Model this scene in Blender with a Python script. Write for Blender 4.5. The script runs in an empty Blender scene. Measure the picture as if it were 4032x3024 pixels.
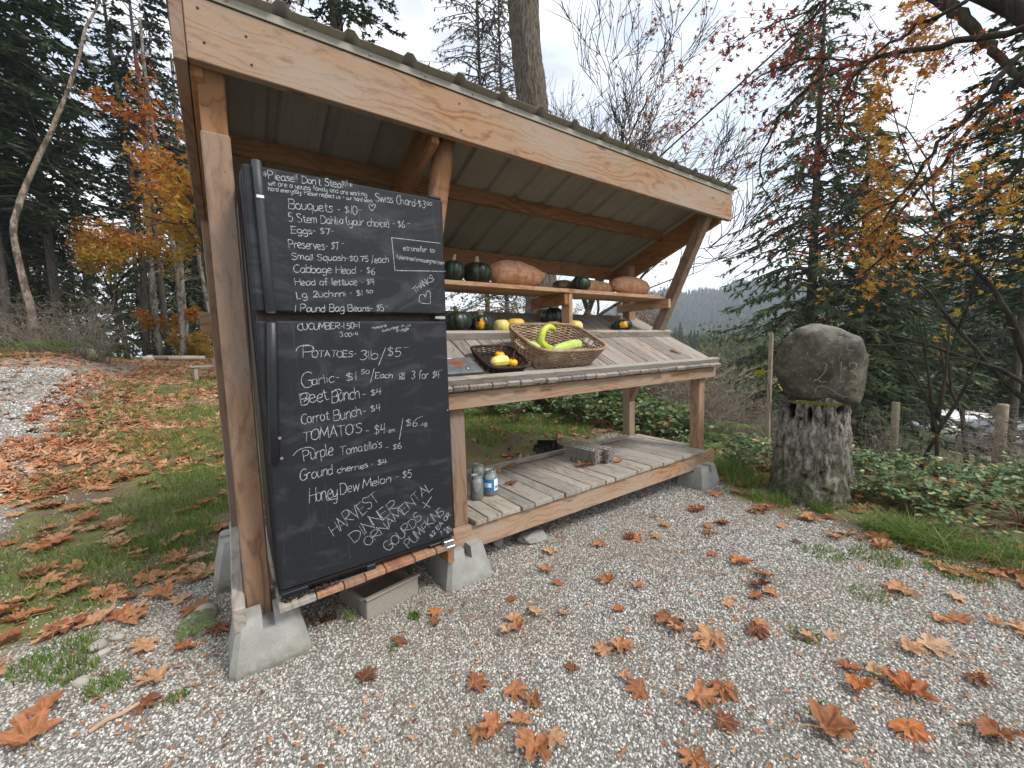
import bpy, bmesh, math, random
import numpy as np
from mathutils import Vector, Matrix, noise as mnoise
R = math.radians
SC = bpy.context.scene
COL = SC.collection
rng = np.random.default_rng(7)
random.seed(7)

# ------------------------------------------------------------------ camera
CAM = Vector((-.9568, -1.941, 1.0054))
yaw, pit, rol = R(35.0352), R(5.5542), R(-1.5848)
fwd = Vector((math.sin(yaw)*math.cos(pit), math.cos(yaw)*math.cos(pit), -math.sin(pit)))
rt = Vector((math.cos(yaw), -math.sin(yaw), 0)); up = rt.cross(fwd)
cr, cu = rt*math.cos(rol)+up*math.sin(rol), -rt*math.sin(rol)+up*math.cos(rol)
cd = bpy.data.cameras.new('camera'); cam = bpy.data.objects.new('camera', cd); COL.objects.link(cam)
cam.matrix_world = Matrix(((cr.x, cu.x, -fwd.x, CAM.x), (cr.y, cu.y, -fwd.y, CAM.y), (cr.z, cu.z, -fwd.z, CAM.z), (0, 0, 0, 1)))
cd.sensor_width = 36; cd.lens = 36*1600.82/4032; cd.clip_start = .02; cd.clip_end = 3000
SC.camera = cam

# ------------------------------------------------------------------ sky, sun, exposure
W = bpy.data.worlds.new('World'); SC.world = W; W.use_nodes = True
nt = W.node_tree; nt.nodes.clear()
SUN_EL, SUN_AZ = R(48), R(150)
def N(t, ty, **k):
    n = t.nodes.new(ty)
    for a, v in k.items():
        if a.startswith('i_'): n.inputs[a[2:].replace('_', ' ')].default_value = v
        else: setattr(n, a, v)
    return n
sky = N(nt, 'ShaderNodeTexSky', sky_type='NISHITA', sun_disc=False, sun_elevation=SUN_EL, sun_rotation=SUN_AZ, air_density=1.0, dust_density=2.0)
tc = N(nt, 'ShaderNodeTexCoord'); mp = N(nt, 'ShaderNodeMapping'); mp.inputs['Scale'].default_value = (1.3, 1.3, 3.2)
mp.inputs['Location'].default_value = (3.1, 1.2, .4)
no = N(nt, 'ShaderNodeTexNoise', i_Scale=1.6, i_Detail=7.0, i_Roughness=.55, i_Distortion=.3)
ra = N(nt, 'ShaderNodeValToRGB'); ra.color_ramp.elements[0].position = .40; ra.color_ramp.elements[0].color = (.5, .5, .5, 1)
ra.color_ramp.elements[1].position = .58; ra.color_ramp.elements[1].color = (1, 1, 1, 1)
no2 = N(nt, 'ShaderNodeTexNoise', i_Scale=4.0, i_Detail=6.0, i_Roughness=.6)
ra2 = N(nt, 'ShaderNodeValToRGB'); ra2.color_ramp.elements[0].position = .3; ra2.color_ramp.elements[0].color = (5.4, 5.7, 6.1, 1)
ra2.color_ramp.elements[1].position = .65; ra2.color_ramp.elements[1].color = (7.3, 7.3, 7.3, 1)
mx = N(nt, 'ShaderNodeMix', data_type='RGBA'); bg = N(nt, 'ShaderNodeBackground', i_Strength=.10); ow = N(nt, 'ShaderNodeOutputWorld')
L = nt.links.new
L(tc.outputs['Generated'], mp.inputs['Vector']); L(mp.outputs[0], no.inputs['Vector']); L(mp.outputs[0], no2.inputs['Vector'])
L(no.outputs['Fac'], ra.inputs[0]); L(no2.outputs['Fac'], ra2.inputs[0])
L(ra.outputs[0], mx.inputs['Factor']); L(sky.outputs[0], mx.inputs[6]); L(ra2.outputs[0], mx.inputs[7])
L(mx.outputs[2], bg.inputs['Color']); L(bg.outputs[0], ow.inputs[0])
sd = bpy.data.lights.new('sun', 'SUN'); sd.energy = 1.5; sd.angle = R(14); sd.color = (1, .965, .91)
so = bpy.data.objects.new('sun', sd); COL.objects.link(so)
sdir = Vector((math.sin(SUN_AZ)*math.cos(SUN_EL), math.cos(SUN_AZ)*math.cos(SUN_EL), math.sin(SUN_EL)))
so.rotation_euler = sdir.to_track_quat('Z', 'Y').to_euler()
SC.view_settings.view_transform = 'Standard'; SC.view_settings.look = 'None'
SC.view_settings.exposure = 1.22; SC.view_settings.gamma = 1; SC.view_settings.use_curve_mapping = False
SC.render.engine = 'CYCLES'
try:
    SC.cycles.volume_bounces = 1; SC.cycles.max_bounces = 8; SC.cycles.transparent_max_bounces = 12
    SC.cycles.use_denoising = True
except Exception: pass

# ------------------------------------------------------------------ material helpers
class Mat:
    def __init__(s, name, rough=.8, spec=.3):
        s.m = bpy.data.materials.new(name); s.m.use_nodes = True; s.t = s.m.node_tree
        s.b = s.t.nodes['Principled BSDF']; s.b.inputs['Roughness'].default_value = rough
        s.b.inputs['Specular IOR Level'].default_value = spec; s.o = s.t.nodes['Material Output']
    def n(s, ty, **k): return N(s.t, ty, **k)
    def l(s, a, b): s.t.links.new(a, b)
    def noise(s, vec, scale, detail=4, rough=.55, dist=0):
        n = s.n('ShaderNodeTexNoise', i_Scale=scale, i_Detail=detail, i_Roughness=rough, i_Distortion=dist)
        if vec is not None: s.l(vec, n.inputs['Vector'])
        return n.outputs['Fac']
    def ramp(s, fac, stops, interp='LINEAR'):
        r = s.n('ShaderNodeValToRGB'); r.color_ramp.interpolation = interp; e = r.color_ramp.elements
        while len(e) < len(stops): e.new(.5)
        for k, (p, c) in enumerate(stops):
            e[k].position = p; e[k].color = tuple(c)+(1,) if hasattr(c, '__len__') else (c, c, c, 1)
        s.l(fac, r.inputs[0]); return r.outputs[0]
    def mix(s, fac, a, b, mode='MIX'):
        m = s.n('ShaderNodeMix', data_type='RGBA', blend_type=mode)
        for v, i in ((fac, 0), (a, 6), (b, 7)):
            if hasattr(v, 'links'): s.l(v, m.inputs[i])
            elif i == 0: m.inputs[0].default_value = v
            else: m.inputs[i].default_value = tuple(v)+(1,) if hasattr(v, '__len__') else (v, v, v, 1)
        return m.outputs[2]
    def math(s, op, a, b=0, c=0, clamp=False):
        m = s.n('ShaderNodeMath', operation=op, use_clamp=clamp)
        for k, v in enumerate((a, b, c)):
            if hasattr(v, 'links'): s.l(v, m.inputs[k])
            else: m.inputs[k].default_value = v
        return m.outputs[0]
    def attr(s, name, out='Vector', ty='GEOMETRY'):
        return s.n('ShaderNodeAttribute', attribute_name=name, attribute_type=ty).outputs[out]
    def obj(s): return s.n('ShaderNodeTexCoord').outputs['Object']
    def pos(s): return s.n('ShaderNodeNewGeometry').outputs['Position']
    def rnd(s): return s.n('ShaderNodeObjectInfo').outputs['Random']
    def scale(s, vec, x, y, z, loc=(0, 0, 0)):
        m = s.n('ShaderNodeMapping'); m.inputs['Scale'].default_value = (x, y, z); m.inputs['Location'].default_value = loc
        s.l(vec, m.inputs['Vector']); return m.outputs[0]
    def bump(s, h, strength=.3, dist=.01):
        b = s.n('ShaderNodeBump', i_Strength=strength, i_Distance=dist); s.l(h, b.inputs['Height']); s.l(b.outputs[0], s.b.inputs['Normal'])
    def col(s, c):
        if hasattr(c, 'links'): s.l(c, s.b.inputs['Base Color'])
        else: s.b.inputs['Base Color'].default_value = tuple(c)+(1,)
    def translucent(s, c, fac=.3):
        tr = s.n('ShaderNodeBsdfTranslucent'); s.l(c, tr.inputs[0]) if hasattr(c, 'links') else None
        ms = s.n('ShaderNodeMixShader'); ms.inputs[0].default_value = fac
        s.l(s.b.outputs[0], ms.inputs[1]); s.l(tr.outputs[0], ms.inputs[2]); s.l(ms.outputs[0], s.o.inputs[0])

def wood(name, c1, c2, grey, greyf, knots=.55, moss=0.0, rough=.85):
    """grain follows the attribute gr = (along, across, through) in metres plus an offset per board"""
    m = Mat(name, rough, .2); g = m.attr('gr'); r = m.rnd()
    d = m.noise(m.scale(g, 2.2, 7, 7), 1.0, 3, .5)
    sx = m.n('ShaderNodeSeparateXYZ'); m.l(g, sx.inputs[0])
    ring = m.math('MULTIPLY_ADD', sx.outputs[1], 120, m.math('MULTIPLY', d, 46))
    ring = m.math('ADD', ring, m.math('MULTIPLY', sx.outputs[2], 55))
    rg = m.math('MULTIPLY_ADD', m.math('SINE', ring), .5, .5)
    rg = m.math('POWER', rg, 3.0)
    fib = m.noise(m.scale(g, 10, 420, 420), 1.0, 4, .65)
    fleck = m.noise(m.scale(g, 45, 240, 240), 1.0, 3, .6)
    big = m.noise(m.scale(g, 1.4, 5, 5), 1.0, 4, .6)
    base = m.mix(m.math('MULTIPLY', rg, .75), c1, tuple(x*.72 for x in c2))
    base = m.mix(m.ramp(fib, [(.35, 0), (.7, 1)]), base, m.mix(.5, base, c2), 'MIX')
    gm = m.ramp(m.math('ADD', m.math('MULTIPLY', big, .75), m.math('MULTIPLY', fleck, .35)), [(.44, 0), (.64, 1)])
    base = m.mix(m.math('MULTIPLY', gm, greyf), base, grey)
    # knots
    v = m.n('ShaderNodeTexVoronoi', feature='F1', i_Scale=1.0, i_Randomness=1.0); m.l(m.scale(g, 2.1, 7.5, 7.5), v.inputs['Vector'])
    kn = m.ramp(v.outputs['Distance'], [(.06, 1), (.11, 0)])
    base = m.mix(m.math('MULTIPLY', kn, knots), base, tuple(x*.28 for x in c2))
    # dark specks and drip stains
    sp = m.ramp(m.noise(m.scale(g, 60, 130, 130), 1.0, 2, .5), [(.70, 0), (.76, 1)])
    base = m.mix(m.math('MULTIPLY', sp, .65), base, (.06, .045, .035))
    if moss:
        mo = m.ramp(m.noise(m.scale(g, 4, 9, 9), 1.0, 5, .7), [(.55, 0), (.72, 1)])
        base = m.mix(m.math('MULTIPLY', mo, moss), base, (.10, .12, .055))
    hv = m.n('ShaderNodeHueSaturation'); m.l(m.math('MULTIPLY_ADD', r, .42, .80), hv.inputs['Value']); m.l(base, hv.inputs['Color'])
    m.l(m.math('MULTIPLY_ADD', r, .16, .92), hv.inputs['Saturation'])
    m.col(hv.outputs[0])
    h = m.math('ADD', m.math('MULTIPLY', fib, .6), m.math('MULTIPLY', rg, .5))
    m.bump(h, .35, .0025)
    return m.m
W_FASCIA = wood('fir_sawn_pale', (.335, .195, .105), (.19, .095, .045), (.29, .23, .18), .9, .6)
W_POST = wood('fir_post_weathered', (.265, .155, .092), (.155, .085, .048), (.25, .195, .155), .85, .7)
W_WARM = wood('fir_sheltered_warm', (.29, .145, .070), (.185, .085, .038), (.28, .165, .095), .5, .6)
W_RIM = wood('fir_rim_board', (.31, .195, .12), (.185, .105, .06), (.275, .22, .175), .85, .7)
W_GREY = wood('decking_grey', (.33, .28, .225), (.16, .13, .10), (.29, .275, .25), .85, .5, .6)
W_TABLE = wood('cedar_grey_table', (.31, .25, .21), (.13, .10, .085), (.27, .255, .24), .85, .45, .2)
W_RED = wood('platform_ends', (.36, .17, .085), (.24, .10, .05), (.33, .24, .17), .5, .3)
W_SHELF = wood('shelf_plank', (.44, .27, .16), (.31, .165, .085), (.36, .29, .22), .35, .6)

def simple(name, c, rough=.7, spec=.3, var=.25, scale=20, bump=0, metal=0, per_obj=0.0, c2=None):
    m = Mat(name, rough, spec); p = m.obj(); f = m.noise(p, scale, 5, .6)
    c2 = c2 or tuple(min(1, x*(1+var)) for x in c)
    k = m.mix(m.ramp(f, [(.3, 0), (.7, 1)]), tuple(x*(1-var) for x in c), c2)
    if per_obj:
        hv = m.n('ShaderNodeHueSaturation'); m.l(m.math('MULTIPLY_ADD', m.rnd(), per_obj, 1-per_obj/2), hv.inputs['Value']); m.l(k, hv.inputs['Color']); k = hv.outputs[0]
    m.col(k); m.b.inputs['Metallic'].default_value = metal
    if bump: m.bump(f, .5, bump)
    return m.m

# ------------------------------------------------------------------ mesh helpers
class MB:
    """collects arrays of vertices and faces; build() links them as ONE mesh object"""
    def __init__(s): s.v = []; s.f = []; s.n = 0; s.a = {}; s.mi = []
    def add(s, v, f, mi=0, **attrs):
        v = np.asarray(v, dtype=np.float32).reshape(-1, 3); s.v.append(v)
        fs = f if isinstance(f, list) and len(f) and isinstance(f[0], np.ndarray) and f[0].ndim == 2 else [np.asarray(q, dtype=np.int32) for q in _group(f)]
        for q in fs: s.f.append(q.astype(np.int32)+s.n); s.mi.append((len(q), mi))
        for k, a in attrs.items(): s.a.setdefault(k, []).append((s.n, np.asarray(a, dtype=np.float32)))
        s.n += len(v); return s
    def mesh(s, name, mats, smooth=False):
        me = bpy.data.meshes.new(name)
        if s.n:
            v = np.concatenate(s.v); me.vertices.add(len(v)); me.vertices.foreach_set('co', v.ravel())
            loops = np.concatenate([q.ravel() for q in s.f]); tot = np.concatenate([np.full(len(q), q.shape[1], np.int32) for q in s.f])
            st = np.zeros(len(tot), np.int32); st[1:] = np.cumsum(tot)[:-1]
            me.loops.add(len(loops)); me.loops.foreach_set('vertex_index', loops.astype(np.int32))
            me.polygons.add(len(tot)); me.polygons.foreach_set('loop_start', st)
            try: me.polygons.foreach_set('loop_total', tot)
            except Exception: pass
            mi = np.concatenate([np.full(n, m, np.int32) for n, m in s.mi]); me.polygons.foreach_set('material_index', mi)
            me.polygons.foreach_set('use_smooth', np.full(len(tot), smooth, bool))
            me.update(calc_edges=True); me.validate()
            for k, lst in s.a.items():
                d = lst[0][1].ndim
                if d == 1:
                    arr = np.zeros(len(v), np.float32)
                    for o, a in lst: arr[o:o+len(a)] = a
                    at = me.attributes.new(k, 'FLOAT', 'POINT'); at.data.foreach_set('value', arr)
                else:
                    arr = np.zeros((len(v), 3), np.float32)
                    for o, a in lst: arr[o:o+len(a)] = a
                    at = me.attributes.new(k, 'FLOAT_VECTOR', 'POINT'); at.data.foreach_set('vector', arr.ravel())
        for m in (mats if isinstance(mats, (list, tuple)) else [mats]): me.materials.append(m)
        return me
    def build(s, name, mats, parent=None, smooth=False, **kw):
        return link(name, s.mesh(name, mats, smooth), parent, **kw)
def _group(f):
    d = {}
    for q in f: d.setdefault(len(q), []).append(q)
    return list(d.values())
def link(name, me, parent=None, loc=None, rot=None, kind=None, label=None):
    o = bpy.data.objects.new(name, me); COL.objects.link(o)
    if parent is not None:
        o.parent = parent
        if parent.get('_w'): o.matrix_parent_inverse = Matrix.Translation(-parent.location)
    if loc is not None: o.location = loc
    if rot is not None: o.rotation_euler = rot
    if kind: o['kind'] = kind
    if label: o['label'] = label
    return o
def thing(name, label, cat, loc=(0, 0, 0), rot=(0, 0, 0), group=None, world=False):
    """an Empty at the base of a thing; world=True: its parts are written in world coordinates"""
    o = bpy.data.objects.new(name, None); COL.objects.link(o); o.location = loc; o.rotation_euler = rot
    o.empty_display_size = .1; o['label'] = label; o['category'] = cat
    if group: o['group'] = group
    if world: o['_w'] = 1
    return o
def tag(o, label, cat, group=None):
    o['label'] = label; o['category'] = cat
    if group: o['group'] = group
    return o
def copy_tree(o, parent=None):
    c = o.copy(); COL.objects.link(c)
    if parent is not None: c.parent = parent
    for ch in list(o.children): copy_tree(ch, c)
    return c
def boxv(o, ex, ey, ez):
    o, ex, ey, ez = map(np.array, (o, ex, ey, ez))
    v = np.array([o+ex*i+ey*j+ez*k for k in (0, 1) for j in (0, 1) for i in (0, 1)])
    f = [(0, 2, 3, 1), (4, 5, 7, 6), (0, 1, 5, 4), (2, 6, 7, 3), (0, 4, 6, 2), (1, 3, 7, 5)]
    if np.dot(np.cross(ex, ey), ez) < 0: f = [q[::-1] for q in f]
    return v, f
def bevbox(o, ex, ey, ez, b=.0025):
    """box with chamfered edges: 24 vertices"""
    o, E = np.array(o, float), [np.array(e, float) for e in (ex, ey, ez)]
    if np.dot(np.cross(E[0], E[1]), E[2]) < 0: o = o+E[2]; E[2] = -E[2]
    Ls = [np.linalg.norm(e) for e in E]; b = min(b, min(Ls)*.3)
    V = []; idx = {}
    for c in range(8):
        s = [(c >> k) & 1 for k in range(3)]
        for ax in range(3):
            p = o.copy()
            for k in range(3):
                t = s[k]
                if k != ax: t = s[k]+(b/Ls[k])*(1-2*s[k])
                p = p+E[k]*t
            idx[(c, ax)] = len(V); V.append(p)
    F = []
    for ax in range(3):
        a1, a2 = (ax+1) % 3, (ax+2) % 3
        for sd in (0, 1):
            q = [idx[((sd << ax) | (i << a1) | (j << a2), ax)] for i, j in ((0, 0), (1, 0), (1, 1), (0, 1))]
            F.append(q if sd else q[::-1])
    for ax in range(3):
        a1, a2 = (ax+1) % 3, (ax+2) % 3
        for i in (0, 1):
            for j in (0, 1):
                c0 = (i << a1) | (j << a2); c1 = c0 | (1 << ax)
                q = [idx[(c0, a1)], idx[(c1, a1)], idx[(c1, a2)], idx[(c0, a2)]]
                F.append(q if (i ^ j) else q[::-1])
    for c in range(8):
        q = [idx[(c, 0)], idx[(c, 1)], idx[(c, 2)]]; par = bin(c).count('1') & 1
        F.append(q if par else q[::-1])
    return np.array(V), F
def board_mb(o, ex, ey, ez, bev=.0025, mb=None, warp=0.0, seg=1):
    ex, ey, ez = (np.array(e, float) for e in (ex, ey, ez))
    E = [ex, ey, ez]; Ls = [np.linalg.norm(e) for e in E]; od = np.argsort(Ls)[::-1]
    v, f = bevbox(o, ex, ey, ez, bev)
    rel = v-np.array(o, float); off = rng.random(3)*(40, 9, 9)
    g = np.stack([rel@(E[k]/Ls[k]) for k in od], 1)+off
    if warp: v = v+(rng.random(3)-.5)*warp
    mb = mb or MB(); mb.add(v, f, gr=g); return mb
def board(name, o, ex, ey, ez, mat, parent, bev=.0025, warp=0.0, label=None, kind=None):
    return board_mb(o, ex, ey, ez, bev, None, warp).build(name, mat, parent, label=label, kind=kind)
def tube(P, rad, n=6, cap=True, twist=0):
    P = np.asarray(P, float); m = len(P); rad = np.broadcast_to(np.asarray(rad, float), (m,))
    T = np.gradient(P, axis=0); T /= np.linalg.norm(T, axis=1)[:, None]+1e-9
    ref = np.array([0, 0, 1.]) if abs(T[0][2]) < .9 else np.array([1., 0, 0])
    V = []; a = ref-T[0]*(ref@T[0]); a /= np.linalg.norm(a)
    th = np.linspace(0, 2*np.pi, n, endpoint=False)
    for k in range(m):
        a = a-T[k]*(a@T[k]); a /= np.linalg.norm(a)+1e-9; b = np.cross(T[k], a)
        V.append(P[k]+rad[k]*(np.cos(th)[:, None]*a+np.sin(th)[:, None]*b))
    V = np.concatenate(V); i = np.arange(n); j = (i+1) % n
    F = np.concatenate([np.stack([k*n+i, k*n+j, (k+1)*n+j, (k+1)*n+i], 1) for k in range(m-1)])
    fs = [F.astype(np.int32)]
    if cap and n > 2:
        fs += [np.array([list(range(n))[::-1]], np.int32), np.array([list(range((m-1)*n, m*n))], np.int32)]
    return V, fs
def catmull(P, n=4):
    P = np.asarray(P, float)
    if len(P) < 3: return P
    Q = np.vstack([2*P[0]-P[1], P, 2*P[-1]-P[-2]]); out = []
    for k in range(1, len(Q)-2):
        for t in np.arange(n)/n:
            out.append(.5*((2*Q[k])+(Q[k+1]-Q[k-1])*t+(2*Q[k-1]-5*Q[k]+4*Q[k+1]-Q[k+2])*t*t+(3*Q[k]-Q[k-1]-3*Q[k+1]+Q[k+2])*t**3))
    out.append(P[-1]); return np.array(out)
def revolve(prof, n=32, fn=None):
    """prof: list of (radius, z) bottom to top; fn(theta, r, z) -> r multiplier"""
    th = np.linspace(0, 2*np.pi, n, endpoint=False); V = []
    for r, z in prof:
        rr = r*(fn(th, r, z) if fn else 1)*np.ones(n); V.append(np.stack([rr*np.cos(th), rr*np.sin(th), np.full(n, z)], 1))
    V = np.concatenate(V); i = np.arange(n); j = (i+1) % n
    F = np.concatenate([np.stack([k*n+i, k*n+j, (k+1)*n+j, (k+1)*n+i], 1) for k in range(len(prof)-1)])
    return V, [F.astype(np.int32)]
def rotm(ax, a):
    return np.array(Matrix.Rotation(a, 3, ax))
def vnoise(P, s=1.0, seed=0):
    P = np.asarray(P)
    return np.array([mnoise.noise(Vector((float(p[0])*s+seed, float(p[1])*s, float(p[2])*s))) for p in P])
def scatter(tmpl, faces, C, Rm, S, extra=None):
    """copies of a template: C (N,3) centres, Rm (N,3,3), S (N,) or (N,3) scale"""
    N_, k = len(C), len(tmpl); S = np.asarray(S); S = S[:, None, None] if S.ndim == 1 else S[:, None, :]
    V = np.einsum('nij,nkj->nki', Rm, tmpl[None]*S)+C[:, None, :]
    fs = []
    for q in _group(faces):
        q = np.array(q, np.int32); fs.append((q[None]+(np.arange(N_)*k)[:, None, None]).reshape(-1, q.shape[1]).astype(np.int32))
    return V.reshape(-1, 3), fs
def basis(X, roll):
    """rotation matrices with local x along X and the sheet normal rolled"""
    X = X/(np.linalg.norm(X, axis=1)[:, None]+1e-9); up_ = np.tile([0, 0, 1.], (len(X), 1)); up_[np.abs(X[:, 2]) > .95] = (1, 0, 0)
    Y = np.cross(up_, X); Y /= np.linalg.norm(Y, axis=1)[:, None]; Z = np.cross(X, Y)
    c, s_ = np.cos(roll)[:, None], np.sin(roll)[:, None]; Y2 = Y*c+Z*s_; Z2 = -Y*s_+Z*c
    return np.stack([X, Y2, Z2], 2)
# ------------------------------------------------------------------ terrain height
def sstep(a, b, x):
    t = np.clip((x-a)/(b-a), 0, 1); return t*t*(3-2*t)
def ground_h(x, y, fine=True):
    x = np.asarray(x, float); y = np.asarray(y, float)
    dx, dy = x+.957, y+1.941; D = np.hypot(dx, dy); az = np.degrees(np.arctan2(dx, dy))
    xs = np.clip(x, -4, 3); z = -.27-.02*xs
    wl = sstep(20, 2, az)*sstep(-150, -60, az)                 # uphill side, left and behind
    z = z+wl*(.052*np.clip(D-4.2, 0, 21)-.16*np.clip(D-27, 0, 60))
    z = z+wl*.55*sstep(-8, -14, az)*sstep(7, 12, D)*sstep(60, 30, D)          # leafy bank beside the drive
    # low bank with a cut face behind the stand
    wb = sstep(2, 10, az)*sstep(58, 48, az)
    z = z+wb*(.23*sstep(4.55+.1*np.sin(x*5), 4.8+.1*np.sin(x*5), D)*sstep(60, 50, az) - .16*np.clip(D-9, 0, 60))
    # the valley side to the right
    wr = sstep(50, 66, az)*sstep(175, 130, az)
    z = z+wr*(.08*np.exp(-((D-4.3)/.6)**2)-.26*np.clip(D-5.2, 0, 15)-.02*np.clip(D-24, 0, 300))
    if fine:
        z = z+.012*np.sin(x*2.3+1)*np.sin(y*1.9)+.006*np.sin(x*7.1+y*3)*np.cos(y*6.3)
    return z
def gz(x, y): return float(ground_h(x, y))

# ------------------------------------------------------------------ the farm stand
ST = thing('farm_stand', 'open wooden farm stand with a sloping metal roof and slanted produce table', 'farm stand', (.85, 0, -.27), world=True)
def rafter_z(y): return 2.019-.367*(y+.06)
b = board
# fascia and eave
o_ = b('fascia_board', (-.982, -.06, 2.034), (3.74, 0, -.006), (0, .038, 0), (0, 0, .216), W_FASCIA, ST, .003)
b('barge_board', (-1.022, -.064, 2.02), (0, .93, -.367*.93), (.038, 0, 0), (0, 0, .215), W_POST, ST)
for x in (-.980, -.045, 2.62):
    b('rafter', (x, -.018, rafter_z(-.018)), (0, 1.235, -.367*1.235), (.038, 0, 0), (0, 0, .212), W_WARM, ST)
b('purlin', (-.94, .53, 1.972), (.893, 0, 0), (0, .04, 0), (0, 0, .088), W_WARM, ST)
b('purlin', (-.005, .53, 1.972), (2.623, 0, 0), (0, .04, 0), (0, 0, .088), W_WARM, ST)
b('header_beam', (-.98, 1.22, 1.70), (3.64, 0, .0), (0, .038, 0), (0, 0, .10), W_WARM, ST)
b('header_beam', (-.94, 1.176, 1.69), (3.56, 0, .0), (0, .038, 0), (0, 0, .13), W_WARM, ST)
# leaning members (4x4), rear posts, front posts
def lean(x, mat, w=.09):
    top, bot = 2.10, .31
    f = lambda z: .03+.487*(1.955-z)
    b('leaning_post', (x, f(bot), bot), (0, f(top)-f(bot), top-bot), (w, 0, 0), (0, .098, 0), mat, ST, .006)
lean(-.965+.002, W_WARM, .086); lean(2.4585, W_POST, .083)
# the middle leaning post is a round-edged log-like timber
v_, f_ = tube([(.062, .86, .33), (.062, .49, 1.09), (.062, .045, 2.10)], .056, 14)
g_ = np.stack([v_[:, 2], np.arctan2(v_[:, 1], v_[:, 0])*.05, v_[:, 1]*0+3], 1)
MB().add(v_, f_, gr=g_).build('leaning_post', W_WARM, ST, True, label='round-edged middle leaning post behind the fridge')
b('rear_post', (-1.005, .80, -.13), (0, 0, 1.93), (.09, 0, 0), (0, .09, 0), W_POST, ST, .004)
b('rear_post', (2.455, .80, -.13), (0, 0, 1.90), (.09, 0, 0), (0, .09, 0), W_POST, ST, .004)
b('rear_post', (.02, .872, -.13), (0, 0, 1.90), (.09, 0, 0), (0, .09, 0), W_WARM, ST, .004)
b('front_post', (-.967, -.005, -.15), (0, 0, 1.975), (.092, 0, 0), (0, .088, 0), W_POST, ST, .006, label='weathered front post at the left of the fridge')
b('post_top', (-.962, .052, 1.83), (0, -.02, .205), (.084, 0, 0), (0, .04, 0), W_WARM, ST)
b('front_post', (.014, .040, -.17), (0, 0, .83), (.09, 0, 0), (0, .088, 0), W_RIM, ST, .004)
b('front_post', (2.461, .040, -.18), (0, 0, .84), (.09, 0, 0), (0, .088, 0), W_POST, ST, .004)
# deck
b('rim_board', (-.012, 0, -.138), (2.665, 0, 0), (0, .037, 0), (0, 0, .136), W_RIM, ST, .003)
b('rear_rim_board', (.0, .745, -.15), (2.6, 0, 0), (0, .037, 0), (0, 0, .12), W_GREY, ST)
for x in (.11, 1.25, 2.42): b('joist', (x, .04, -.14), (0, .70, 0), (.038, 0, 0), (0, 0, .132), W_WARM, ST)
ds = [(.108, .193), (.193, .294), (.294, .435), (.435, .536), (.536, .687), (.687, .79), (.79, .937), (.937, 1.03), (1.03, 1.18), (1.18, 1.278), (1.278, 1.43), (1.43, 1.532), (1.532, 1.70), (1.70, 1.853), (1.853, 2.01), (2.01, 2.12), (2.12, 2.26), (2.26, 2.40), (2.40, 2.458), (2.458, 2.555)]
for k, (a, c) in enumerate(ds):
    y0 = -.022+rng.normal()*.003+(.12 if k == 19 else 0)
    b('deck_board', (a+.004, y0, .0), (c-a-.008, 0, 0), (rng.normal()*.002, .765-y0+rng.normal()*.006, 0), (0, 0, .029+rng.normal()*.001), W_GREY, ST, .003, .002)
b('deck_rail', (.40, .70, .031), (1.90, -.012, 0), (0, .034, 0), (0, 0, .034), W_GREY, ST)
# slanted table: z = .8115 + .5095 y on top
TS = .5095; ty = lambda y: .8115+TS*y
nrm = np.array([0, -TS, 1])/math.hypot(1, TS); slo = np.array([0, 1, TS])/math.hypot(1, TS)
b('table_apron', (-.03, .0, .664), (2.687, 0, .0), (0, .037, 0), (0, 0, .089), W_RIM, ST, .003)
b('table_rail', (-1.055, .905, 1.112), (3.62, 0, 0), (0, .038, 0), (0, 0, .118), W_POST, ST)
for x in (.01, 1.19, 2.40):
    b('table_joist', np.array((x, .045, ty(.045)-.120)), slo*.99, (.038, 0, 0), nrm*.082, W_POST, ST)
ts = [-.09, .0, .099, .244, .346, .439, .537, .639, .734, .846, .969, 1.068, 1.168, 1.296, 1.384, 1.532, 1.632, 1.752, 1.871, 1.991, 2.11, 2.226, 2.35, 2.481, 2.648]
for k in range(len(ts)-1):
    a, c = ts[k]+.003, ts[k+1]-.003; e = rng.normal()*.006
    p = np.array((a, -.048+e*.8, ty(-.048+e*.8)))-nrm*.026
    b('table_plank', p, (c-a, 0, 0), slo*(1.075-e)+np.array((rng.normal()*.001, 0, 0)), nrm*(.026+rng.normal()*.0008), W_TABLE, ST, .003, .001)
b('table_cleat', np.array((-.05, -.030, ty(-.030)))+nrm*.001, (2.695, 0, 0), slo*.038, nrm*.036, W_GREY, ST)
b('table_cleat', np.array((.12, .452, ty(.452)))+nrm*.001, (2.515, 0, 0), slo*.040, nrm*.052, W_GREY, ST)
# shelf
b('shelf_board', (.05, .375, 1.386), (2.40, 0, 0), (0, .155, 0), (0, 0, .029), W_SHELF, ST)
b('shelf_board', (.05, .536, 1.386), (2.39, 0, 0), (0, .165, 0), (0, 0, .029), W_SHELF, ST)
b('shelf_leg', (1.229, .385, 1.045), (.038, 0, 0), (0, .088, 0), (0, 0, .341), W_SHELF, ST)
b('shelf_leg', (1.229, .69, 1.165), (.038, 0, 0), (0, .088, 0), (0, 0, .125), W_WARM, ST)
b('shelf_bearer', (1.189, .39, 1.297), (.038, 0, 0), (0, .42, 0), (0, 0, .087), W_WARM, ST)
b('shelf_bearer', (2.415, .325, 1.303), (.038, 0, 0), (0, .61, 0), (0, 0, .082), W_SHELF, ST)
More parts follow.
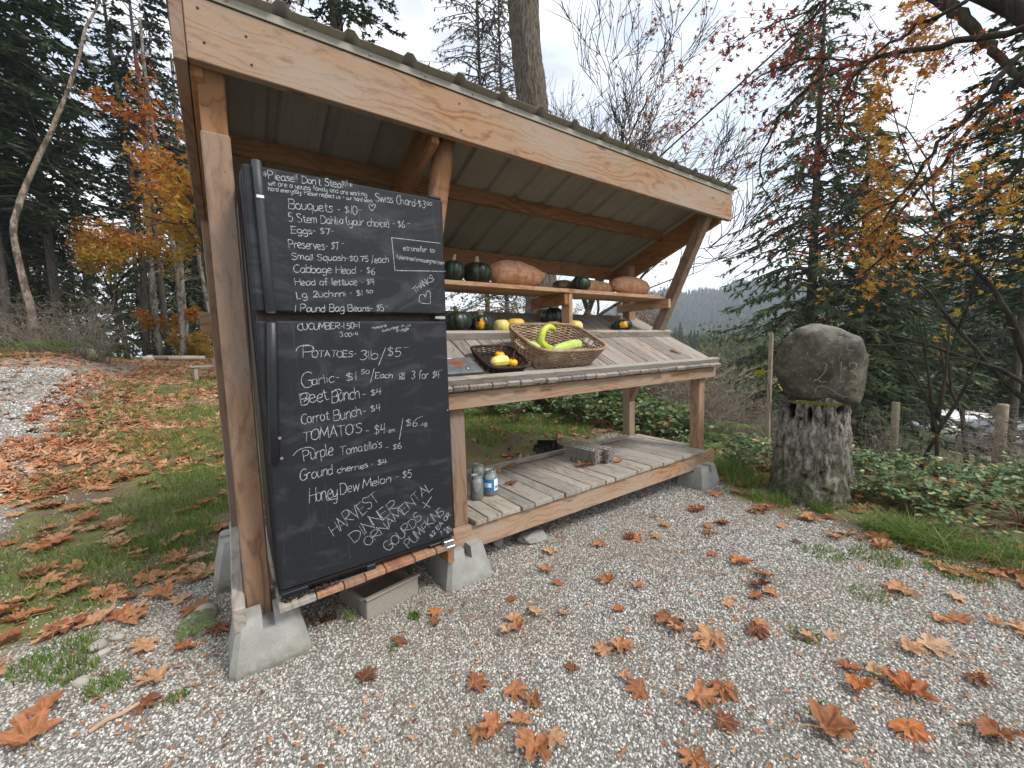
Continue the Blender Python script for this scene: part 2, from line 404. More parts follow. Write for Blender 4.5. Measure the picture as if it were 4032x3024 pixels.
# fridge platform
b('sill_board', (-1.012, -.105, -.082), (.0, 1.02, 0), (.044, 0, 0), (0, 0, .100), W_GREY, ST, .005)
b('platform_joist', (-.86, -.10, -.115), (.0, .85, 0), (.038, 0, 0), (0, 0, .085), W_WARM, ST)
b('platform_joist', (-.10, -.10, -.115), (.0, .85, 0), (.038, 0, 0), (0, 0, .085), W_WARM, ST)
b('platform_cross', (-.965, .70, -.115), (.95, 0, 0), (0, .038, 0), (0, 0, .085), W_WARM, ST)
px_ = [-.862, -.725, -.617, -.527, -.437, -.299, -.19, -.06]
for k in range(7):
    b('platform_board', (px_[k]+.002, -.168+rng.normal()*.002, -.026+.004*k), (px_[k+1]-px_[k]-.004, 0, .003), (0, .92, 0), (0, 0, .024), W_GREY if k in (0,) else W_RED, ST)
# metal roof in four sheets
m_ = Mat('roof_steel_olive', .62, .35); p_ = m_.obj()
nn = m_.noise(m_.scale(p_, 1.5, 1.5, 1.5), 2, 5, .6)
cc = m_.mix(m_.ramp(nn, [(.35, 0), (.7, 1)]), (.235, .22, .18), (.30, .28, .235))
str_ = m_.noise(m_.scale(p_, 40, 2, 2), 1, 4, .6); cc = m_.mix(m_.ramp(str_, [(.55, 0), (.8, .35)]), cc, (.075, .06, .045))
m_.col(cc); ROOF = m_.m
def rz(y): return 2.281-.367*(y+.06)
def ribprof(x):      # height of the profile above the pan
    d = abs(((x+.68)/.2548+.5) % 1-.5)*.2548
    h = .024*min(1, max(0, (.032-d)/.018))
    for q in (.085, .17):
        e = abs(((x+.68-q) % .2548)); h += .0035*max(0, 1-min(e, .2548-e)/.009)
    return h
edges = [-1.03, -.15, .75, 1.65, 2.785]
for k in range(4):
    a, c = edges[k]-(.02 if k else 0), edges[k+1]; xs = np.arange(a, c+.001, .0065); ys = [-.098, .3, .8, 1.30]; n_ = len(xs)
    V = []; hh = np.array([ribprof(x) for x in xs])+.0012*(k % 2)
    for lay in (0, 1):
        for y in ys:
            V += [(x, y, rz(y)+h+.0012*lay+.0015*math.sin(x*17+y*3)*(y < 0)) for x, h in zip(xs, hh)]
    F = []; m = len(ys)
    for lay in (0, 1):
        o = lay*n_*m
        for j in range(m-1):
            for i in range(n_-1):
                q = (o+j*n_+i, o+j*n_+i+1, o+(j+1)*n_+i+1, o+(j+1)*n_+i); F.append(q if lay else q[::-1])
    o = n_*m
    for i in range(n_-1): F.append((i, i+1, o+i+1, o+i))
    MB().add(V, F).build('roof_sheet', ROOF, ST, False)
b('eave_flashing', (-1.02, -.067, 2.251), (3.79, 0, -.006), (0, .006, 0), (0, 0, .031), ROOF, ST, .001)
MET = simple('zinc_screw', (.35, .34, .32), .4, .5, metal=.8); BLK = simple('nail_hole', (.02, .015, .012))
mb = MB()
for x, z in ((-.94, 2.21), (-.93, 2.10), (-.80, 2.17), (-.79, 2.075), (.09, 2.20), (.095, 2.075), (2.66, 2.19), (2.665, 2.08)):
    v, f = tube([(x, -.0595, z), (x, -.0620, z)], .0045, 8); mb.add(v, f)
mb.build('nail_heads', BLK, ST, kind='stuff')
mb = MB()
for x in np.arange(-.98, 2.78, .2548):
    for dz in (0,):
        v, f = tube([(x+.127, -.0735, 2.266-.0016*(x+.98)), (x+.127, -.0675, 2.266-.0016*(x+.98))], .004, 6); mb.add(v, f)
mb.build('flashing_screws', ROOF, ST, kind='stuff')
b('paper_tag', (.0, .13, rz(.13)-.004), (.055, 0, 0), (0, .035, -.0128), (0, 0, .001), simple('pale_tag', (.42, .38, .33)), ST)

# ------------------------------------------------------------------ pier blocks
mc = Mat('cast_concrete', .92, .2); pp = mc.obj()
c1 = mc.mix(mc.ramp(mc.noise(pp, 9, 6, .6), [(.3, 0), (.7, 1)]), (.25, .25, .235), (.37, .365, .345))
pz = mc.n('ShaderNodeSeparateXYZ'); mc.l(pp, pz.inputs[0])
al = mc.math('MULTIPLY', mc.ramp(pz.outputs[2], [(.0, .75), (.19, .0)]), mc.ramp(mc.noise(pp, 14, 5, .7), [(.38, 0), (.62, 1)]))
c1 = mc.mix(al, c1, (.15, .165, .10))
c1 = mc.mix(mc.math('MULTIPLY', mc.ramp(pz.outputs[2], [(.0, .85), (.075, .0)]), mc.ramp(mc.noise(pp, 45, 5, .7), [(.35, 0), (.6, 1)])), c1, (.12, .095, .065))
pit_ = mc.n('ShaderNodeTexVoronoi', i_Scale=160.0); mc.l(pp, pit_.inputs['Vector'])
c1 = mc.mix(mc.ramp(pit_.outputs['Distance'], [(.10, .35), (.25, 0)]), c1, (.16, .16, .15))
fine_ = mc.noise(pp, 220, 3, .6); c1 = mc.mix(mc.ramp(fine_, [(.35, .25), (.65, 0)]), c1, (.2, .2, .19))
mc.col(c1); mc.bump(mc.math('ADD', fine_, mc.noise(pp, 30, 3, .5)), .5, .004); CONC = mc.m
def pier_mesh():
    bm = bmesh.new(); B, T, H, h = .145, .103, .225, .165
    # outline rings of a tapered block with chamfered corners; a cross slot is cut in the top
    def ring(r, z, c):
        return [bm.verts.new((x, y, z)) for x, y in ((r, -r+c), (r, r-c), (r-c, r), (-r+c, r), (-r, r-c), (-r, -r+c), (-r+c, -r), (r-c, -r))]
    a = ring(B, -.06, .022); a1 = ring(B, .03, .022); c_ = ring(T, H, .018)
    for lo, hi in ((a, a1), (a1, c_)):
        for i in range(8): bm.faces.new((lo[i], lo[(i+1) % 8], hi[(i+1) % 8], hi[i]))
    bm.faces.new(a[::-1]); bm.faces.new(c_)
    # cut the slot: bisect planes and extrude the strip down
    s = .021
    for co, no_ in (((s, 0, 0), (1, 0, 0)), ((-s, 0, 0), (1, 0, 0)), ((0, s, 0), (0, 1, 0)), ((0, -s, 0), (0, 1, 0)), ((0, 0, h), (0, 0, 1))):
        bmesh.ops.bisect_plane(bm, geom=bm.verts[:]+bm.edges[:]+bm.faces[:], plane_co=co, plane_no=no_)
    dl = []
    for f in bm.faces:
        c = f.calc_center_median()
        if c.z > h and (abs(c.x) < s or abs(c.y) < s): dl.append(f)
    bmesh.ops.delete(bm, geom=dl, context='FACES')
    def q(*p): bm.faces.new([bm.verts.new(k) for k in p])
    W_ = lambda z: B+(T-B)*(z-.03)/(H-.03)
    w0, w1 = W_(h), T
    for sx in (-1, 1):
        for sy in (-1, 1):
            q((sx*s, sy*s, h), (sx*s, sy*w0, h), (sx*s, sy*w1, H), (sx*s, sy*s, H))
            q((sx*s, sy*s, h), (sx*w0, sy*s, h), (sx*w1, sy*s, H), (sx*s, sy*s, H))
    q((-w0, -s, h), (w0, -s, h), (w0, s, h), (-w0, s, h)); q((-s, -w0, h), (s, -w0, h), (s, -s, h), (-s, -s, h)); q((-s, s, h), (s, s, h), (s, w0, h), (-s, w0, h))
    bmesh.ops.remove_doubles(bm, verts=bm.verts[:], dist=.0005)
    bmesh.ops.recalc_face_normals(bm, faces=bm.faces[:])
    me = bpy.data.meshes.new('pier_block'); bm.to_mesh(me); bm.free(); me.materials.append(CONC); return me
pm = pier_mesh()
for x, y, z, r, s, lab in ((-.896, .004, -.262, 0, 1, 'grey concrete pier block under the front post left of the fridge'),
        (-.955, .765, -.235, 0, 1, 'greenish concrete pier block under the rear post beside the weathered sill'),
        (.034, .040, -.305, 0, 1, 'grey concrete pier block below the right bottom corner of the fridge'),
        (2.437, .022, -.322, 0, 1, 'grey concrete pier block under the right end of the deck'),
        (.06, .84, -.29, 0, 1, 'concrete pier block in the shade behind the fridge'), (2.5, .84, -.33, 0, 1, 'concrete pier block under the rear right post')):
    o = link('pier_block', pm, None, (x, y, z), (0, 0, R(r))); o.scale = (s, s, s*.99); tag(o, lab, 'pier block', 'concrete pier blocks under the stand')
# rubble below the deck
CR = simple('rubble', (.27, .26, .24), .95, .1, .3, 25, .004)
for k, (x, y, s) in enumerate(((.62, .10, .085), (.40, .22, .07))):
    bm = bmesh.new(); bmesh.ops.create_icosphere(bm, subdivisions=2, radius=1)
    for v in bm.verts: v.co *= 1+.35*mnoise.noise(v.co*1.3+Vector((k*9, 0, 0)))
    me = bpy.data.meshes.new('rubble'); bm.to_mesh(me); bm.free(); me.materials.append(CR)
    o = link('concrete_rubble', me, None, (x, y, gz(x, y)+.02), (.2, .1, k)); o.scale = (s*1.4, s*.7, s*.6)
    tag(o, ('broken flat chunk of concrete in the shade under the deck', 'smaller ribbed chunk of concrete under the deck beside the pier block')[k], 'rubble')
# ------------------------------------------------------------------ the fridge
FX = Vector((1, -.0082, .0064)).normalized(); FZ = Vector((-.0064, -.0332, 1)).normalized(); FY = FZ.cross(FX)
FR = bpy.data.objects.new('fridge', None); COL.objects.link(FR); O = Vector((-.8479, -.148, .0453))
FR.matrix_world = Matrix(((FX.x, FY.x, FZ.x, O.x), (FX.y, FY.y, FZ.y, O.y), (FX.z, FY.z, FZ.z, O.z), (0, 0, 0, 1)))
FR.empty_display_size = .1
tag(FR, 'old black fridge with a handwritten white chalk price list on its doors', 'fridge')
m = Mat('blackboard_door', .62, .28); p = m.obj()
sm = m.noise(m.scale(p, 2.2, 1, 5, (0, 0, 3)), 1.4, 6, .68, 1.6)
smear = m.ramp(sm, [(.50, 0), (.72, 1)])
st_ = m.noise(m.scale(p, 70, 1, 1.6), 1.0, 4, .6)
streak = m.math('MULTIPLY', m.ramp(st_, [(.60, 0), (.78, 1)]), m.ramp(m.noise(p, 3.5, 3, .5), [(.45, 0), (.62, 1)]))
dust = m.ramp(m.noise(p, 420, 2, .5), [(.62, 0), (.72, 1)])
zz = m.n('ShaderNodeSeparateXYZ'); m.l(p, zz.inputs[0]); low = m.ramp(zz.outputs[2], [(0, 1), (.42, .12)])
c = m.mix(m.math('MULTIPLY', smear, .62), (.0120, .0135, .0165), (.062, .069, .078))
c = m.mix(m.math('MULTIPLY', streak, .34), c, (.17, .185, .20))
c = m.mix(m.math('MULTIPLY', m.math('MULTIPLY', dust, low), .45), c, (.16, .165, .165)); m.col(c)
m.bump(m.noise(p, 900, 2, .5), .12, .0006); DOOR = m.m
PLB = simple('black_plastic', (.010, .011, .013), .42, .45, .2, 30); BODY = simple('fridge_side_black', (.012, .012, .014), .5, .4, .3, 12)
GASK = simple('gasket_brown', (.085, .062, .05), .7, .2, .3, 40); CHR = simple('worn_steel', (.45, .45, .44), .35, .5, metal=.9)
DIRT = simple('leaf_dirt', (.055, .04, .03), .95, .1, .5, 90, .003)
def fb(name, x0, x1, y0, y1, z0, z1, mat, par=FR, bev=.003, **k):
    v, f = bevbox((x0, y0, z0), (x1-x0, 0, 0), (0, y1-y0, 0), (0, 0, z1-z0), bev); return MB().add(v, f).build(name, mat, par, **k)
fb('body', -.004, .758, .072, .72, -.055, 1.612, BODY)
fb('door_gasket', .004, .752, .058, .0715, .012, 1.600, GASK, bev=.002)
ud = fb('upper_door', 0, .762, 0, .057, 1.103, 1.616, DOOR, bev=.008, label='freezer door above the gap')
ld = fb('lower_door', 0, .762, 0, .057, .006, 1.072, DOOR, bev=.008, label='tall lower door')
def sweep(name, pts, par, mat):           # handle: rounded strip with a C-shaped section
    mb = MB(); n = 9; V = []
    for (xa, xb, z, d) in pts:
        th = np.linspace(0, np.pi, n); cx, hw = (xa+xb)/2, (xb-xa)/2
        V.append(np.stack([cx-hw*np.cos(th), -d*np.sin(th)**.55-.0005, np.full(n, z)], 1))
    V = np.concatenate(V); m_ = len(pts); F = [(k*n+i, k*n+i+1, (k+1)*n+i+1, (k+1)*n+i) for k in range(m_-1) for i in range(n-1)]
    F += [tuple(range(n)), tuple(range((m_-1)*n, m_*n))[::-1]]
    return mb.add(V, F).build(name, mat, par, True)
HPL = simple('handle_plastic', (.026, .029, .034), .5, .4, .15, 30)
sweep('handle', [(.031, .060, 1.632, .012), (.030, .061, 1.626, .021), (.030, .062, 1.50, .024), (.031, .064, 1.30, .024), (.033, .066, 1.11, .022), (.033, .067, 1.100, .012)], ud, HPL)
sweep('handle', [(.031, .067, 1.070, .012), (.030, .067, 1.062, .022), (.020, .058, .90, .026), (.009, .046, .70, .026), (.001, .036, .545, .022), (.001, .035, .538, .010)], ld, PLB)
fb('badge', .035, .058, -.0262, -.0235, 1.499, 1.509, simple('badge_white', (.75, .76, .78), .4), ud, .001)
for z in (.633, .554):
    v, f = tube([(.040 if z > .6 else .041, -.024, z), (.040 if z > .6 else .041, -.0285, z)], .0055, 12); MB().add(v, f).build('screw', CHR, ld)
fb('top_hinge', .700, .756, .004, .085, 1.6165, 1.628, PLB); fb('middle_hinge', .706, .756, .002, .055, 1.083, 1.0955, CHR, bev=.001)
for (x, z) in ((.748, .65),): 
    v, f = tube([(x, -.0005, z), (x, -.004, z)], .004, 10); MB().add(v, f).build('plug', CHR, ld)
# kick grille with two long slots
mb = MB()
for x0, x1, z0, z1 in ((0, .758, -.012, .001), (0, .758, -.0465, -.037), (0, .10, -.037, -.012), (.335, .375, -.037, -.012), (.635, .758, -.037, -.012)):
    v, f = bevbox((x0, .012, z0), (x1-x0, 0, 0), (0, .03, 0), (0, 0, z1-z0), .002); mb.add(v, f)
mb.build('kick_grille', PLB, FR)
fb('bottom_hinge', .700, .752, -.018, .012, -.030, -.002, CHR, bev=.002); fb('hinge_foot', .712, .757, -.02, .02, -.054, -.032, CHR, bev=.002)
mb = MB()
C_ = np.stack([rng.uniform(0, .22, 130), rng.uniform(-.004, .02, 130), -.044+rng.uniform(0, .012, 130)], 1)
t_, tf = np.array([(-1, -.5, 0), (1, -.4, .1), (.7, .5, .3), (-.8, .5, 0)]), [(0, 1, 2, 3)]
v, f = scatter(t_, tf, C_, basis(rng.normal(size=(130, 3)), rng.uniform(0, 6, 130)), rng.uniform(.004, .010, 130)); mb.add(v, f).build('leaf_debris', DIRT, FR, kind='stuff')

# chalk lettering: a single-stroke hand, drawn as thin ribbons on the doors
G = {'A': (5.4, '0,0 2.5,8 2.5,8 5,0|1,3 4,3'), 'B': (5, '0,0 0,8|-.4,7.8 3,8 4,6.3 3,4.4 .2,4.2 .2,4.2 3.6,4 4.6,2 3,0 -.2,.2'), 'C': (5.2, '4.5,7 3,8 1,7 0,4 1,1 3,0 4.8,1'),
 'D': (5.4, '0,0 0,8|-.5,7.9 3,7.5 5,4 3,.5 -.2,0'), 'E': (4.6, '4,8 0,8 0,8 0,0 0,0 4,0|0,4.2 3.4,4.2'), 'G': (5.4, '4.6,7 3,8 1,7 0,4 1,.8 3,0 4.8,1.2 4.8,3.6 4.8,3.6 2.8,3.6'),
 'H': (5, '0,0 0,8|4.5,0 4.5,8|0,4 4.5,4.2'), 'I': (1.6, '.5,0 .5,8'), 'K': (4.8, '0,0 0,8|4,8 0,3.6 0,3.6 4.4,0'), 'L': (4.2, '0,8 0,0 0,0 3.6,0'),
 'M': (6.4, '0,0 .6,8 .6,8 2.8,2.5 2.8,2.5 5,8 5,8 5.8,0'), 'N': (5.2, '0,0 0,8 0,8 4.4,0 4.4,0 4.4,8'), 'O': (5.6, '2.5,8 .6,6.5 0,4 .8,1 2.6,0 4.4,1.2 5,4 4.2,7 2.5,8'),
 'P': (5, '0,0 0,8|-.2,7.8 3,8 4.4,6.2 3.2,4.2 0,3.8'), 'R': (5.2, '0,0 0,8|-.2,7.8 3,8 4.4,6.2 3.2,4.2 .2,3.9 .2,3.9 4.6,0'), 'S': (5, '4.2,7 2.6,8 .6,7.2 .8,5.2 3.6,3.6 4,1.6 2.2,0 0,1'),
 'T': (5.2, '-.4,8 5,8.2|2.3,8 2.3,0'), 'U': (5, '0,8 0,2.5 1.2,.2 3,.2 4.2,2.5 4.2,8'), 'V': (5.2, '0,8 2.3,0 2.3,0 4.6,8'),
 'a': (4.6, '3.4,4.4 2,5 .4,3.6 .2,1.4 1.6,0 3.2,1.4 3.5,4.6|3.5,4.8 3.5,1 4.2,0'), 'b': (4.2, '0,8 0,0|0,3 1.6,5 3.4,4 3.4,1.2 1.8,0 0,1'), 'c': (4, '3.4,4.2 2,5 .3,3.8 .1,1.4 1.5,0 3.4,.8'),
 'd': (4.3, '3.4,3.6 1.8,4.8 .2,3.4 .2,1.2 1.6,0 3.4,1.4|3.5,8 3.4,0'), 'e': (4.1, '.2,2.4 3.2,3 2.8,4.8 1.2,4.8 .1,3 .4,.8 2,0 3.6,.8'), 'f': (3.6, '3.2,7.4 2,8 1.3,6.6 1.3,0|0,4.6 2.8,4.6'),
 'g': (4.4, '3.4,4.4 1.8,5 .2,3.6 .3,1.4 1.8,.4 3.3,1.6 3.5,4.8|3.5,4.8 3.5,-1.4 2,-3 .2,-2.2'), 'h': (4.1, '0,8 0,0|0,3 1.6,5 3,4 3.2,0'), 'i': (1.5, '.2,5 .3,0|.3,6.8 .35,7.2'), 'j': (2, '1,5 .8,-2'),
 'k': (4, '0,8 0,0|2.8,5 0,2.2 0,2.2 3,0'), 'l': (1.5, '.3,8 .4,0'), 'm': (5.8, '0,5 0,0|0,3.4 1.2,5 2.2,4 2.3,0|2.3,3.4 3.6,5 4.6,4 4.8,0'), 'n': (4.1, '0,5 0,0|0,3.2 1.6,5 3,4 3.2,0'),
 'o': (4.3, '1.8,5 .3,3.8 .2,1.2 1.8,0 3.4,1.2 3.4,3.8 1.8,5'), 'p': (4.3, '0,5 0,-3|0,3.4 1.8,5 3.4,3.8 3.2,1 1.6,0 0,1'), 'q': (4.3, '3.4,4.4 1.8,5 .2,3.6 .3,1.4 1.8,.2 3.3,1.6|3.5,5 3.5,-3'),
 'r': (3.2, '0,5 0,0|0,3 1.2,4.8 2.6,4.8'), 's': (3.4, '2.8,4.4 1.4,5 .2,4 2.6,2 2.4,.4 1,0 0,.6'), 't': (3.4, '1.4,7 1.4,1 2.4,0 3.2,.4|0,5 3,5'), 'u': (4.1, '0,5 .2,1 1.4,0 3,1.4|3.2,5 3.2,0'),
 'v': (4, '0,5 1.6,0 1.6,0 3.4,5'), 'w': (5.6, '0,5 1,0 1,0 2.3,4 2.3,4 3.6,0 3.6,0 4.8,5'), 'y': (4.3, '0,5 .3,1.8 1.8,1 3.2,2.6|3.4,5 3.2,-1.4 1.8,-3 .2,-2.2'),
 '0': (4.4, '1.8,7.6 .4,6 .2,2 1.8,0 3.4,2 3.4,6 1.8,7.6'), '1': (2, '.6,7.6 .6,0'), '2': (4.4, '.2,6 1.4,7.6 3.2,7 3,4.6 0,.4 0,.4 3.8,.4'), '3': (4.3, '.2,7 2,7.8 3.4,6.4 2,4.4 2,4.4 3.6,2.4 2,0 0,.8'),
 '4': (4.4, '.8,7.8 .2,3.4 .2,3.4 3.8,3.6|2.8,7.8 2.6,0'), '5': (4.3, '3.4,7.6 .6,7.6 .6,7.6 .3,4.4 .3,4.4 2.4,4.6 3.4,2.6 2,0 0,.6'), '6': (4.3, '2.6,7.8 .6,4.6 .4,1.2 2,0 3.4,1.6 2.4,3.6 .5,2.6'),
 '7': (4.3, '0,7.4 3.4,7.6 3.4,7.6 1.6,0'), '$': (4.4, '3.4,6 1.8,6.8 .4,5.6 3,3.4 2.8,1.4 .2,1.2|1.8,8 1.6,0'), '-': (3, '.2,3.4 2.4,3.4'), '/': (3.2, '0,-1 2.6,8.4'), '!': (1.8, '.6,8 .5,2.4|.45,.4 .45,0'), "'": (1.3, '.4,8 .3,6.6'),
 '.': (1.6, '.4,.3 .5,0'), ',': (1.6, '.5,.3 .2,-1'), ':': (1.8, '.4,4.2 .45,3.8|.4,.8 .45,.4'), '*': (4.6, '1.8,7.6 1.8,2|0,6 3.8,3.4|3.8,6.2 0,3.2'), '=': (4, '0,4.4 3,4.5|0,2.2 3,2.3'), '+': (4.2, '1.6,6 1.6,1.4|0,3.6 3.4,3.7'),
 '(': (2.4, '1.8,8.4 .3,5.6 .3,2 1.8,-1'), ')': (2.4, '.1,8.4 1.5,5.6 1.5,2 .1,-1'), '@': (5.6, '3.2,3 2,3.6 1.6,2 3,1.6 3.2,3.4 3.6,1.2 4.8,2.4 4,5 1.8,5.2 .2,3 .8,.2 3,-.8'), ' ': (3, '')}
GK = {k: (w, [np.array([[float(q) for q in p.split(',')] for p in s.split()]) for s in st.split('|') if s]) for k, (w, st) in G.items()}
def ribbon(mb, P, w):
    P = np.asarray(P); 
    if len(P) < 2: return
    T = np.gradient(P, axis=0); T /= np.linalg.norm(T, axis=1)[:, None]+1e-9; Nn = np.stack([-T[:, 1], T[:, 0]], 1)
    ww = w*(.75+.5*rng.random(len(P)))[:, None]*.5; ww[0] *= .7; ww[-1] *= .6
    a, c_ = P+Nn*ww, P-Nn*ww; n = len(P)
    V = np.zeros((2*n, 3)); V[:n, 0], V[:n, 2] = a[:, 0], a[:, 1]; V[n:, 0], V[n:, 2] = c_[:, 0], c_[:, 1]; V[:, 1] = -.0009
    mb.add(V, [(n+i, n+i+1, i+1, i) for i in range(n-1)])
def write(mb, s, x0, y0, x1, y1, cap, w=.0034):
    W_ = sum(GK[ch][0] for ch in s)-.8; L_ = math.hypot(x1-x0, y1-y0); ux, uy = (x1-x0)/L_, (y1-y0)/L_; kx, ky = L_/W_, cap/8; cx = 0
    for ch in s:
        gw, sts = GK[ch]; jy = rng.normal()*.25; js = 1+rng.normal()*.05; sl = .06+rng.normal()*.05
        for st in sts:
            q = catmull(st, 4)*[1, js]+[0, jy]; q = q+rng.normal(size=q.shape)*.04
            X = (cx+q[:, 0]+q[:, 1]*sl*ky/kx)*kx; Y = q[:, 1]*ky
            ribbon(mb, np.stack([x0+ux*X-uy*Y, y0+uy*X+ux*Y], 1), w)
        cx += gw
m = Mat('chalk', .95, .05); p = m.obj(); cn = m.noise(p, 600, 2, .6)
m.col(m.mix(m.ramp(cn, [(.35, 0), (.6, 1)]), (.28, .31, .34), (.54, .58, .61))); m.l(m.ramp(m.noise(p, 420, 2, .6), [(.40, .35), (.56, 1)]), m.b.inputs['Alpha']); CHALK = m.m
TX=[
 ("*Please!! Don't Steal!!!*", 0.063, 1.575, 0.368, 1.591, 0.0272),
 ('we are a young family and are working', 0.077, 1.554, 0.424, 1.573, 0.0182),
 ('hard everyday. Please respect us + our hard work', 0.075, 1.536, 0.446, 1.553, 0.0155),
 ('Swiss Chard-$3', 0.457, 1.562, 0.676, 1.568, 0.0318),
 ('00', 0.684, 1.581, 0.707, 1.582, 0.0141),
 ('Bouquets - $10', 0.136, 1.484, 0.381, 1.496, 0.0346),
 ('-', 0.384, 1.508, 0.401, 1.511, 0.0166),
 ('5 Stem Dahlia (your choice) - $6', 0.134, 1.436, 0.578, 1.47, 0.0301),
 ('-', 0.586, 1.484, 0.602, 1.487, 0.0132),
 ('Eggs- $7', 0.138, 1.396, 0.272, 1.405, 0.0249),
 ('-', 0.277, 1.414, 0.287, 1.416, 0.0121),
 ('Preserves- $7', 0.127, 1.341, 0.302, 1.35, 0.0304),
 ('-', 0.312, 1.371, 0.323, 1.373, 0.0122),
 ('Small Squash-$0.75', 0.133, 1.299, 0.415, 1.315, 0.024),
 ('/each', 0.428, 1.312, 0.5, 1.318, 0.0272),
 ('Cabbage Head - $6', 0.135, 1.253, 0.439, 1.267, 0.0284),
 ('Head of lettuce - $4', 0.138, 1.205, 0.436, 1.223, 0.0259),
 ('Lg. 2uchinni - $1.', 0.14, 1.157, 0.392, 1.177, 0.025),
 ('50', 0.399, 1.186, 0.426, 1.189, 0.0139),
 ('1 Pound Bag Beans- $5', 0.127, 1.105, 0.469, 1.115, 0.0277),
 ('-', 0.475, 1.13, 0.485, 1.131, 0.0125),
 ('etransfer to:', 0.566, 1.377, 0.717, 1.38, 0.021),
 ('fallentreefarmssi@gmail.com', 0.534, 1.338, 0.758, 1.331, 0.017),
 ('THANKS!', 0.611, 1.196, 0.709, 1.261, 0.0268),
 ('CUCUMBER-1.50=1', 0.133, 1.037, 0.365, 1.043, 0.0254),
 ('3.00=4', 0.285, 1.008, 0.356, 1.011, 0.0183),
 ('*more', 0.415, 1.036, 0.477, 1.049, 0.0125),
 ('cucumber in', 0.457, 1.027, 0.553, 1.048, 0.0114),
 ('fridge...', 0.518, 1.023, 0.587, 1.038, 0.0126),
 ('P', 0.144, 0.929, 0.18, 0.928, 0.0479),
 ('OTATOES-', 0.175, 0.931, 0.342, 0.925, 0.0259),
 ('3lb', 0.357, 0.912, 0.43, 0.912, 0.0384),
 ('$5.', 0.472, 0.917, 0.544, 0.918, 0.0412),
 ('-', 0.546, 0.949, 0.567, 0.95, 0.019),
 ('G', 0.13, 0.814, 0.167, 0.815, 0.0631),
 ('arlic-', 0.167, 0.821, 0.269, 0.828, 0.0366),
 ('$1.', 0.294, 0.826, 0.355, 0.827, 0.038),
 ('50', 0.358, 0.852, 0.392, 0.852, 0.0191),
 ('Each', 0.417, 0.83, 0.49, 0.826, 0.0243),
 ('OR', 0.52, 0.828, 0.547, 0.828, 0.0168),
 ('3 for $4', 0.576, 0.815, 0.712, 0.807, 0.0357),
 ('-', 0.715, 0.837, 0.731, 0.839, 0.0153),
 ('Beet', 0.125, 0.745, 0.224, 0.757, 0.0494),
 ('Bunch', 0.237, 0.742, 0.347, 0.752, 0.0493),
 ('- $4', 0.358, 0.752, 0.439, 0.758, 0.0307),
 ('Carrot', 0.12, 0.67, 0.22, 0.677, 0.0392),
 ('Bunch', 0.24, 0.668, 0.349, 0.676, 0.0446),
 ('- $4', 0.356, 0.68, 0.432, 0.687, 0.0311),
 ("TOMATO'S", 0.119, 0.6, 0.345, 0.598, 0.0427),
 ('- $4', 0.36, 0.584, 0.447, 0.582, 0.0478),
 ('-sm', 0.449, 0.583, 0.489, 0.583, 0.0196),
 ('$6', 0.538, 0.597, 0.595, 0.595, 0.0376),
 ('-', 0.593, 0.618, 0.623, 0.626, 0.026),
 ('-lg', 0.607, 0.589, 0.642, 0.592, 0.0187),
 ('Purple', 0.119, 0.519, 0.226, 0.526, 0.0516),
 ("Tomatillo's", 0.254, 0.519, 0.425, 0.522, 0.0356),
 ('- $6', 0.442, 0.504, 0.515, 0.503, 0.0309),
 ('Ground', 0.098, 0.443, 0.22, 0.446, 0.0431),
 ('cherries', 0.238, 0.445, 0.361, 0.444, 0.0262),
 ('- $4', 0.374, 0.445, 0.444, 0.442, 0.027),
 ('Honey', 0.126, 0.342, 0.232, 0.343, 0.0628),
 ('Dew', 0.245, 0.352, 0.321, 0.355, 0.046),
 ('Melon', 0.335, 0.358, 0.458, 0.356, 0.0375),
 ('- $5', 0.479, 0.36, 0.556, 0.358, 0.0374),
 ('HARVEST', 0.208, 0.176, 0.405, 0.283, 0.0563),
 ('DINNER', 0.287, 0.121, 0.485, 0.229, 0.0495),
 ('ORNAMENTAL', 0.342, 0.084, 0.658, 0.28, 0.0429),
 ('GOURDS', 0.432, 0.03, 0.6, 0.144, 0.0495),
 ('PUMPKINS', 0.528, 0.015, 0.715, 0.14, 0.0476),
 ('$2 EA OR', 0.642, 0.03, 0.747, 0.122, 0.0229),
 ('3 for', 0.69, 0.031, 0.739, 0.057, 0.0193),
 ('$5', 0.725, 0.024, 0.754, 0.039, 0.0195),
]
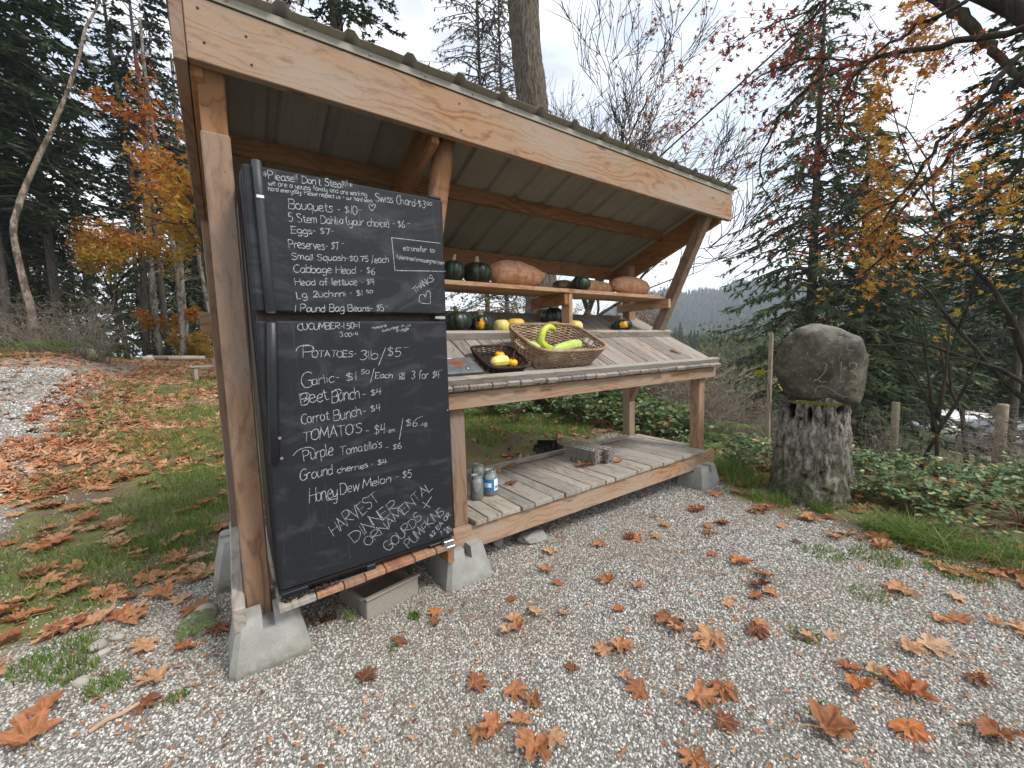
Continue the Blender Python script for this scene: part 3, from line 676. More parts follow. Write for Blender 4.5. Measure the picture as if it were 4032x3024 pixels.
PL=[
 [(0.744, 1.424), (0.518, 1.423), (0.525, 1.288), (0.763, 1.301)],
 [(0.44, 1.52), (0.43, 1.535), (0.433, 1.544), (0.439, 1.546), (0.443, 1.539), (0.448, 1.547), (0.456, 1.547), (0.455, 1.539), (0.448, 1.527), (0.44, 1.52)],
 [(0.682, 1.151), (0.635, 1.155), (0.63, 1.174), (0.636, 1.188), (0.652, 1.191), (0.659, 1.182), (0.668, 1.204), (0.681, 1.208), (0.684, 1.19), (0.682, 1.151)],
 [(0.433, 0.884), (0.468, 0.961)],
 [(0.395, 0.813), (0.414, 0.874)],
 [(0.507, 0.543), (0.529, 0.641)],
 [(0.122, 0.958), (0.131, 0.972), (0.157, 0.98), (0.18, 0.974), (0.181, 0.964)],
 [(0.081, 0.549), (0.097, 0.566), (0.121, 0.574), (0.144, 0.573), (0.159, 0.561)],
 [(0.52, 0.823), (0.547, 0.822)],
 [(0.519, 0.818), (0.546, 0.817)],
 [(0.604, 0.224), (0.642, 0.187)],
 [(0.65, 0.24), (0.608, 0.193)],
 [(0.19, 0.34), (0.208, 0.338), (0.229, 0.337)],
 [(0.563, 1.052), (0.564, 1.045)],
 [(0.572, 1.057), (0.573, 1.047)],
 [(0.581, 1.06), (0.582, 1.05)],
 [(0.121, 0.779), (0.132, 0.79), (0.148, 0.793), (0.158, 0.779), (0.134, 0.758)],
 [(0.237, 0.782), (0.255, 0.796), (0.271, 0.794), (0.274, 0.781), (0.257, 0.765)],
]

for t in TX:
    h = (t[2]+t[4])/2; par = ud if h > 1.09 else ld; s_, x0, y0, x1, y1, cap = t
    mb = MB(); wd = .0021 if cap < .02 else .0027
    if s_ in ('HARVEST', 'DINNER', 'ORNAMENTAL', 'GOURDS', 'PUMPKINS'): wd = .0022
    write(mb, s_, x0, y0, x1, y1, cap, wd); mb.build('chalk_lettering', CHALK, par)
for k, q in enumerate(PL):
    mb = MB(); q = np.array(q); ribbon(mb, catmull(q, 6) if 'box' != k and k not in (0,) and len(q) > 3 else np.concatenate([np.linspace(q[i], q[i+1], 12) for i in range(len(q)-1)]), .0027)
    mb.build('chalk_drawing' if k in (1, 2) else 'chalk_stroke', CHALK, ud if np.mean(q[:, 1]) > 1.09 else ld)
# ------------------------------------------------------------------ produce, baskets and small goods
def veg_mat(name, c, c2, c3=None, ribs=0, scale=6, rough=.45, patch=None, bump=.0):
    m = Mat(name, rough, .4); p = m.attr('loc'); f = m.noise(p, scale, 5, .6)
    k = m.mix(m.ramp(f, [(.4, 0), (.65, 1)]), c, c2)
    sp = m.ramp(m.noise(p, scale*9, 3, .6), [(.60, 0), (.68, 1)])
    if c3: k = m.mix(m.math('MULTIPLY', sp, .55), k, c3)
    r = m.attr('rib', 'Fac')
    if ribs: k = m.mix(m.math('MULTIPLY', m.ramp(r, [(.80, 0), (.98, 1)]), ribs), k, c3 or c2)
    if patch:
        pt = m.attr('patch', 'Fac'); pn = m.noise(p, 30, 4, .7)
        k = m.mix(m.ramp(m.math('ADD', pt, m.math('MULTIPLY', m.math('SUBTRACT', pn, .5), 2.2)), [(.45, 0), (.62, 1)]), k, patch)
    m.col(k)
    if bump: m.bump(m.noise(p, scale*4, 4, .6, 2.0), .6, bump)
    return m.m
KAB = veg_mat('kabocha_skin', (.008, .016, .010), (.020, .034, .020), (.10, .13, .09), .45, 7, .38, (.75, .33, .01))
PINK = veg_mat('banana_squash_skin', (.62, .34, .20), (.42, .19, .09), (.30, .13, .055), .5, 22, .6, None, .014)
YEL = veg_mat('yellow_squash_skin', (.74, .52, .12), (.66, .38, .04), (.62, .58, .2), .25, 10, .45)
YLW = veg_mat('pale_yellow_skin', (.74, .60, .20), (.62, .52, .10), (.55, .52, .2), .3, 9, .45)
GOLD = veg_mat('golden_skin', (.80, .42, .015), (.72, .34, .01), (.6, .3, .02), .2, 9, .4)
ZUC = veg_mat('pale_zucchini_skin', (.40, .50, .11), (.52, .60, .17), (.22, .32, .06), .3, 14, .42)
LIME = veg_mat('lime_squash_skin', (.42, .50, .04), (.56, .62, .07), (.2, .3, .03), .3, 14, .4)
STEM = simple('cork_stem', (.42, .33, .19), .9, .1, .3, 60, .002); STEMG = simple('green_stem', (.22, .25, .09), .85, .1, .3, 60, .002)
STEMB = simple('dry_brown_stem', (.13, .08, .045), .85, .1, .3, 60, .001)
def squash(label, loc, r, h, mat, ribs=10, depth=.06, rot=(0, 0, 0), stem=(.014, .035, STEM), pat=None, name='squash', cat='squash', grp=None, dent=.18, lean=(.006, .004)):
    t = thing(name, label, cat, loc, rot, grp); n = 60; pr = []
    for k in range(19):
        a = -math.pi/2+math.pi*k/18; rr = r*math.cos(a)**.78 if k not in (0, 18) else .0005
        z = h/2*math.sin(a); q = rr/r
        z *= 1-dent*(1-q)**2*1.2
        pr.append((max(rr, .0005), z+h/2))
    fn = lambda th, rr, z: 1-depth*(np.abs(np.cos(th*ribs/2))**6)*(rr > .001)
    V, F = revolve(pr, n, fn); th = np.arctan2(V[:, 1], V[:, 0]); rib = np.abs(np.cos(th*ribs/2))**3
    V = V*(1+.025*vnoise(V, 9, loc[0]*10))[:, None]
    pa = np.zeros(len(V))
    if pat is not None: pa = np.clip(1-np.linalg.norm((V-np.array([0, 0, h/2])-np.array(pat))/r, axis=1)/.75, 0, 1)*1.3
    MB().add(V, F, loc=V*1.0+np.array(loc), rib=rib, patch=pa).build('skin', mat, t, True)
    sr, sh, sm = stem
    if sh:
        z0 = h*(1-dent*.6); ph = rng.random()*6
        P = [(0, 0, z0-.01), (0, 0, z0+sh*.3), (lean[0], lean[1], z0+sh*.75), (lean[0]*2.2, lean[1]*2.2, z0+sh)]
        v, f = tube(catmull(P, 3), np.linspace(sr*1.5, sr, 10), 8); v = v+.001*np.sin(v[:, [1, 2, 0]]*900+ph); MB().add(v, f).build('stem', sm, t, True)
    return t
def longsquash(label, P, rad, mat, ribs=8, depth=.03, name='squash', cat='squash', tipmat=None, grp=None, n=40):
    P = catmull(P, 6); m_ = len(P); s = np.linspace(0, 1, m_); rr = np.interp(s, np.linspace(0, 1, len(rad)), rad)
    ce = P.mean(0); base = (ce[0], ce[1], P[:, 2].min()-max(rad)*.9)
    t = thing(name, label, cat, base, (0, 0, 0), grp)
    V, F = tube(P-np.array(base), rr, n); i = np.tile(np.arange(n), m_); a = i/n*2*np.pi
    C_ = np.repeat(P-np.array(base), n, 0); k = 1-depth*np.abs(np.cos(a*ribs/2))**4; V = C_+(V-C_)*k[:, None]*(1+.05*vnoise(V, 14, P[0][0]*5))[:, None]
    MB().add(V, F, loc=V, rib=np.abs(np.cos(a*ribs/2))**3, patch=np.zeros(len(V))).build('skin', mat, t, True)
    if tipmat:
        d = (P[-1]-P[-2]); d /= np.linalg.norm(d); q = P[-1]-np.array(base)
        v, f = tube([q-d*.006, q+d*.008, q+d*.018], [rad[-1]*1.0, rad[-1]*.9, rad[-1]*.55], 8); MB().add(v, f).build('stem', tipmat, t, True)
    return t
SHZ = 1.415
# on the shelf
squash('dark green squash half hidden behind the fridge edge at the left end of the shelf', (.285, .47, SHZ), .078, .145, KAB, 9, .05, (0, .1, 0), (.010, .05, STEM))
squash('big square dark green squash with a tall pale stem left of the long pink squash', (.478, .48, SHZ), .102, .15, KAB, 8, .07, (0, 0, .3), (.013, .042, STEM), dent=.1)
longsquash('fat pink banana squash with a pointed green tip, left one on the shelf', [(.590, .50, SHZ+.075), (.63, .50, SHZ+.086), (.72, .50, SHZ+.096), (.84, .50, SHZ+.094), (.95, .49, SHZ+.088), (1.03, .48, SHZ+.098), (1.065, .475, SHZ+.112)], [.022, .070, .092, .094, .078, .040, .012], PINK, 12, .015, tipmat=STEMG)
squash('small dark green squash standing before the end of the middle pink squash', (1.395, .44, SHZ), .075, .118, KAB, 8, .06, (.25, .1, .4), (.008, .0, STEM))
squash('dark and tan squash tucked behind the small dark one on the shelf', (1.36, .60, SHZ), .085, .11, veg_mat('tan_green_skin', (.15, .10, .05), (.03, .035, .02), (.3, .25, .1), .3, 7), 8, .05, (0, 0, 0), (.006, 0, STEM))
longsquash('long straight pinkish orange squash, middle of the three on the shelf', [(1.42, .575, SHZ+.057), (1.50, .57, SHZ+.060), (1.65, .56, SHZ+.059), (1.80, .56, SHZ+.056), (1.92, .565, SHZ+.065), (1.99, .57, SHZ+.078)], [.040, .060, .062, .056, .042, .018], PINK, 12, .01)
longsquash('plump ribbed pink squash at the right end of the shelf', [(1.845, .50, SHZ+.092), (1.88, .50, SHZ+.090), (2.0, .50, SHZ+.086), (2.15, .50, SHZ+.083), (2.28, .50, SHZ+.080), (2.352, .50, SHZ+.078)], [.012, .050, .082, .086, .064, .018], PINK, 12, .055, tipmat=STEMG)
CLZ = ty(.50)+.012
def onslope(dy, h): return ty(dy)+h*.0
# on the upper cleat
for lab, x, w, h, mt, rb, st, pat in (
    ('dark green ribbed squash with a green stem, against the upper cleat next to the fridge', .362, .102, .150, KAB, 9, (.013, .042, STEMG), None),
    ('dark green squash with an orange patch, second along the upper cleat', .540, .078, .140, KAB, 9, (.015, .040, STEM), (-.05, -.07, -.01)),
    ('pale yellow round squash with reddish twigs behind it on the upper cleat', .697, .059, .112, YLW, 10, (.004, .0, STEM), None),
    ('deep yellow melon-shaped squash, left of the wicker basket on the upper cleat', .826, .073, .118, YEL, 10, (.004, .0, STEM), None),
    ('pale yellow squash peeping over the back of the wicker basket', 1.195, .070, .100, YLW, 10, (.004, .0, STEM), None),
    ('yellow squash right of the middle shelf leg', 1.420, .066, .110, YLW, 10, (.004, .0, STEM), None),
    ('small dark green squash with a yellow patch, alone at the right on the upper cleat', 2.035, .094, .118, KAB, 11, (.012, .040, STEM), (-.06, -.085, -.012))):
    yy = .468+w*.62; squash(lab, (x, yy+.02, ty(yy)+.012), w, h, mt, rb, .07 if mt is KAB else .03, (-.10, 0, x*3), st, pat and tuple(rotm('Z', -x*3)@np.array(pat)))
squash('blackish green squash in shadow behind the middle shelf leg', (1.285, .625, ty(.60)+.02), .100, .165, KAB, 9, .05, (-.2, 0, .4), (.01, .02, STEM))
# reddish twigs
tw = thing('twig_sprig', 'two short reddish twigs sticking up behind the pale yellow squash', 'twig', (.715, .60, ty(.6)))
for dx in (0, .03):
    v, f = tube([(dx, 0, 0), (dx-.004, -.01, .08), (dx+.006, -.012, .135)], .0035, 5); MB().add(v, f).build('twig', simple('red_twig', (.18, .03, .025)), tw)

# baskets: local frame x right, y up-slope, z normal to the table
def tilt_loc(x, y, h=0): q = np.array((x, y, ty(y)))+nrm*h; return tuple(q)
TILT = (math.atan(TS), 0, 0)
def ring_pts(a, b_, c, n):      # rounded rectangle, half sizes a,b
    th = np.linspace(0, 2*np.pi, n, endpoint=False); e = 5.0
    return np.stack([a*np.sign(np.cos(th))*np.abs(np.cos(th))**(2/e), b_*np.sign(np.sin(th))*np.abs(np.sin(th))**(2/e)], 1)
def resample(P, n):
    Q = np.vstack([P, P[:1]]); d = np.r_[0, np.cumsum(np.linalg.norm(np.diff(Q, axis=0), axis=1))]; s = np.linspace(0, d[-1], n, endpoint=False)
    return np.stack([np.interp(s, d, Q[:, k]) for k in range(2)], 1)
def closed_tube(P, rad, n=5):
    m_ = len(P); T = np.roll(P, -1, 0)-np.roll(P, 1, 0); T /= np.linalg.norm(T, axis=1)[:, None]+1e-9
    A = np.cross(T, [0, 0, 1.]); A /= np.linalg.norm(A, axis=1)[:, None]+1e-9; B_ = np.cross(T, A); th = np.linspace(0, 2*np.pi, n, endpoint=False)
    V = P[:, None, :]+rad*(np.cos(th)[None, :, None]*A[:, None, :]+np.sin(th)[None, :, None]*B_[:, None, :])
    i = np.arange(n); j = (i+1) % n; F = []
    for k in range(m_): kk = (k+1) % m_; F.append(np.stack([k*n+i, k*n+j, kk*n+j, kk*n+i], 1))
    return V.reshape(-1, 3), [np.concatenate(F).astype(np.int32)]
def basket(label, loc, a0, b0, a1, b1, H, rows, stakes, rad, mat, rimr, gaps=True, name='wicker_basket'):
    t = thing(name, label, 'basket', loc, TILT); mb = MB(); n = stakes*4
    for r in range(rows):
        f_ = (r+.5)/rows; A, B_ = a0+(a1-a0)*f_**.8, b0+(b1-b0)*f_**.8
        P2 = resample(ring_pts(A, B_, 0, 400), n); ce = P2/np.linalg.norm(P2, axis=1)[:, None]
        ph = np.arange(n)*math.pi/2*1.0+(r % 2)*math.pi
        off = np.sin(np.arange(n)*2*np.pi/8+(r % 2)*np.pi)*rad*1.5
        P2 = P2+ce*off[:, None]; P = np.c_[P2, np.full(n, f_*H)+rng.normal(size=n)*rad*.18]
        if gaps:   # hand holes in the two short ends
            hole = (np.abs(P[:, 1]) < b0*.38) & (f_ > .58) & (f_ < .86)
            if hole.any(): P[hole, 2] = np.where(f_ < .72, .56*H, .88*H)
        v, f = closed_tube(P, rad, 5); mb.add(v, f)
    mb.build('weave', mat, t, True)
    mb = MB()
    for k in range(0, n, 4):
        f1 = 1.0; p0 = resample(ring_pts(a0, b0, 0, 400), n)[k]; p1 = resample(ring_pts(a1, b1, 0, 400), n)[k]
        v, f = tube([(p0[0], p0[1], 0), (p1[0], p1[1], H)], rad*.9, 5); mb.add(v, f)
    mb.build('stakes', mat, t, True)
    P2 = resample(ring_pts(a1, b1, 0, 400), 240); ce = P2/np.linalg.norm(P2, axis=1)[:, None]; mb = MB()
    for ph in range(3):
        an = np.arange(240)/240*2*np.pi*34+ph*2*np.pi/3
        P = np.c_[P2+ce*(np.cos(an)*rimr)[:, None], H+np.sin(an)*rimr*.8]; v, f = closed_tube(P, rimr*.62, 5); mb.add(v, f)
    mb.build('rim', mat, t, True)
    mb = MB(); P2 = resample(ring_pts(a0*.99, b0*.99, 0, 400), 60); v = np.c_[P2, np.full(60, .004)]; mb.add(v, [tuple(range(60))])
    for y in np.arange(-b0*.95, b0*.95, rad*2.6):
        v, f = tube([(-a0*.97, y, .006), (a0*.97, y, .006)], rad, 4); mb.add(v, f)
    mb.build('base', mat, t, True); return t
def wick(name, c1_, c2_, c3_):
    m = Mat(name, .75, .25); p = m.obj(); k = m.mix(m.ramp(m.noise(p, 35, 4, .7), [(.35, 0), (.7, 1)]), c1_, c2_)
    k = m.mix(m.ramp(m.noise(p, 9, 3, .6), [(.5, 0), (.72, .8)]), k, c3_); m.col(k); m.bump(m.noise(p, 300, 2, .6), .3, .001); return m.m
basket('large pale brown wicker basket with squash inside on the slanted table', tilt_loc(.895, .203), .262, .150, .318, .205, .152, 17, 40, .0049, wick('willow', (.36, .25, .165), (.20, .12, .075), (.48, .38, .28)), .0085)
basket('small dark brown wicker basket with yellow gourds inside', tilt_loc(.405, .145), .118, .105, .150, .142, .058, 11, 26, .0032, wick('dark_willow', (.045, .028, .022), (.025, .015, .012), (.09, .05, .04)), .006, False)
# in the big basket
longsquash('hooked lime green squash standing up in the wicker basket', [tilt_loc(.86, .20, .06), tilt_loc(.80, .20, .075), tilt_loc(.765, .215, .11), tilt_loc(.775, .235, .165), tilt_loc(.82, .25, .195), tilt_loc(.875, .26, .185), tilt_loc(.905, .262, .160)], [.024, .031, .027, .024, .022, .019, .012], LIME, 8, .06, tipmat=STEMG)
longsquash('long pale green zucchini lying along the front of the wicker basket', [tilt_loc(.72, .06, .135), tilt_loc(.76, .065, .142), tilt_loc(.85, .09, .138), tilt_loc(.94, .12, .130), tilt_loc(1.03, .15, .118), tilt_loc(1.065, .155, .115)], [.010, .027, .034, .037, .036, .012], ZUC, 8, .05)
longsquash('stubby pale green squash with a green stem at the left inside the wicker basket', [tilt_loc(.775, .20, .055), tilt_loc(.745, .21, .062), tilt_loc(.71, .225, .075), tilt_loc(.68, .235, .092), tilt_loc(.662, .245, .108)], [.010, .036, .034, .016, .010], ZUC, 8, .05, tipmat=STEMG)
longsquash('dark green zucchini end at the right inside the wicker basket', [tilt_loc(.95, .22, .07), tilt_loc(1.0, .225, .078), tilt_loc(1.06, .22, .085), tilt_loc(1.085, .22, .085)], [.02, .026, .024, .008], KAB, 8, .04)
# in the small basket
longsquash('oval pale yellow gourd in the dark basket', [tilt_loc(.315, .105, .040), tilt_loc(.335, .105, .042), tilt_loc(.385, .11, .044), tilt_loc(.43, .115, .042), tilt_loc(.448, .115, .040)], [.008, .030, .040, .034, .010], YLW, 10, .06)
for lab, x, y, s_ in (('small golden gourd with a curled brown stem at the back of the dark basket', .437, .185, .033), ('small golden gourd with an upright brown stem at the front of the dark basket', .470, .095, .032)):
    q = tilt_loc(x, y, .012); squash(lab, q, s_, .05, GOLD, 9, .05, (.3, 0, 0), (.0035, .055, STEMB), lean=(.010 if y > .1 else .001, .0), name='gourd', cat='gourd')
# cash box
BX = thing('cash_box', 'dark grey metal cash box with a rusty coin slot beside the fridge', 'cash box', tilt_loc(.085, .085), TILT)
m = Mat('cash_box_paint', .5, .4, ); p = m.obj(); d = m.noise(p, 22, 5, .7)
sx = m.n('ShaderNodeSeparateXYZ'); m.l(p, sx.inputs[0])
rr_ = m.math('ADD', m.math('POWER', m.math('MULTIPLY', sx.outputs[0], 13), 2), m.math('POWER', m.math('MULTIPLY', m.math('SUBTRACT', sx.outputs[1], .012), 20), 2))
ru = m.ramp(m.math('ADD', rr_, m.math('MULTIPLY', m.math('SUBTRACT', d, .5), 2.6)), [(.35, 1), (.55, 0)])
m.col(m.mix(ru, m.mix(m.ramp(d, [(.4, 0), (.7, 1)]), (.085, .095, .10), (.15, .165, .17)), (.20, .075, .04))); BXM = m.m
for nm, z0, z1, e in (('box_body', .0, .040, 0), ('lid', .042, .056, .004)):
    v, f = bevbox((-.115-e, -.085-e, z0), (.23+2*e, 0, 0), (0, .16+2*e, 0), (0, 0, z1-z0), .005); MB().add(v, f).build(nm, BXM, BX)
v, f = bevbox((-.03, .014, .0562), (.055, 0, 0), (0, .003, 0), (0, 0, .0006), .0002); MB().add(v, f).build('coin_slot', BLK, BX)
V, F = revolve([(.0001, .0), (.008, .0), (.009, .003), (.007, .006), (.0001, .0065)], 16); MB().add(V+np.array((.035, -.052, .056)), F).build('lock', CHR, BX, True)
v, f = bevbox((-.05, .068, .0562), (.045, 0, 0), (0, .006, 0), (0, 0, .0005), .0002); MB().add(v, f).build('paper_label', simple('label_white', (.6, .62, .65)), BX)

# glass jars on the deck
gm = Mat('jar_glass', .06, .5); gm.b.inputs['Transmission Weight'].default_value = 1; gm.b.inputs['IOR'].default_value = 1.45
gm.b.inputs['Base Color'].default_value = (.86, .93, .89, 1)
sh = gm.n('ShaderNodeBsdfTransparent'); sh.inputs[0].default_value = (.93, .96, .94, 1); dfu = gm.n('ShaderNodeBsdfDiffuse'); dfu.inputs[0].default_value = (.62, .68, .64, 1)
ms0 = gm.n('ShaderNodeMixShader'); ms0.inputs[0].default_value = .26; gm.l(sh.outputs[0], ms0.inputs[1]); gm.l(dfu.outputs[0], ms0.inputs[2])
fr_ = gm.n('ShaderNodeFresnel', i_IOR=1.5); gl = gm.n('ShaderNodeBsdfGlossy'); gl.inputs['Roughness'].default_value = .08
ms = gm.n('ShaderNodeMixShader'); gm.l(fr_.outputs[0], ms.inputs[0]); gm.l(ms0.outputs[0], ms.inputs[1]); gm.l(gl.outputs[0], ms.inputs[2]); gm.l(ms.outputs[0], gm.o.inputs[0]); GLS = gm.m
def jar(lab, x, y, r, h):
    t = thing('glass_jar', lab, 'jar', (x, y, .031), (0, 0, 0), 'empty glass jars on the deck')
    pr = [(.001, .004), (r*.85, .002), (r, .010), (r, h*.72), (r*.93, h*.80), (r*.80, h*.86), (r*.78, h*.97), (r*.80, h), (r*.75, h), (r*.74, h*.87), (r*.88, h*.80), (r*.94, h*.71), (r*.94, .014), (.001, .010)]
    V, F = revolve(pr, 28); MB().add(V, F).build('glass', GLS, t, True)
    mb = MB()
    for z in (.90, .94):
        th = np.linspace(0, 2*np.pi, 28, endpoint=False); P = np.c_[r*.80*np.cos(th), r*.80*np.sin(th), np.full(28, h*z)]; v, f = closed_tube(P, .0018, 4); mb.add(v, f)
    mb.build('thread', GLS, t, True); return t
jar('cloudy empty glass jar at the front beside the deck post', .292, .262, .042, .155)
jar('empty glass jar partly hidden behind the deck post', .215, .335, .042, .165)
jar('tall empty glass jar standing behind the other jars', .395, .415, .045, .175)
j = jar('wide glass jar with a blue and white paper label', .400, .272, .047, .165)
# its label: a curved band with print
def band(r, a0, a1, z0, z1, name, mat, par, n=14, flipx=False):
    th = np.linspace(a0, a1, n); V = [(r*math.sin(a), -r*math.cos(a), z) for z in (z0, z1) for a in th]
    return MB().add(V, [(i, i+1, n+i+1, n+i) for i in range(n-1)]).build(name, mat, par, True)
LB = band(.0474, R(-95), R(60), .035, .112, 'paper_label', simple('label_blue', (.03, .16, .42), .5, .3, .05), j)
band(.0478, R(-2), R(60), .036, .111, 'label_panel', simple('label_pale', (.70, .74, .80), .5, .3, .05), j)
band(.0479, R(-88), R(-24), .060, .088, 'label_patch', simple('label_white2', (.78, .80, .84), .5, .3, .05), j)
band(.0481, R(-80), R(-40), .042, .050, 'label_patch', simple('label_green', (.05, .30, .08), .5, .3, .05), j)
mb = MB(); r = .0484
def jar_stroke(P, w=.0028):
    P = catmull(P, 3); T = np.gradient(P, axis=0); T /= np.linalg.norm(T, axis=1)[:, None]+1e-9; Nn = np.stack([-T[:, 1], T[:, 0]], 1)*w/2
    Q = np.concatenate([P+Nn, P-Nn]); a = Q[:, 0]/r; n = len(P); V = np.stack([r*np.sin(a), -r*np.cos(a), Q[:, 1]], 1); mb.add(V, [(n+i, n+i+1, i+1, i) for i in range(n-1)])
cx = r*R(-86)
for ch in 'sic':
    gw, sts = GK[ch]
    for s_ in sts: jar_stroke(np.stack([cx+s_[:, 0]*.0036, .064+s_[:, 1]*.0034], 1))
    cx += gw*.0036+.001
mb.build('label_lettering', simple('print_blue', (.02, .06, .30)), j)
mb = MB()
for k, w_ in enumerate((1, 2, 1, 1, 3, 1, 2, 1, 1, 2, 1, 3, 1)):
    a = R(5+k*2.6); v = [(.0483*math.sin(q), -.0483*math.cos(q), z) for z in (.048, .068) for q in (a, a+R(.7*w_))]; mb.add(v, [(0, 1, 3, 2)])
mb.build('bar_code', BLK, j)

# egg cartons: nested pulp trays
ec = Mat('grey_pulp', .95, .1); p = ec.obj(); ec.col(ec.mix(ec.ramp(ec.noise(p, 60, 5, .7), [(.35, 0), (.7, 1)]), (.20, .185, .16), (.34, .315, .28))); ec.bump(ec.noise(p, 400, 3, .7), .5, .001); PULP = ec.m
BPL = simple('black_tray_plastic', (.03, .028, .027), .6, .3, .4, 30)
def carton_mesh(nx, ny, L_, W_, H, mat, peak=.022):
    gx, gy = nx*8+1, ny*8+1; xs = np.linspace(-L_/2, L_/2, gx); ys = np.linspace(-W_/2, W_/2, gy); X, Y = np.meshgrid(xs, ys, indexing='ij')
    u = (X/L_+.5)*nx; v = (Y/W_+.5)*ny; cup = np.abs(np.sin(np.pi*u))*np.abs(np.sin(np.pi*v)); node = np.abs(np.cos(np.pi*u))*np.abs(np.cos(np.pi*v))
    Z = -H*np.clip(cup*1.5, 0, 1)**.8+peak*np.clip(node-.6, 0, 1)*2.0
    e = np.minimum(np.minimum(X+L_/2, L_/2-X), np.minimum(Y+W_/2, W_/2-Y)); Z = np.where(e < .004, 0, Z)
    V = np.stack([X, Y, Z+H], 2).reshape(-1, 3); i = np.arange(gx*gy).reshape(gx, gy); F = np.stack([i[:-1, :-1], i[1:, :-1], i[1:, 1:], i[:-1, 1:]], -1).reshape(-1, 4)
    mb = MB(); mb.add(V, [F.astype(np.int32)])
    # rim lip with real thickness
    for (o, ex, ey) in (((-L_/2-.008, -W_/2-.008, H-.004), (L_+.016, 0, 0), (0, .009, 0)), ((-L_/2-.008, W_/2-.001, H-.004), (L_+.016, 0, 0), (0, .009, 0)), ((-L_/2-.008, -W_/2+.001, H-.004), (.009, 0, 0), (0, W_-.002, 0)), ((L_/2-.001, -W_/2+.001, H-.004), (.009, 0, 0), (0, W_-.002, 0))):
        v_, f_ = boxv(o, ex, ey, (0, 0, .003)); mb.add(v_, f_)
    return mb.mesh('egg_carton', mat, False)
cm = carton_mesh(6, 2, .285, .098, .042, PULP)
for s_, (x, y, rz_, n_) in enumerate(((1.385, .405, R(102), 7), (1.500, .372, R(100), 7))):
    for k in range(n_):
        o = link('egg_carton', cm, None, (x+rng.normal()*.002, y+rng.normal()*.002, .031+k*.0128), (rng.normal()*.01, rng.normal()*.01, rz_+rng.normal()*.012))
        if k == n_-1: o.rotation_euler = (.05, -.03, rz_)
        side = ('left', 'right')[s_]
        tag(o, f'grey pulp egg carton nested in the {side} stack on the deck' if k < n_-1 else f'topmost grey egg carton of the {side} stack, its cups open', 'egg carton', f'egg cartons in the {side} stack' if k < n_-1 else None)
o = link('egg_carton', carton_mesh(6, 2, .30, .105, .042, PULP, .01), None, (1.49, 1.42, gz(1.49, 1.42)+.10), (R(58), R(8), R(55))); tag(o, 'dark weathered egg carton leaning on the dirt bank behind the deck', 'egg carton')
for k, (x, y, rx, rz_) in enumerate(((1.78, 1.42, 50, 10), (2.02, 1.40, 35, 40), (1.92, 1.52, 62, -20))):
    bm = bmesh.new(); bmesh.ops.create_grid(bm, x_segments=9, y_segments=9, size=.12)
    for v in bm.verts: e = max(abs(v.co.x), abs(v.co.y)); v.co.z = .05 if e > .11 else .012*math.sin(v.co.x*50)*math.sin(v.co.y*50)
    bmesh.ops.solidify(bm, geom=bm.faces[:], thickness=.002); me = bpy.data.meshes.new('nursery_tray'); bm.to_mesh(me); bm.free(); me.materials.append(BPL)
    o = link('nursery_tray', me, None, (x, y, gz(x, y)+.10), (R(rx), .1, R(rz_))); tag(o, ('crumpled black plastic tray left of the other two behind the deck', 'flat black plastic tray lying rightmost behind the deck', 'black plastic tray standing up behind the two others beyond the deck')[k], 'tray')

# grey drawer tray under the fridge
m = Mat('stone_grey_tray', .85, .25); p = m.obj(); m.col(m.mix(m.ramp(m.noise(p, 260, 3, .7), [(.35, 0), (.7, 1)]), (.20, .18, .15), (.33, .30, .255))); TRM = m.m
TR = thing('shallow_tray', 'grey speckled plastic drawer lying open on the gravel under the fridge', 'tray', (-.512, -.078, -.262), (R(-2), R(1.5), R(13.0)))
L_, Wd, Hh = .285, .27, .095
for nm, o_, ex, ey, ez in (('tray_front', (0, 0, 0), (L_, 0, 0), (0, .012, 0), (0, -.006, Hh+.012)), ('front_lip', (-.006, -.020, Hh+.008), (L_+.012, 0, 0), (0, .028, 0), (0, 0, .009)), ('tray_side', (0, .012, 0), (.010, 0, 0), (0, Wd, 0), (0, 0, Hh-.01)), ('tray_side', (L_-.010, .012, 0), (.010, 0, 0), (0, Wd, 0), (0, 0, Hh-.01)), ('side_lip', (-.008, .010, Hh-.01), (.022, 0, 0), (0, Wd, 0), (0, 0, .007)), ('tray_back', (0, Wd, 0), (L_, 0, 0), (0, .01, 0), (0, 0, Hh-.01)), ('tray_floor', (.008, .012, .020), (L_-.016, 0, 0), (0, Wd-.012, 0), (0, 0, .006))):
    v, f = bevbox(o_, ex, ey, ez, .003); MB().add(v, f).build(nm, TRM, TR)
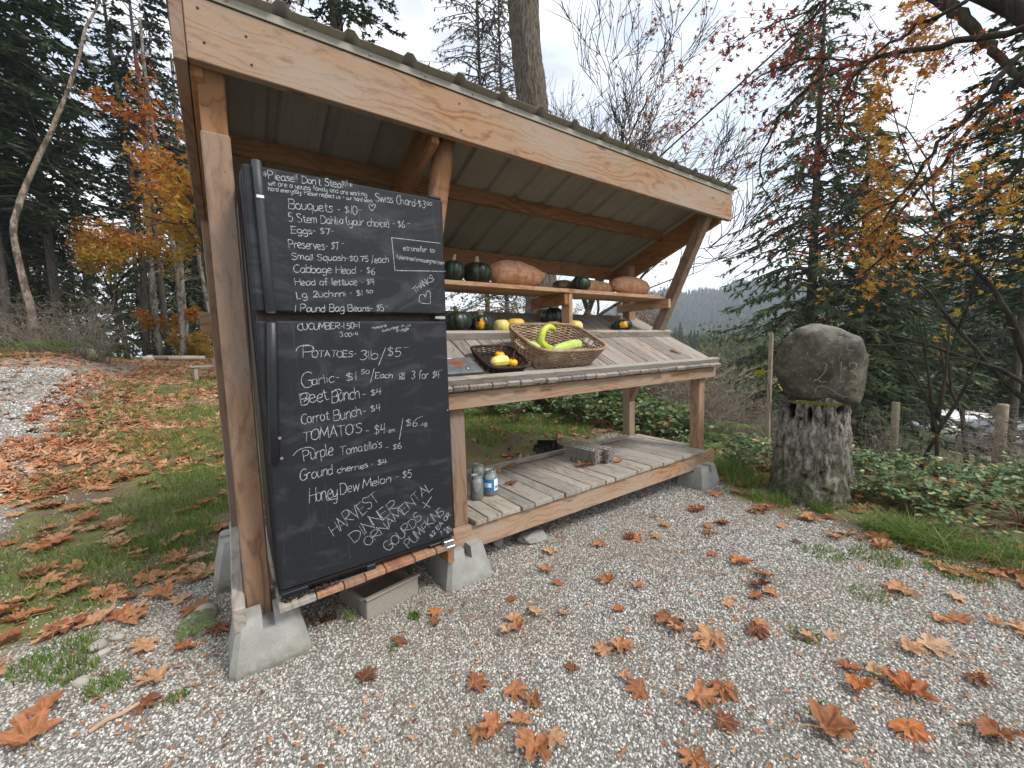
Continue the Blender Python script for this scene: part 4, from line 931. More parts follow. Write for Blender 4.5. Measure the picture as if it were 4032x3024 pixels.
# ------------------------------------------------------------------ the ground
def axis_pts(c0, fine, reach_f, far):
    a = list(np.arange(0, reach_f, fine)); s = fine
    while a[-1] < far: s *= 1.16; a.append(a[-1]+s)
    a = np.array(a); return np.concatenate([-a[:0:-1], a])+c0
gxs = axis_pts(.3, .06, 5.2, 900); gys = axis_pts(.4, .06, 5.2, 900)
GX, GY = np.meshgrid(gxs, gys, indexing='ij'); GZ = ground_h(GX, GY)
def in_poly(x, y, P):
    P = np.array(P); c = np.zeros(np.shape(x), bool); j = len(P)-1
    for i in range(len(P)):
        xi, yi, xj, yj = *P[i], *P[j]
        c ^= ((yi > y) != (yj > y)) & (x < (xj-xi)*(y-yi)/(yj-yi+1e-9)+xi); j = i
    return c
def edge_dist(x, y, P):     # signed distance to a polygon, positive inside
    P = np.array(P, float); d = np.full(np.shape(x), 1e9)
    for i in range(len(P)):
        a, b_ = P[i-1], P[i]; ab = b_-a; t = np.clip(((x-a[0])*ab[0]+(y-a[1])*ab[1])/(ab@ab+1e-9), 0, 1)
        d = np.minimum(d, np.hypot(x-a[0]-t*ab[0], y-a[1]-t*ab[1]))
    return np.where(in_poly(x, y, P), d, -d)
LAWN = [(-2.6, .35), (-1.84, .62), (-1.62, .74), (-1.37, .9), (-1.05, .75), (-.9, 1.1), (2.0, 1.25), (3.2, 1.2), (3.4, .6), (2.75, .1), (2.35, -.35), (2.28, -.8), (2.42, -1.05), (2.32, -1.35), (2.3, -1.9), (2.2, -3), (2, -6), (60, -60), (900, -900), (900, 900), (-3, 900), (-3.0, 60), (-2.9, 20), (-3.3, 11.6), (-2.85, 5.8), (-2.6, 3.6), (-2.4, 2.4), (-2.5, 1.0)]
lawn_d = edge_dist(GX, GY, LAWN)
BANK = [(-900, 900), (-900, -900), (-9, -900), (-6.6, 0), (-6.4, 8), (-6.0, 14), (-4.6, 18.5), (-3.0, 19.5), (-3, 900)]
bank_d = edge_dist(GX, GY, BANK)
DRIVE = [(19, -6), (23, -2), (25.5, 2), (26, 5), (24, 9), (30, 12), (36, 6), (33, 0), (28, -8), (24, -14)]
drv_d = edge_dist(GX, GY, DRIVE)
green = np.maximum(lawn_d, bank_d); green = np.where(drv_d > -2, np.minimum(green, -drv_d), green)
i_ = np.arange(GX.size).reshape(GX.shape); F = np.stack([i_[:-1, :-1], i_[1:, :-1], i_[1:, 1:], i_[:-1, 1:]], -1).reshape(-1, 4)
mb = MB(); V = np.stack([GX, GY, GZ], 2).reshape(-1, 3); mb.add(V, [F.astype(np.int32)], soil=np.clip(green.ravel(), -2, 2), farw=np.hypot(V[:, 0], V[:, 1]))
m = Mat('ground_mix', .95, .15); p = m.pos()
v = m.n('ShaderNodeTexVoronoi', i_Scale=95.0); m.l(p, v.inputs['Vector']); hs = m.n('ShaderNodeSeparateXYZ'); m.l(v.outputs['Color'], hs.inputs[0])
grav = m.ramp(hs.outputs[0], [(0, (.10, .10, .10)), (.3, (.24, .24, .23)), (.6, (.42, .41, .38)), (.85, (.62, .61, .57)), (1, (.76, .75, .71))])
grav = m.mix(m.ramp(v.outputs['Distance'], [(.25, 0), (.62, 1)]), grav, (.15, .135, .11))
gbig = m.noise(p, .9, 5, .65); grav = m.mix(m.ramp(gbig, [(.45, 0), (.72, .55)]), grav, (.20, .165, .125))
soilc = m.ramp(m.noise(p, 2.6, 7, .7), [(.3, (.085, .06, .042)), (.44, (.13, .10, .065)), (.54, (.12, .135, .045)), (.68, (.17, .21, .06))])
soilc = m.mix(m.ramp(m.noise(p, 45, 4, .7), [(.45, 0), (.65, .7)]), soilc, (.16, .115, .075))
far = m.ramp(m.math('DIVIDE', m.attr('farw', 'Fac'), 60), [(.25, 0), (1, 1)]); soilc = m.mix(far, soilc, m.mix(m.ramp(m.noise(p, .35, 6, .7), [(.4, 0), (.62, 1)]), (.05, .06, .025), (.12, .08, .045)))
e = m.math('ADD', m.attr('soil', 'Fac'), m.math('MULTIPLY', m.math('SUBTRACT', m.noise(p, 3.2, 6, .72), .5), .85))
fac = m.ramp(m.math('MULTIPLY_ADD', e, 2.2, .5), [(.35, 0), (.75, 1)])
m.col(m.mix(fac, grav, soilc))
h = m.math('ADD', m.math('MULTIPLY', v.outputs['Distance'], -.7), m.math('MULTIPLY', m.noise(p, 30, 4, .7), .8)); m.bump(h, .7, .012)
gnd = mb.build('ground', m.m, None, True); gnd['kind'] = 'structure'

# loose stones: points carried by one mesh, a stone set on each by geometry nodes
def stone_points(n, rmin, rmax, azr, seed, smin, smax):
    g = np.random.default_rng(seed); D = rmin+(rmax-rmin)*g.random(n)**.75; az = R(1)*g.uniform(*azr, n)
    x, y = -.957+D*np.sin(az), -1.941+D*np.cos(az); s = g.uniform(smin, smax, n)*(1+.12*D)
    return x, y, s
xa, ya, sa = stone_points(230000, .75, 5.2, (-34, 93), 3, .0024, .0050)
xb, yb, sb = stone_points(30000, 4.8, 13, (-24, 0), 4, .0045, .008)
x, y, s = np.r_[xa, xb], np.r_[ya, yb], np.r_[sa, sb]
sd_ = edge_dist(x, y, LAWN); wob = vnoise(np.stack([x, y, x*0], 1), 1.6)+.6*vnoise(np.stack([x, y, x*0], 1), 5, 3)
bare = vnoise(np.stack([x, y, x*0+9], 1), 1.1, 5)
keep = (sd_+wob*.30 < .04) & ((sd_ < -.01) | (rng.random(len(x)) < .6)); keep |= (sd_ < .5) & (rng.random(len(x)) < .10)
keep &= (bare < .30) | (rng.random(len(x)) < .55)
x, y, s = x[keep], y[keep], s[keep]
pe = bpy.data.meshes.new('gravel_points'); pe.vertices.add(len(x)); pe.vertices.foreach_set('co', np.stack([x, y, ground_h(x, y)+s*.15], 1).astype(np.float32).ravel())
at = pe.attributes.new('size', 'FLOAT', 'POINT'); at.data.foreach_set('value', s.astype(np.float32))
def instancer(name, me, mat, nodefn):
    ob = link(name, me, None, kind='stuff'); md = ob.modifiers.new('pieces', 'NODES'); t = bpy.data.node_groups.new(name, 'GeometryNodeTree'); md.node_group = t
    t.interface.new_socket('Geometry', in_out='INPUT', socket_type='NodeSocketGeometry'); t.interface.new_socket('Geometry', in_out='OUTPUT', socket_type='NodeSocketGeometry')
    gi, go = t.nodes.new('NodeGroupInput'), t.nodes.new('NodeGroupOutput'); src, post = nodefn(t)
    sm_ = t.nodes.new('GeometryNodeSetMaterial'); sm_.inputs['Material'].default_value = mat; t.links.new(src, sm_.inputs[0])
    ip = t.nodes.new('GeometryNodeInstanceOnPoints'); t.links.new(gi.outputs[0], ip.inputs['Points']); t.links.new(sm_.outputs[0], ip.inputs['Instance'])
    at_ = t.nodes.new('GeometryNodeInputNamedAttribute'); at_.data_type = 'FLOAT'; at_.inputs['Name'].default_value = 'size'
    rv = t.nodes.new('FunctionNodeRandomValue'); rv.data_type = 'FLOAT_VECTOR'; rv.inputs['Min'].default_value = post[0]; rv.inputs['Max'].default_value = post[1]
    rs = t.nodes.new('FunctionNodeRandomValue'); rs.data_type = 'FLOAT_VECTOR'; rs.inputs['Min'].default_value = post[2]; rs.inputs['Max'].default_value = post[3]; rs.inputs['Seed'].default_value = 5
    vm = t.nodes.new('ShaderNodeVectorMath'); vm.operation = 'SCALE'; t.links.new(rs.outputs[0], vm.inputs[0]); t.links.new(at_.outputs[0], vm.inputs['Scale'])
    t.links.new(rv.outputs[0], ip.inputs['Rotation']); t.links.new(vm.outputs[0], ip.inputs['Scale'])
    st = t.nodes.new('GeometryNodeStoreNamedAttribute'); st.data_type = 'FLOAT'; st.domain = 'INSTANCE'; st.inputs['Name'].default_value = 'tone'
    r3 = t.nodes.new('FunctionNodeRandomValue'); r3.data_type = 'FLOAT'; r3.inputs['Seed'].default_value = 9
    o3 = [o for o in r3.outputs if o.enabled][0] if any(o.enabled for o in r3.outputs) else r3.outputs[1]
    t.links.new(ip.outputs[0], st.inputs['Geometry']); t.links.new(r3.outputs[1], [i for i in st.inputs if i.name == 'Value' and i.enabled][0])
    t.links.new(st.outputs[0], go.inputs[0]); return ob
def ico(t):
    n = t.nodes.new('GeometryNodeMeshIcoSphere'); n.inputs['Radius'].default_value = 1; n.inputs['Subdivisions'].default_value = 1
    return n.outputs[0], ((0, 0, 0), (6.28, 6.28, 6.28), (.7, .6, .4), (1.5, 1.2, .9))
m = Mat('crushed_stone', .85, .25); tn = m.attr('tone', 'Fac', 'INSTANCER')
k = m.ramp(tn, [(0, (.13, .125, .12)), (.22, (.21, .205, .195)), (.5, (.37, .365, .34)), (.75, (.50, .49, .455)), (.93, (.66, .65, .60)), (1, (.76, .75, .70))])
k = m.mix(m.ramp(m.noise(m.pos(), 1.1, 5, .65), [(.44, 0), (.66, .62)]), k, (.25, .205, .16)); m.col(k)
instancer('gravel', pe, m.m, ico)
# a few rounded pebbles near the lawn edge
PEB = simple('pebble_stone', (.36, .33, .29), .8, .3, .2, 20, per_obj=.6)
bm = bmesh.new(); bmesh.ops.create_icosphere(bm, subdivisions=3, radius=1)
for v_ in bm.verts: v_.co *= 1+.16*mnoise.noise(v_.co*1.4)
pme = bpy.data.meshes.new('pebble'); bm.to_mesh(pme); bm.free(); pme.materials.append(PEB)
for p_ in pme.polygons: p_.use_smooth = True
for k, (x_, y_, s_, lab) in enumerate(((-1.125, .42, .055, 'tan egg-shaped stone beside the greenish pier block'), (-1.50, .44, .036, 'pale rounded pebble, biggest of the cluster on the dirt at the left'), (-1.44, .46, .028, 'grey pebble beside the biggest pebble at the left'), (-1.475, .37, .026, 'small pale pebble of the cluster at the left'), (-1.38, .70, .022, 'grey pebble beside the crumpled yellowish leaf'), (-1.50, .20, .03, 'brownish pebble in the grass tuft at the left'), (-1.52, .98, .024, 'small round pebble on the mossy dirt'))):
    o = link('pebble', pme, None, (x_, y_, gz(x_, y_)+s_*.3), (.2, .1, k*1.1)); o.scale = (s_, s_*.75, s_*(.95 if k == 0 else .55)); tag(o, lab, 'stone')

# ------------------------------------------------------------------ fallen leaves
HALF = [(0, 1.0), (4, .84), (8, .78), (11, .90), (15, .70), (20, .58), (25, .46), (30, .60), (34, .86), (38, .80), (45, .98), (49, .80), (54, .72), (58, .78), (62, .62), (72, .44), (84, .54), (92, .60), (101, .74), (108, .58), (116, .60), (126, .44), (142, .36), (160, .22), (180, .05)]
OUT = HALF+[(-a, r) for a, r in HALF[-2:0:-1]]
OTH, ORR = np.array([R(a) for a, _ in OUT]), np.array([r for _, r in OUT])
LOBES = np.array([0, R(46), R(-46), R(103), R(-103)])
def maple_mesh(name, seed, curl, crumple, mat, stem=True):
    g = np.random.default_rng(seed); n = len(OUT); fr = [.0, .18, .34, .5, .66, .82, 1.0]; V = []; rad = []
    ln = 1+g.normal(size=5)*.12; jit = 1+g.normal(size=n)*.09
    for k, f_ in enumerate(fr):
        r = ORR*f_*jit
        r = r*f_**.0
        V.append(np.stack([r*np.cos(OTH), r*np.sin(OTH), np.zeros(n)], 1))
    V = np.concatenate(V); th = np.tile(OTH, 7); r = np.hypot(V[:, 0], V[:, 1])
    d = np.abs((th[:, None]-LOBES[None]+np.pi) % (2*np.pi)-np.pi); li = d.argmin(1); dm = d.min(1); off = np.sin(dm)*r
    vein = np.clip(1-off/.035, 0, 1)
    amp = 1+g.normal(size=5)*.6; z = off*.9*crumple+curl*amp[li]*r**2.0+.17*crumple*vnoise(V, 4, seed)+.09*crumple*vnoise(V, 11, seed+3)+.07*crumple*np.sin(r*22+seed)*np.clip(off*8, 0, 1)
    V[:, 2] = z
    # roll the lobe tips over
    a = curl*1.6*amp[li]*r; rr = np.where(np.abs(a) > 1e-3, np.sin(a)/(a+1e-9)*r, r); V[:, 0], V[:, 1] = rr*np.cos(th), rr*np.sin(th)
    ax = g.uniform(0, np.pi); q = V[:, 0]*math.cos(ax)+V[:, 1]*math.sin(ax); V[:, 2] += g.uniform(-.3, .5)*crumple*q*q+g.uniform(0, .45)*crumple*np.abs(q)
    V[:, 2] = np.clip(V[:, 2]*.42, -.2, .30); V[:, 2] -= np.percentile(V[:, 2], 15)
    i = np.arange(n); j = (i+1) % n; F = np.concatenate([np.stack([k*n+i, (k+1)*n+i, (k+1)*n+j, k*n+j], 1) for k in range(6)])
    mb = MB(); mb.add(V, [F.astype(np.int32)], vein=vein, rad=r)
    if stem:
        b_ = g.uniform(-.5, .5); v, f = tube([(0, 0, V[:n, 2].mean()), (-.35, .05*b_, .06), (-.8, .35*b_, .05), (-1.15, .7*b_, .02)], [.022, .015, .013, .02], 5); mb.add(v, f, vein=np.full(len(v), 2.), rad=np.zeros(len(v)))
    return mb.mesh(name, mat, True)
def leaf_mat(name, stops, trans=.25, inst=False):
    m = Mat(name, .7, .25); r = m.rnd() if not inst else m.attr('hue', 'Fac'); ve = m.attr('vein', 'Fac')
    c = m.ramp(r, stops); pn = m.noise(m.obj(), 5, 5, .65)
    c = m.mix(m.ramp(pn, [(.40, 0), (.70, .6)]), c, (.14, .065, .035)); c = m.mix(m.math('MULTIPLY', ve, .45, clamp=True), c, (.50, .30, .14)); m.col(c); m.translucent(c, trans); return m.m
LSTOP = [(0, (.13, .045, .024)), (.10, (.23, .085, .042)), (.26, (.42, .17, .075)), (.5, (.52, .245, .12)), (.74, (.56, .32, .18)), (.90, (.58, .39, .245)), (.96, (.55, .19, .05)), (1, (.42, .12, .04))]
LEAFM = leaf_mat('dry_maple_leaf', LSTOP)
ML = [maple_mesh('maple_leaf', k, c, cr_, LEAFM) for k, (c, cr_) in enumerate(((.10, .7), (.28, 1.3), (.45, 1.6), (.15, 1.0), (.7, 2.0), (-.12, 1.1), (.3, 1.4), (.05, .45), (.55, 1.5), (.9, 1.8), (.12, 1.5), (-.25, 1.6)))]
HERO = [(0.624, -0.899, 0.2), (0.667, -1.079, 0.22), (0.858, -1.161, 0.18), (0.544, -1.521, 0.25), (0.958, -1.643, 0.24), (0.345, -1.2, 0.2), (0.313, -1.305, 0.14), (0.208, -1.06, 0.15), (1.372, -0.836, 0.22), (1.773, -1.47, 0.22), (2.194, -1.562, 0.2), (2.347, -1.367, 0.18), (2.213, -1.05, 0.18), (1.339, -1.623, 0.2), (0.772, -1.678, 0.2), (0.969, -1.851, 0.22), (0.721, -0.638, 0.12), (0.12, -1.32, 0.16), (0.331, -0.891, 0.15), (0.957, -0.986, 0.12), (1.607, -1.615, 0.14), (-0.624, -0.42, 0.15), (-0.289, -0.68, 0.17), (-0.155, -0.865, 0.14), (0.066, -0.849, 0.1), (0.316, -0.86, 0.16), (-0.449, -0.304, 0.13), (0.02, -0.541, 0.13), (-0.255, -1.009, 0.22), (-0.257, -0.279, 0.1), (0.125, -0.348, 0.1), (-1.407, 1.08, 0.2), (-1.915, 1.472, 0.25), (-1.445, 0.846, 0.13), (-1.32, 0.307, 0.18), (-1.183, 0.199, 0.16), (-1.086, 0.264, 0.16), (-1.265, 0.053, 0.18), (-1.292, -0.082, 0.14), (-1.567, 0.074, 0.2), (-1.569, -0.049, 0.24), (1.888, -0.302, 0.25), (1.773, -0.519, 0.15), (1.284, -0.372, 0.12), (1.162, -0.304, 0.2), (1.548, -0.164, 0.1)]
HLAB = {3: 'largest tan maple leaf, lying on the gravel at the bottom right', 0: 'tan crumpled maple leaf with curled lobes, left of the spread one on the gravel', 1: 'brown maple leaf with spread lobes and a long stem in the middle of the gravel', 28: 'curled brown leaf with long finger lobes at the bottom centre', 21: 'bright orange three-lobed leaf on bare gravel before the left pier block', 22: 'crumpled orange maple leaf alone on the gravel right of the orange three-lobed one',
    31: 'tan two-part maple leaf on the dirt left of the greenish pier block', 32: 'big pale tan maple leaf at the left edge on the dirt', 33: 'yellowish crumpled leaf beside a grey pebble', 36: 'dark red-brown rolled leaf heap beside the front left pier block', 40: 'large brown leaf in the bottom left corner', 41: 'bright orange maple leaf at the gravel edge near the right pier block', 4: 'tan leaf with long pointed lobes near the right edge of the gravel', 8: 'wide brown leaf with ragged lobes right of the stand deck'}
def gzone(x, y):
    if x > 1.5: q = ('crisp brown maple leaf on the gravel between the deck and the grassy edge', 'maple leaves toward the grassy edge')
    elif y < -.95: q = ('crisp brown maple leaf on the gravel close to the front edge of the view', 'maple leaves on the nearest gravel')
    elif x < -.2: q = ('brown maple leaf on the gravel in front of the fridge', 'maple leaves before the fridge')
    else: q = ('brown maple leaf on the gravel in front of the deck', 'maple leaves before the deck')
    return q
def put_leaf(x, y, s, k, lab, grp, z=None, rot=None, nm='fallen_leaf'):
    o = link(nm, ML[k % 12], None, (x, y, (gz(x, y) if z is None else z)+.012), rot or (rng.normal()*.14, rng.normal()*.14, rng.random()*6.28))
    o.scale = (s, s, s*rng.uniform(.7, 1.15)); tag(o, lab, 'leaf', grp); return o
GL = ('crisp brown maple leaf lying loose on the grey gravel', 'maple leaves on the gravel'); LL = ('tan brown maple leaf lying on the grass and dirt left of the stand', 'maple leaves on the grassy strip'); RL = ('brown maple leaf on the weedy edge of the gravel near the stump', 'maple leaves along the gravel edge')
for k, (x, y, s) in enumerate(HERO):
    s = s*(.45 if s >= .18 else .44); left = x < -1.1 and y > .25
    if k in HLAB: put_leaf(x, y, s, k*5+1, HLAB[k], None)
    else: put_leaf(x, y, s, k*5+1, *(LL if left else gzone(x, y)))
g = np.random.default_rng(21); cnt = 0
def ray_pt(D, az): return -.957+D*math.sin(az), -1.941+D*math.cos(az)
while cnt < 55:      # loose ones on the gravel
    x, y = ray_pt(g.uniform(1.2, 3.6), R(g.uniform(22, 90)))
    if edge_dist(np.array(x), np.array(y), LAWN) > -.05 or (-1.1 < x < 2.7 and y > -.1) : continue
    put_leaf(x, y, g.uniform(.045, .080), int(g.integers(12)), *gzone(x, y)); cnt += 1
cnt = 0
while cnt < 130:     # the leafy strip at the left
    x, y = ray_pt(g.uniform(2.2, 5.8), R(g.uniform(-22, 1.5)))
    d = float(edge_dist(np.array(x), np.array(y), LAWN))
    if d < -.25 or (x > -1.12 and y < 1.2): continue
    if d > .45 and g.random() < .45: continue
    put_leaf(x, y, g.uniform(.07, .125), int(g.integers(12)), *LL); cnt += 1
cnt = 0
while cnt < 40:
    x, y = ray_pt(g.uniform(2.6, 4.6), R(g.uniform(62, 94)))
    d = float(edge_dist(np.array(x), np.array(y), LAWN))
    if d < -.12 or d > .55 or (d > .16 and g.random() < .5): continue
    put_leaf(x, y, g.uniform(.06, .11), int(g.integers(12)), *RL); cnt += 1
for k, (x, y, s, lab) in enumerate(((.47, .36, .05, 'small orange leaf on the deck boards beside the jars'), (.60, .33, .07, 'curled orange leaf on the deck boards right of the jars'), (1.30, .33, .085, 'tan leaf on the deck in front of the egg cartons'), (1.60, .20, .07, 'curled brown leaf on the deck right of the egg cartons'), (.72, .66, .08, 'brown leaf heap against the deck rail left part'), (.85, .68, .07, 'brown curled leaf against the deck rail'), (.40, .52, .05, 'small tan leaf on the deck behind the jars'), (1.85, .62, .04, 'small leaf scraps on the deck at the right'))):
    put_leaf(x, y, s, k*3, lab, None, .031)
x_, y_ = 2.28, .16; put_leaf(x_, y_, .075, 7, 'flat orange maple leaf on the slanted table at the right', None, ty(y_)-.004, (math.atan(TS), 0, 1.0))

# beyond the nearest 300: one mass of small litter
def flat_leaf_tmpl(k=1):
    q = [(0, 1.0), (20, .45), (30, .32), (46, .95), (68, .34), (103, .62), (135, .25), (180, .08)]; q = q+[(-a, r) for a, r in q[-2:0:-1]]
    P = [(0, 0, .05)]+[(r*math.cos(R(a)), r*math.sin(R(a)), .28*r*r*(1 if i % 2 else .3)) for i, (a, r) in enumerate(q)]
    n = len(q); return np.array(P), [(0, 1+i, 1+(i+1) % n) for i in range(n)]
LT, LF = flat_leaf_tmpl()
def litter(name, x, y, s, mat, lift=.01, tilt=.35, tm=None, tf=None, hs=1.0):
    n = len(x); z = ground_h(x, y)+lift*1.; a = rng.random(n)*2*np.pi; X = np.stack([np.cos(a), np.sin(a), rng.normal(size=n)*tilt], 1)
    V, F = scatter(LT if tm is None else tm, LF if tf is None else tf, np.stack([x, y, z], 1), basis(X, rng.normal(size=n)*tilt), s)
    k = len(LT if tm is None else tm); return MB().add(V, F, hue=np.repeat(rng.random(n)*hs, k), vein=np.zeros(n*k)).build(name, mat, None, False, kind='stuff')
LEAFI = leaf_mat('dry_leaf_litter', LSTOP, .2, True)
n = 13000; D = 5.2+rng.random(n)**1.0*18; az = R(1)*rng.uniform(-24, 2, n); x, y = -.957+D*np.sin(az), -1.941+D*np.cos(az)
d = np.maximum(edge_dist(x, y, LAWN), edge_dist(x, y, BANK)); w = vnoise(np.stack([x, y, x*0], 1), .7)
k = (d > -.35) & ((d < .55) | (rng.random(n) < .38+.7*w)) | (rng.random(n) < .07+.34*sstep(11, 17, D)); k &= ~((x > -1.3) & (y < 1.1)); litter('leaf_litter', x[k], y[k], rng.uniform(.07, .12, k.sum()), LEAFI)
n = 3200; D = 1.9+rng.random(n)*6.5; az = R(1)*rng.uniform(5, 95, n); x, y = -.957+D*np.sin(az), -1.941+D*np.cos(az); d = edge_dist(x, y, LAWN)
k = (d > -.04) & ~((x > -1.1) & (x < 2.7) & (y < 1.0)); litter('leaf_litter', x[k], y[k], rng.uniform(.04, .085, k.sum()), LEAFI, .02)
# small scraps, samaras and needles on the gravel
SCR = np.array([(-1, 0, 0), (-.3, -.35, .1), (.7, -.22, .15), (1, 0, .25), (.6, .3, .1), (-.4, .28, .2)]); SCF = [(0, 1, 2, 5), (2, 3, 4, 5)]
n = 10000; D = 1.0+rng.random(n)**.8*4.6; az = R(1)*rng.uniform(-34, 94, n); x, y = -.957+D*np.sin(az), -1.941+D*np.cos(az)
k = vnoise(np.stack([x, y, x*0], 1), 1.5, 7)+.5*rng.random(n) > -.02; litter('leaf_scraps', x[k], y[k], rng.uniform(.004, .016, k.sum())*(1+.0*k.sum()), LEAFI, .010, .3, SCR, SCF, .72)
n = 1100; x = rng.uniform(.15, 2.4, n); y = np.where(rng.random(n) < .6, rng.normal(.62, .07, n), rng.uniform(0, .7, n)); k = (y < .69)
V, F = scatter(SCR, SCF, np.stack([x[k], y[k], np.full(k.sum(), .0335)], 1), basis(np.c_[rng.normal(size=(k.sum(), 2)), rng.normal(size=k.sum())*.15], rng.normal(size=k.sum())*.2), rng.uniform(.002, .009, k.sum()))
MB().add(V, F, hue=np.repeat(rng.random(k.sum())*.35, 6), vein=np.zeros(len(V))).build('deck_debris', LEAFI, None, kind='stuff')
# pine cones
def cone_mesh():
    mb = MB(); n = 90; k = np.arange(n); t = k/n; a = k*2.39996; r = .42*np.sin(np.pi*(.12+.86*t))**.8; z = t*2-1
    C_ = np.stack([r*np.cos(a), r*np.sin(a), z], 1); X = np.stack([np.cos(a), np.sin(a), .55+0*a], 1)
    T_ = np.array([(-.12, -.16, 0), (.22, -.10, .02), (.30, 0, .06), (.22, .10, .02), (-.12, .16, 0)]); v, f = scatter(T_, [(0, 1, 2, 3, 4)], C_, basis(X, np.zeros(n)), np.full(n, 1.)); mb.add(v, f)
    v, f = tube([(0, 0, -1), (0, 0, -.3), (0, 0, .4), (0, 0, 1)], [.15, .38, .33, .05], 8); mb.add(v, f); return mb.mesh('pine_cone', simple('cone_brown', (.12, .065, .045), .9, .1, .4, 30), False)
cmh = cone_mesh()
for x, y, s, a, lab in ((-1.30, -.46, .030, .4, 'dark brown pine cone on the gravel at the bottom left'), (-.66, .02, .034, 1.2, 'pine cone lying at the corner of the grey tray'), (-.02, -.05, .026, 2.0, 'pine cone in the shade below the rim board'), (-.86, -.93, .030, .9, 'reddish brown cone lying before the yellow leaf'), (.66, -.93, .016, .2, 'tiny cone on the gravel beside the tan leaf')):
    o = link('pine_cone', cmh, None, (x, y, gz(x, y)+s*.4), (R(84), .2, a)); o.scale = (s*.8, s*.8, s); tag(o, lab, 'cone')
o = put_leaf(-.84, -.80, .055, 9, 'small curled yellow-green leaf on the gravel', None)
yl = ML[9].copy(); yl.materials[0] = simple('yellow_green_leaf', (.38, .34, .07), .7, .2, .4, 30); o.data = yl
st_ = thing('bark_stick', 'short pale orange-brown stick on the leaves at the bottom left', 'stick', (-1.36, -.10, gz(-1.36, -.1)+.012), (0, 0, 0))
v, f = tube([(-.06, -.02, 0), (-.02, 0, .006), (.02, .004, .004), (.06, .02, .006)], [.007, .008, .007, .006], 7); MB().add(v, f).build('stick', simple('stick_bark', (.42, .27, .18), .8), st_)
# ------------------------------------------------------------------ stump and carved boulder
BD = R(71.7); U_ = np.array([math.cos(BD), -math.sin(BD), 0]); Vv = np.array([math.sin(BD), math.cos(BD), 0])
sx_, sy_ = 2.86, -.70; s0 = gz(sx_, sy_)
SP = thing('tree_stump', 'thick furrowed grey stump carrying the carved boulder', 'stump', (sx_, sy_, s0))
n, hN = 150, 90; th = np.linspace(0, 2*np.pi, n, endpoint=False); Hs = .50-s0-.0; V = []
topz = Hs+.0
for k in range(hN):
    f_ = k/(hN-1); z = -.08+(Hs+.08)*f_; r = .238+.07*np.exp(-f_*6)+.012*math.sin(f_*5)
    P = np.stack([np.cos(th)*2.6, np.sin(th)*2.6, np.full(n, z*2.6)], 1)
    rid = np.abs(vnoise(P*1.9, 1, 4)); rid2 = np.abs(vnoise(P*5+3, 1, 9))
    rr = r*(1+.05*np.cos(th*2+1)+.04*np.cos(th*3)) + .026*np.clip(rid*2.4, 0, 1)+.014*np.clip(rid2*2, 0, 1)-.026
    zz_ = z+(.03*np.sin(th*2+.4)+.015*np.sin(th*7))*(f_ > .985)
    V.append(np.stack([rr*np.cos(th), rr*np.sin(th), zz_], 1))
V = np.concatenate(V)
def holes(V, lst):
    for hx, hz, w_, h_, dep in lst:       # hx: offset along the view's right, hz: height
        c = np.array([0, 0, hz])+U_*hx-Vv*math.sqrt(max(.01, .25**2-hx*hx)); d = (V-c); u = d@U_; w = d[:, 2]; s = np.clip(1-np.hypot(u/w_, w/h_), 0, 1); s[(V@Vv) > 0] = 0
        r_ = np.hypot(V[:, 0], V[:, 1])[:, None]; V[:, :2] -= V[:, :2]/r_*(dep*np.clip(s*2, 0, 1))[:, None]
    return V
V = holes(V, [(-.165, Hs-.06, .045, .10, .10), (-.03, Hs-.09, .018, .07, .06), (.155, Hs-.05, .024, .035, .07), (-.10, Hs-.13, .018, .022, .06), (-.055, .20, .022, .028, .07), (.06, .24, .018, .022, .05), (.075, Hs-.14, .012, .07, .04), (.08, .12, .02, .02, .05)])
i = np.arange(n); j = (i+1) % n; F = np.concatenate([np.stack([k*n+i, k*n+j, (k+1)*n+j, (k+1)*n+i], 1) for k in range(hN-1)]).astype(np.int32)
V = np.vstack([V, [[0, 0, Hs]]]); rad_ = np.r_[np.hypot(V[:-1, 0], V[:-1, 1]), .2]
m = Mat('stump_bark', .95, .15); p = m.obj(); m1 = m.noise(m.scale(p, 26, 26, 11), 1, 7, .75, .8); ra_ = m.attr('rad', 'Fac')
k = m.ramp(m1, [(.38, (.025, .021, .018)), (.47, (.14, .12, .10)), (.60, (.33, .305, .275))])
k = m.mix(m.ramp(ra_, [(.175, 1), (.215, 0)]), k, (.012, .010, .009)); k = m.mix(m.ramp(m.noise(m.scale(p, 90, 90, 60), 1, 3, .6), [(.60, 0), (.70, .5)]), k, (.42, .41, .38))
zs = m.n('ShaderNodeSeparateXYZ'); m.l(p, zs.inputs[0]); mo = m.math('MULTIPLY', m.ramp(zs.outputs[2], [(.08, .95), (.55, 0)]), m.ramp(m.noise(p, 12, 5, .7), [(.38, 0), (.58, 1)])); k = m.mix(mo, k, (.055, .075, .022))
m.col(k); m.bump(m.math('ADD', m1, m.noise(p, 110, 4, .7)), .9, .014)
mb = MB(); mb.add(V, [F, np.array([[(hN-1)*n+a, (hN-1)*n+(a+1) % n, hN*n] for a in range(n)], np.int32)], rad=rad_); mb.build('bark', m.m, SP, True)
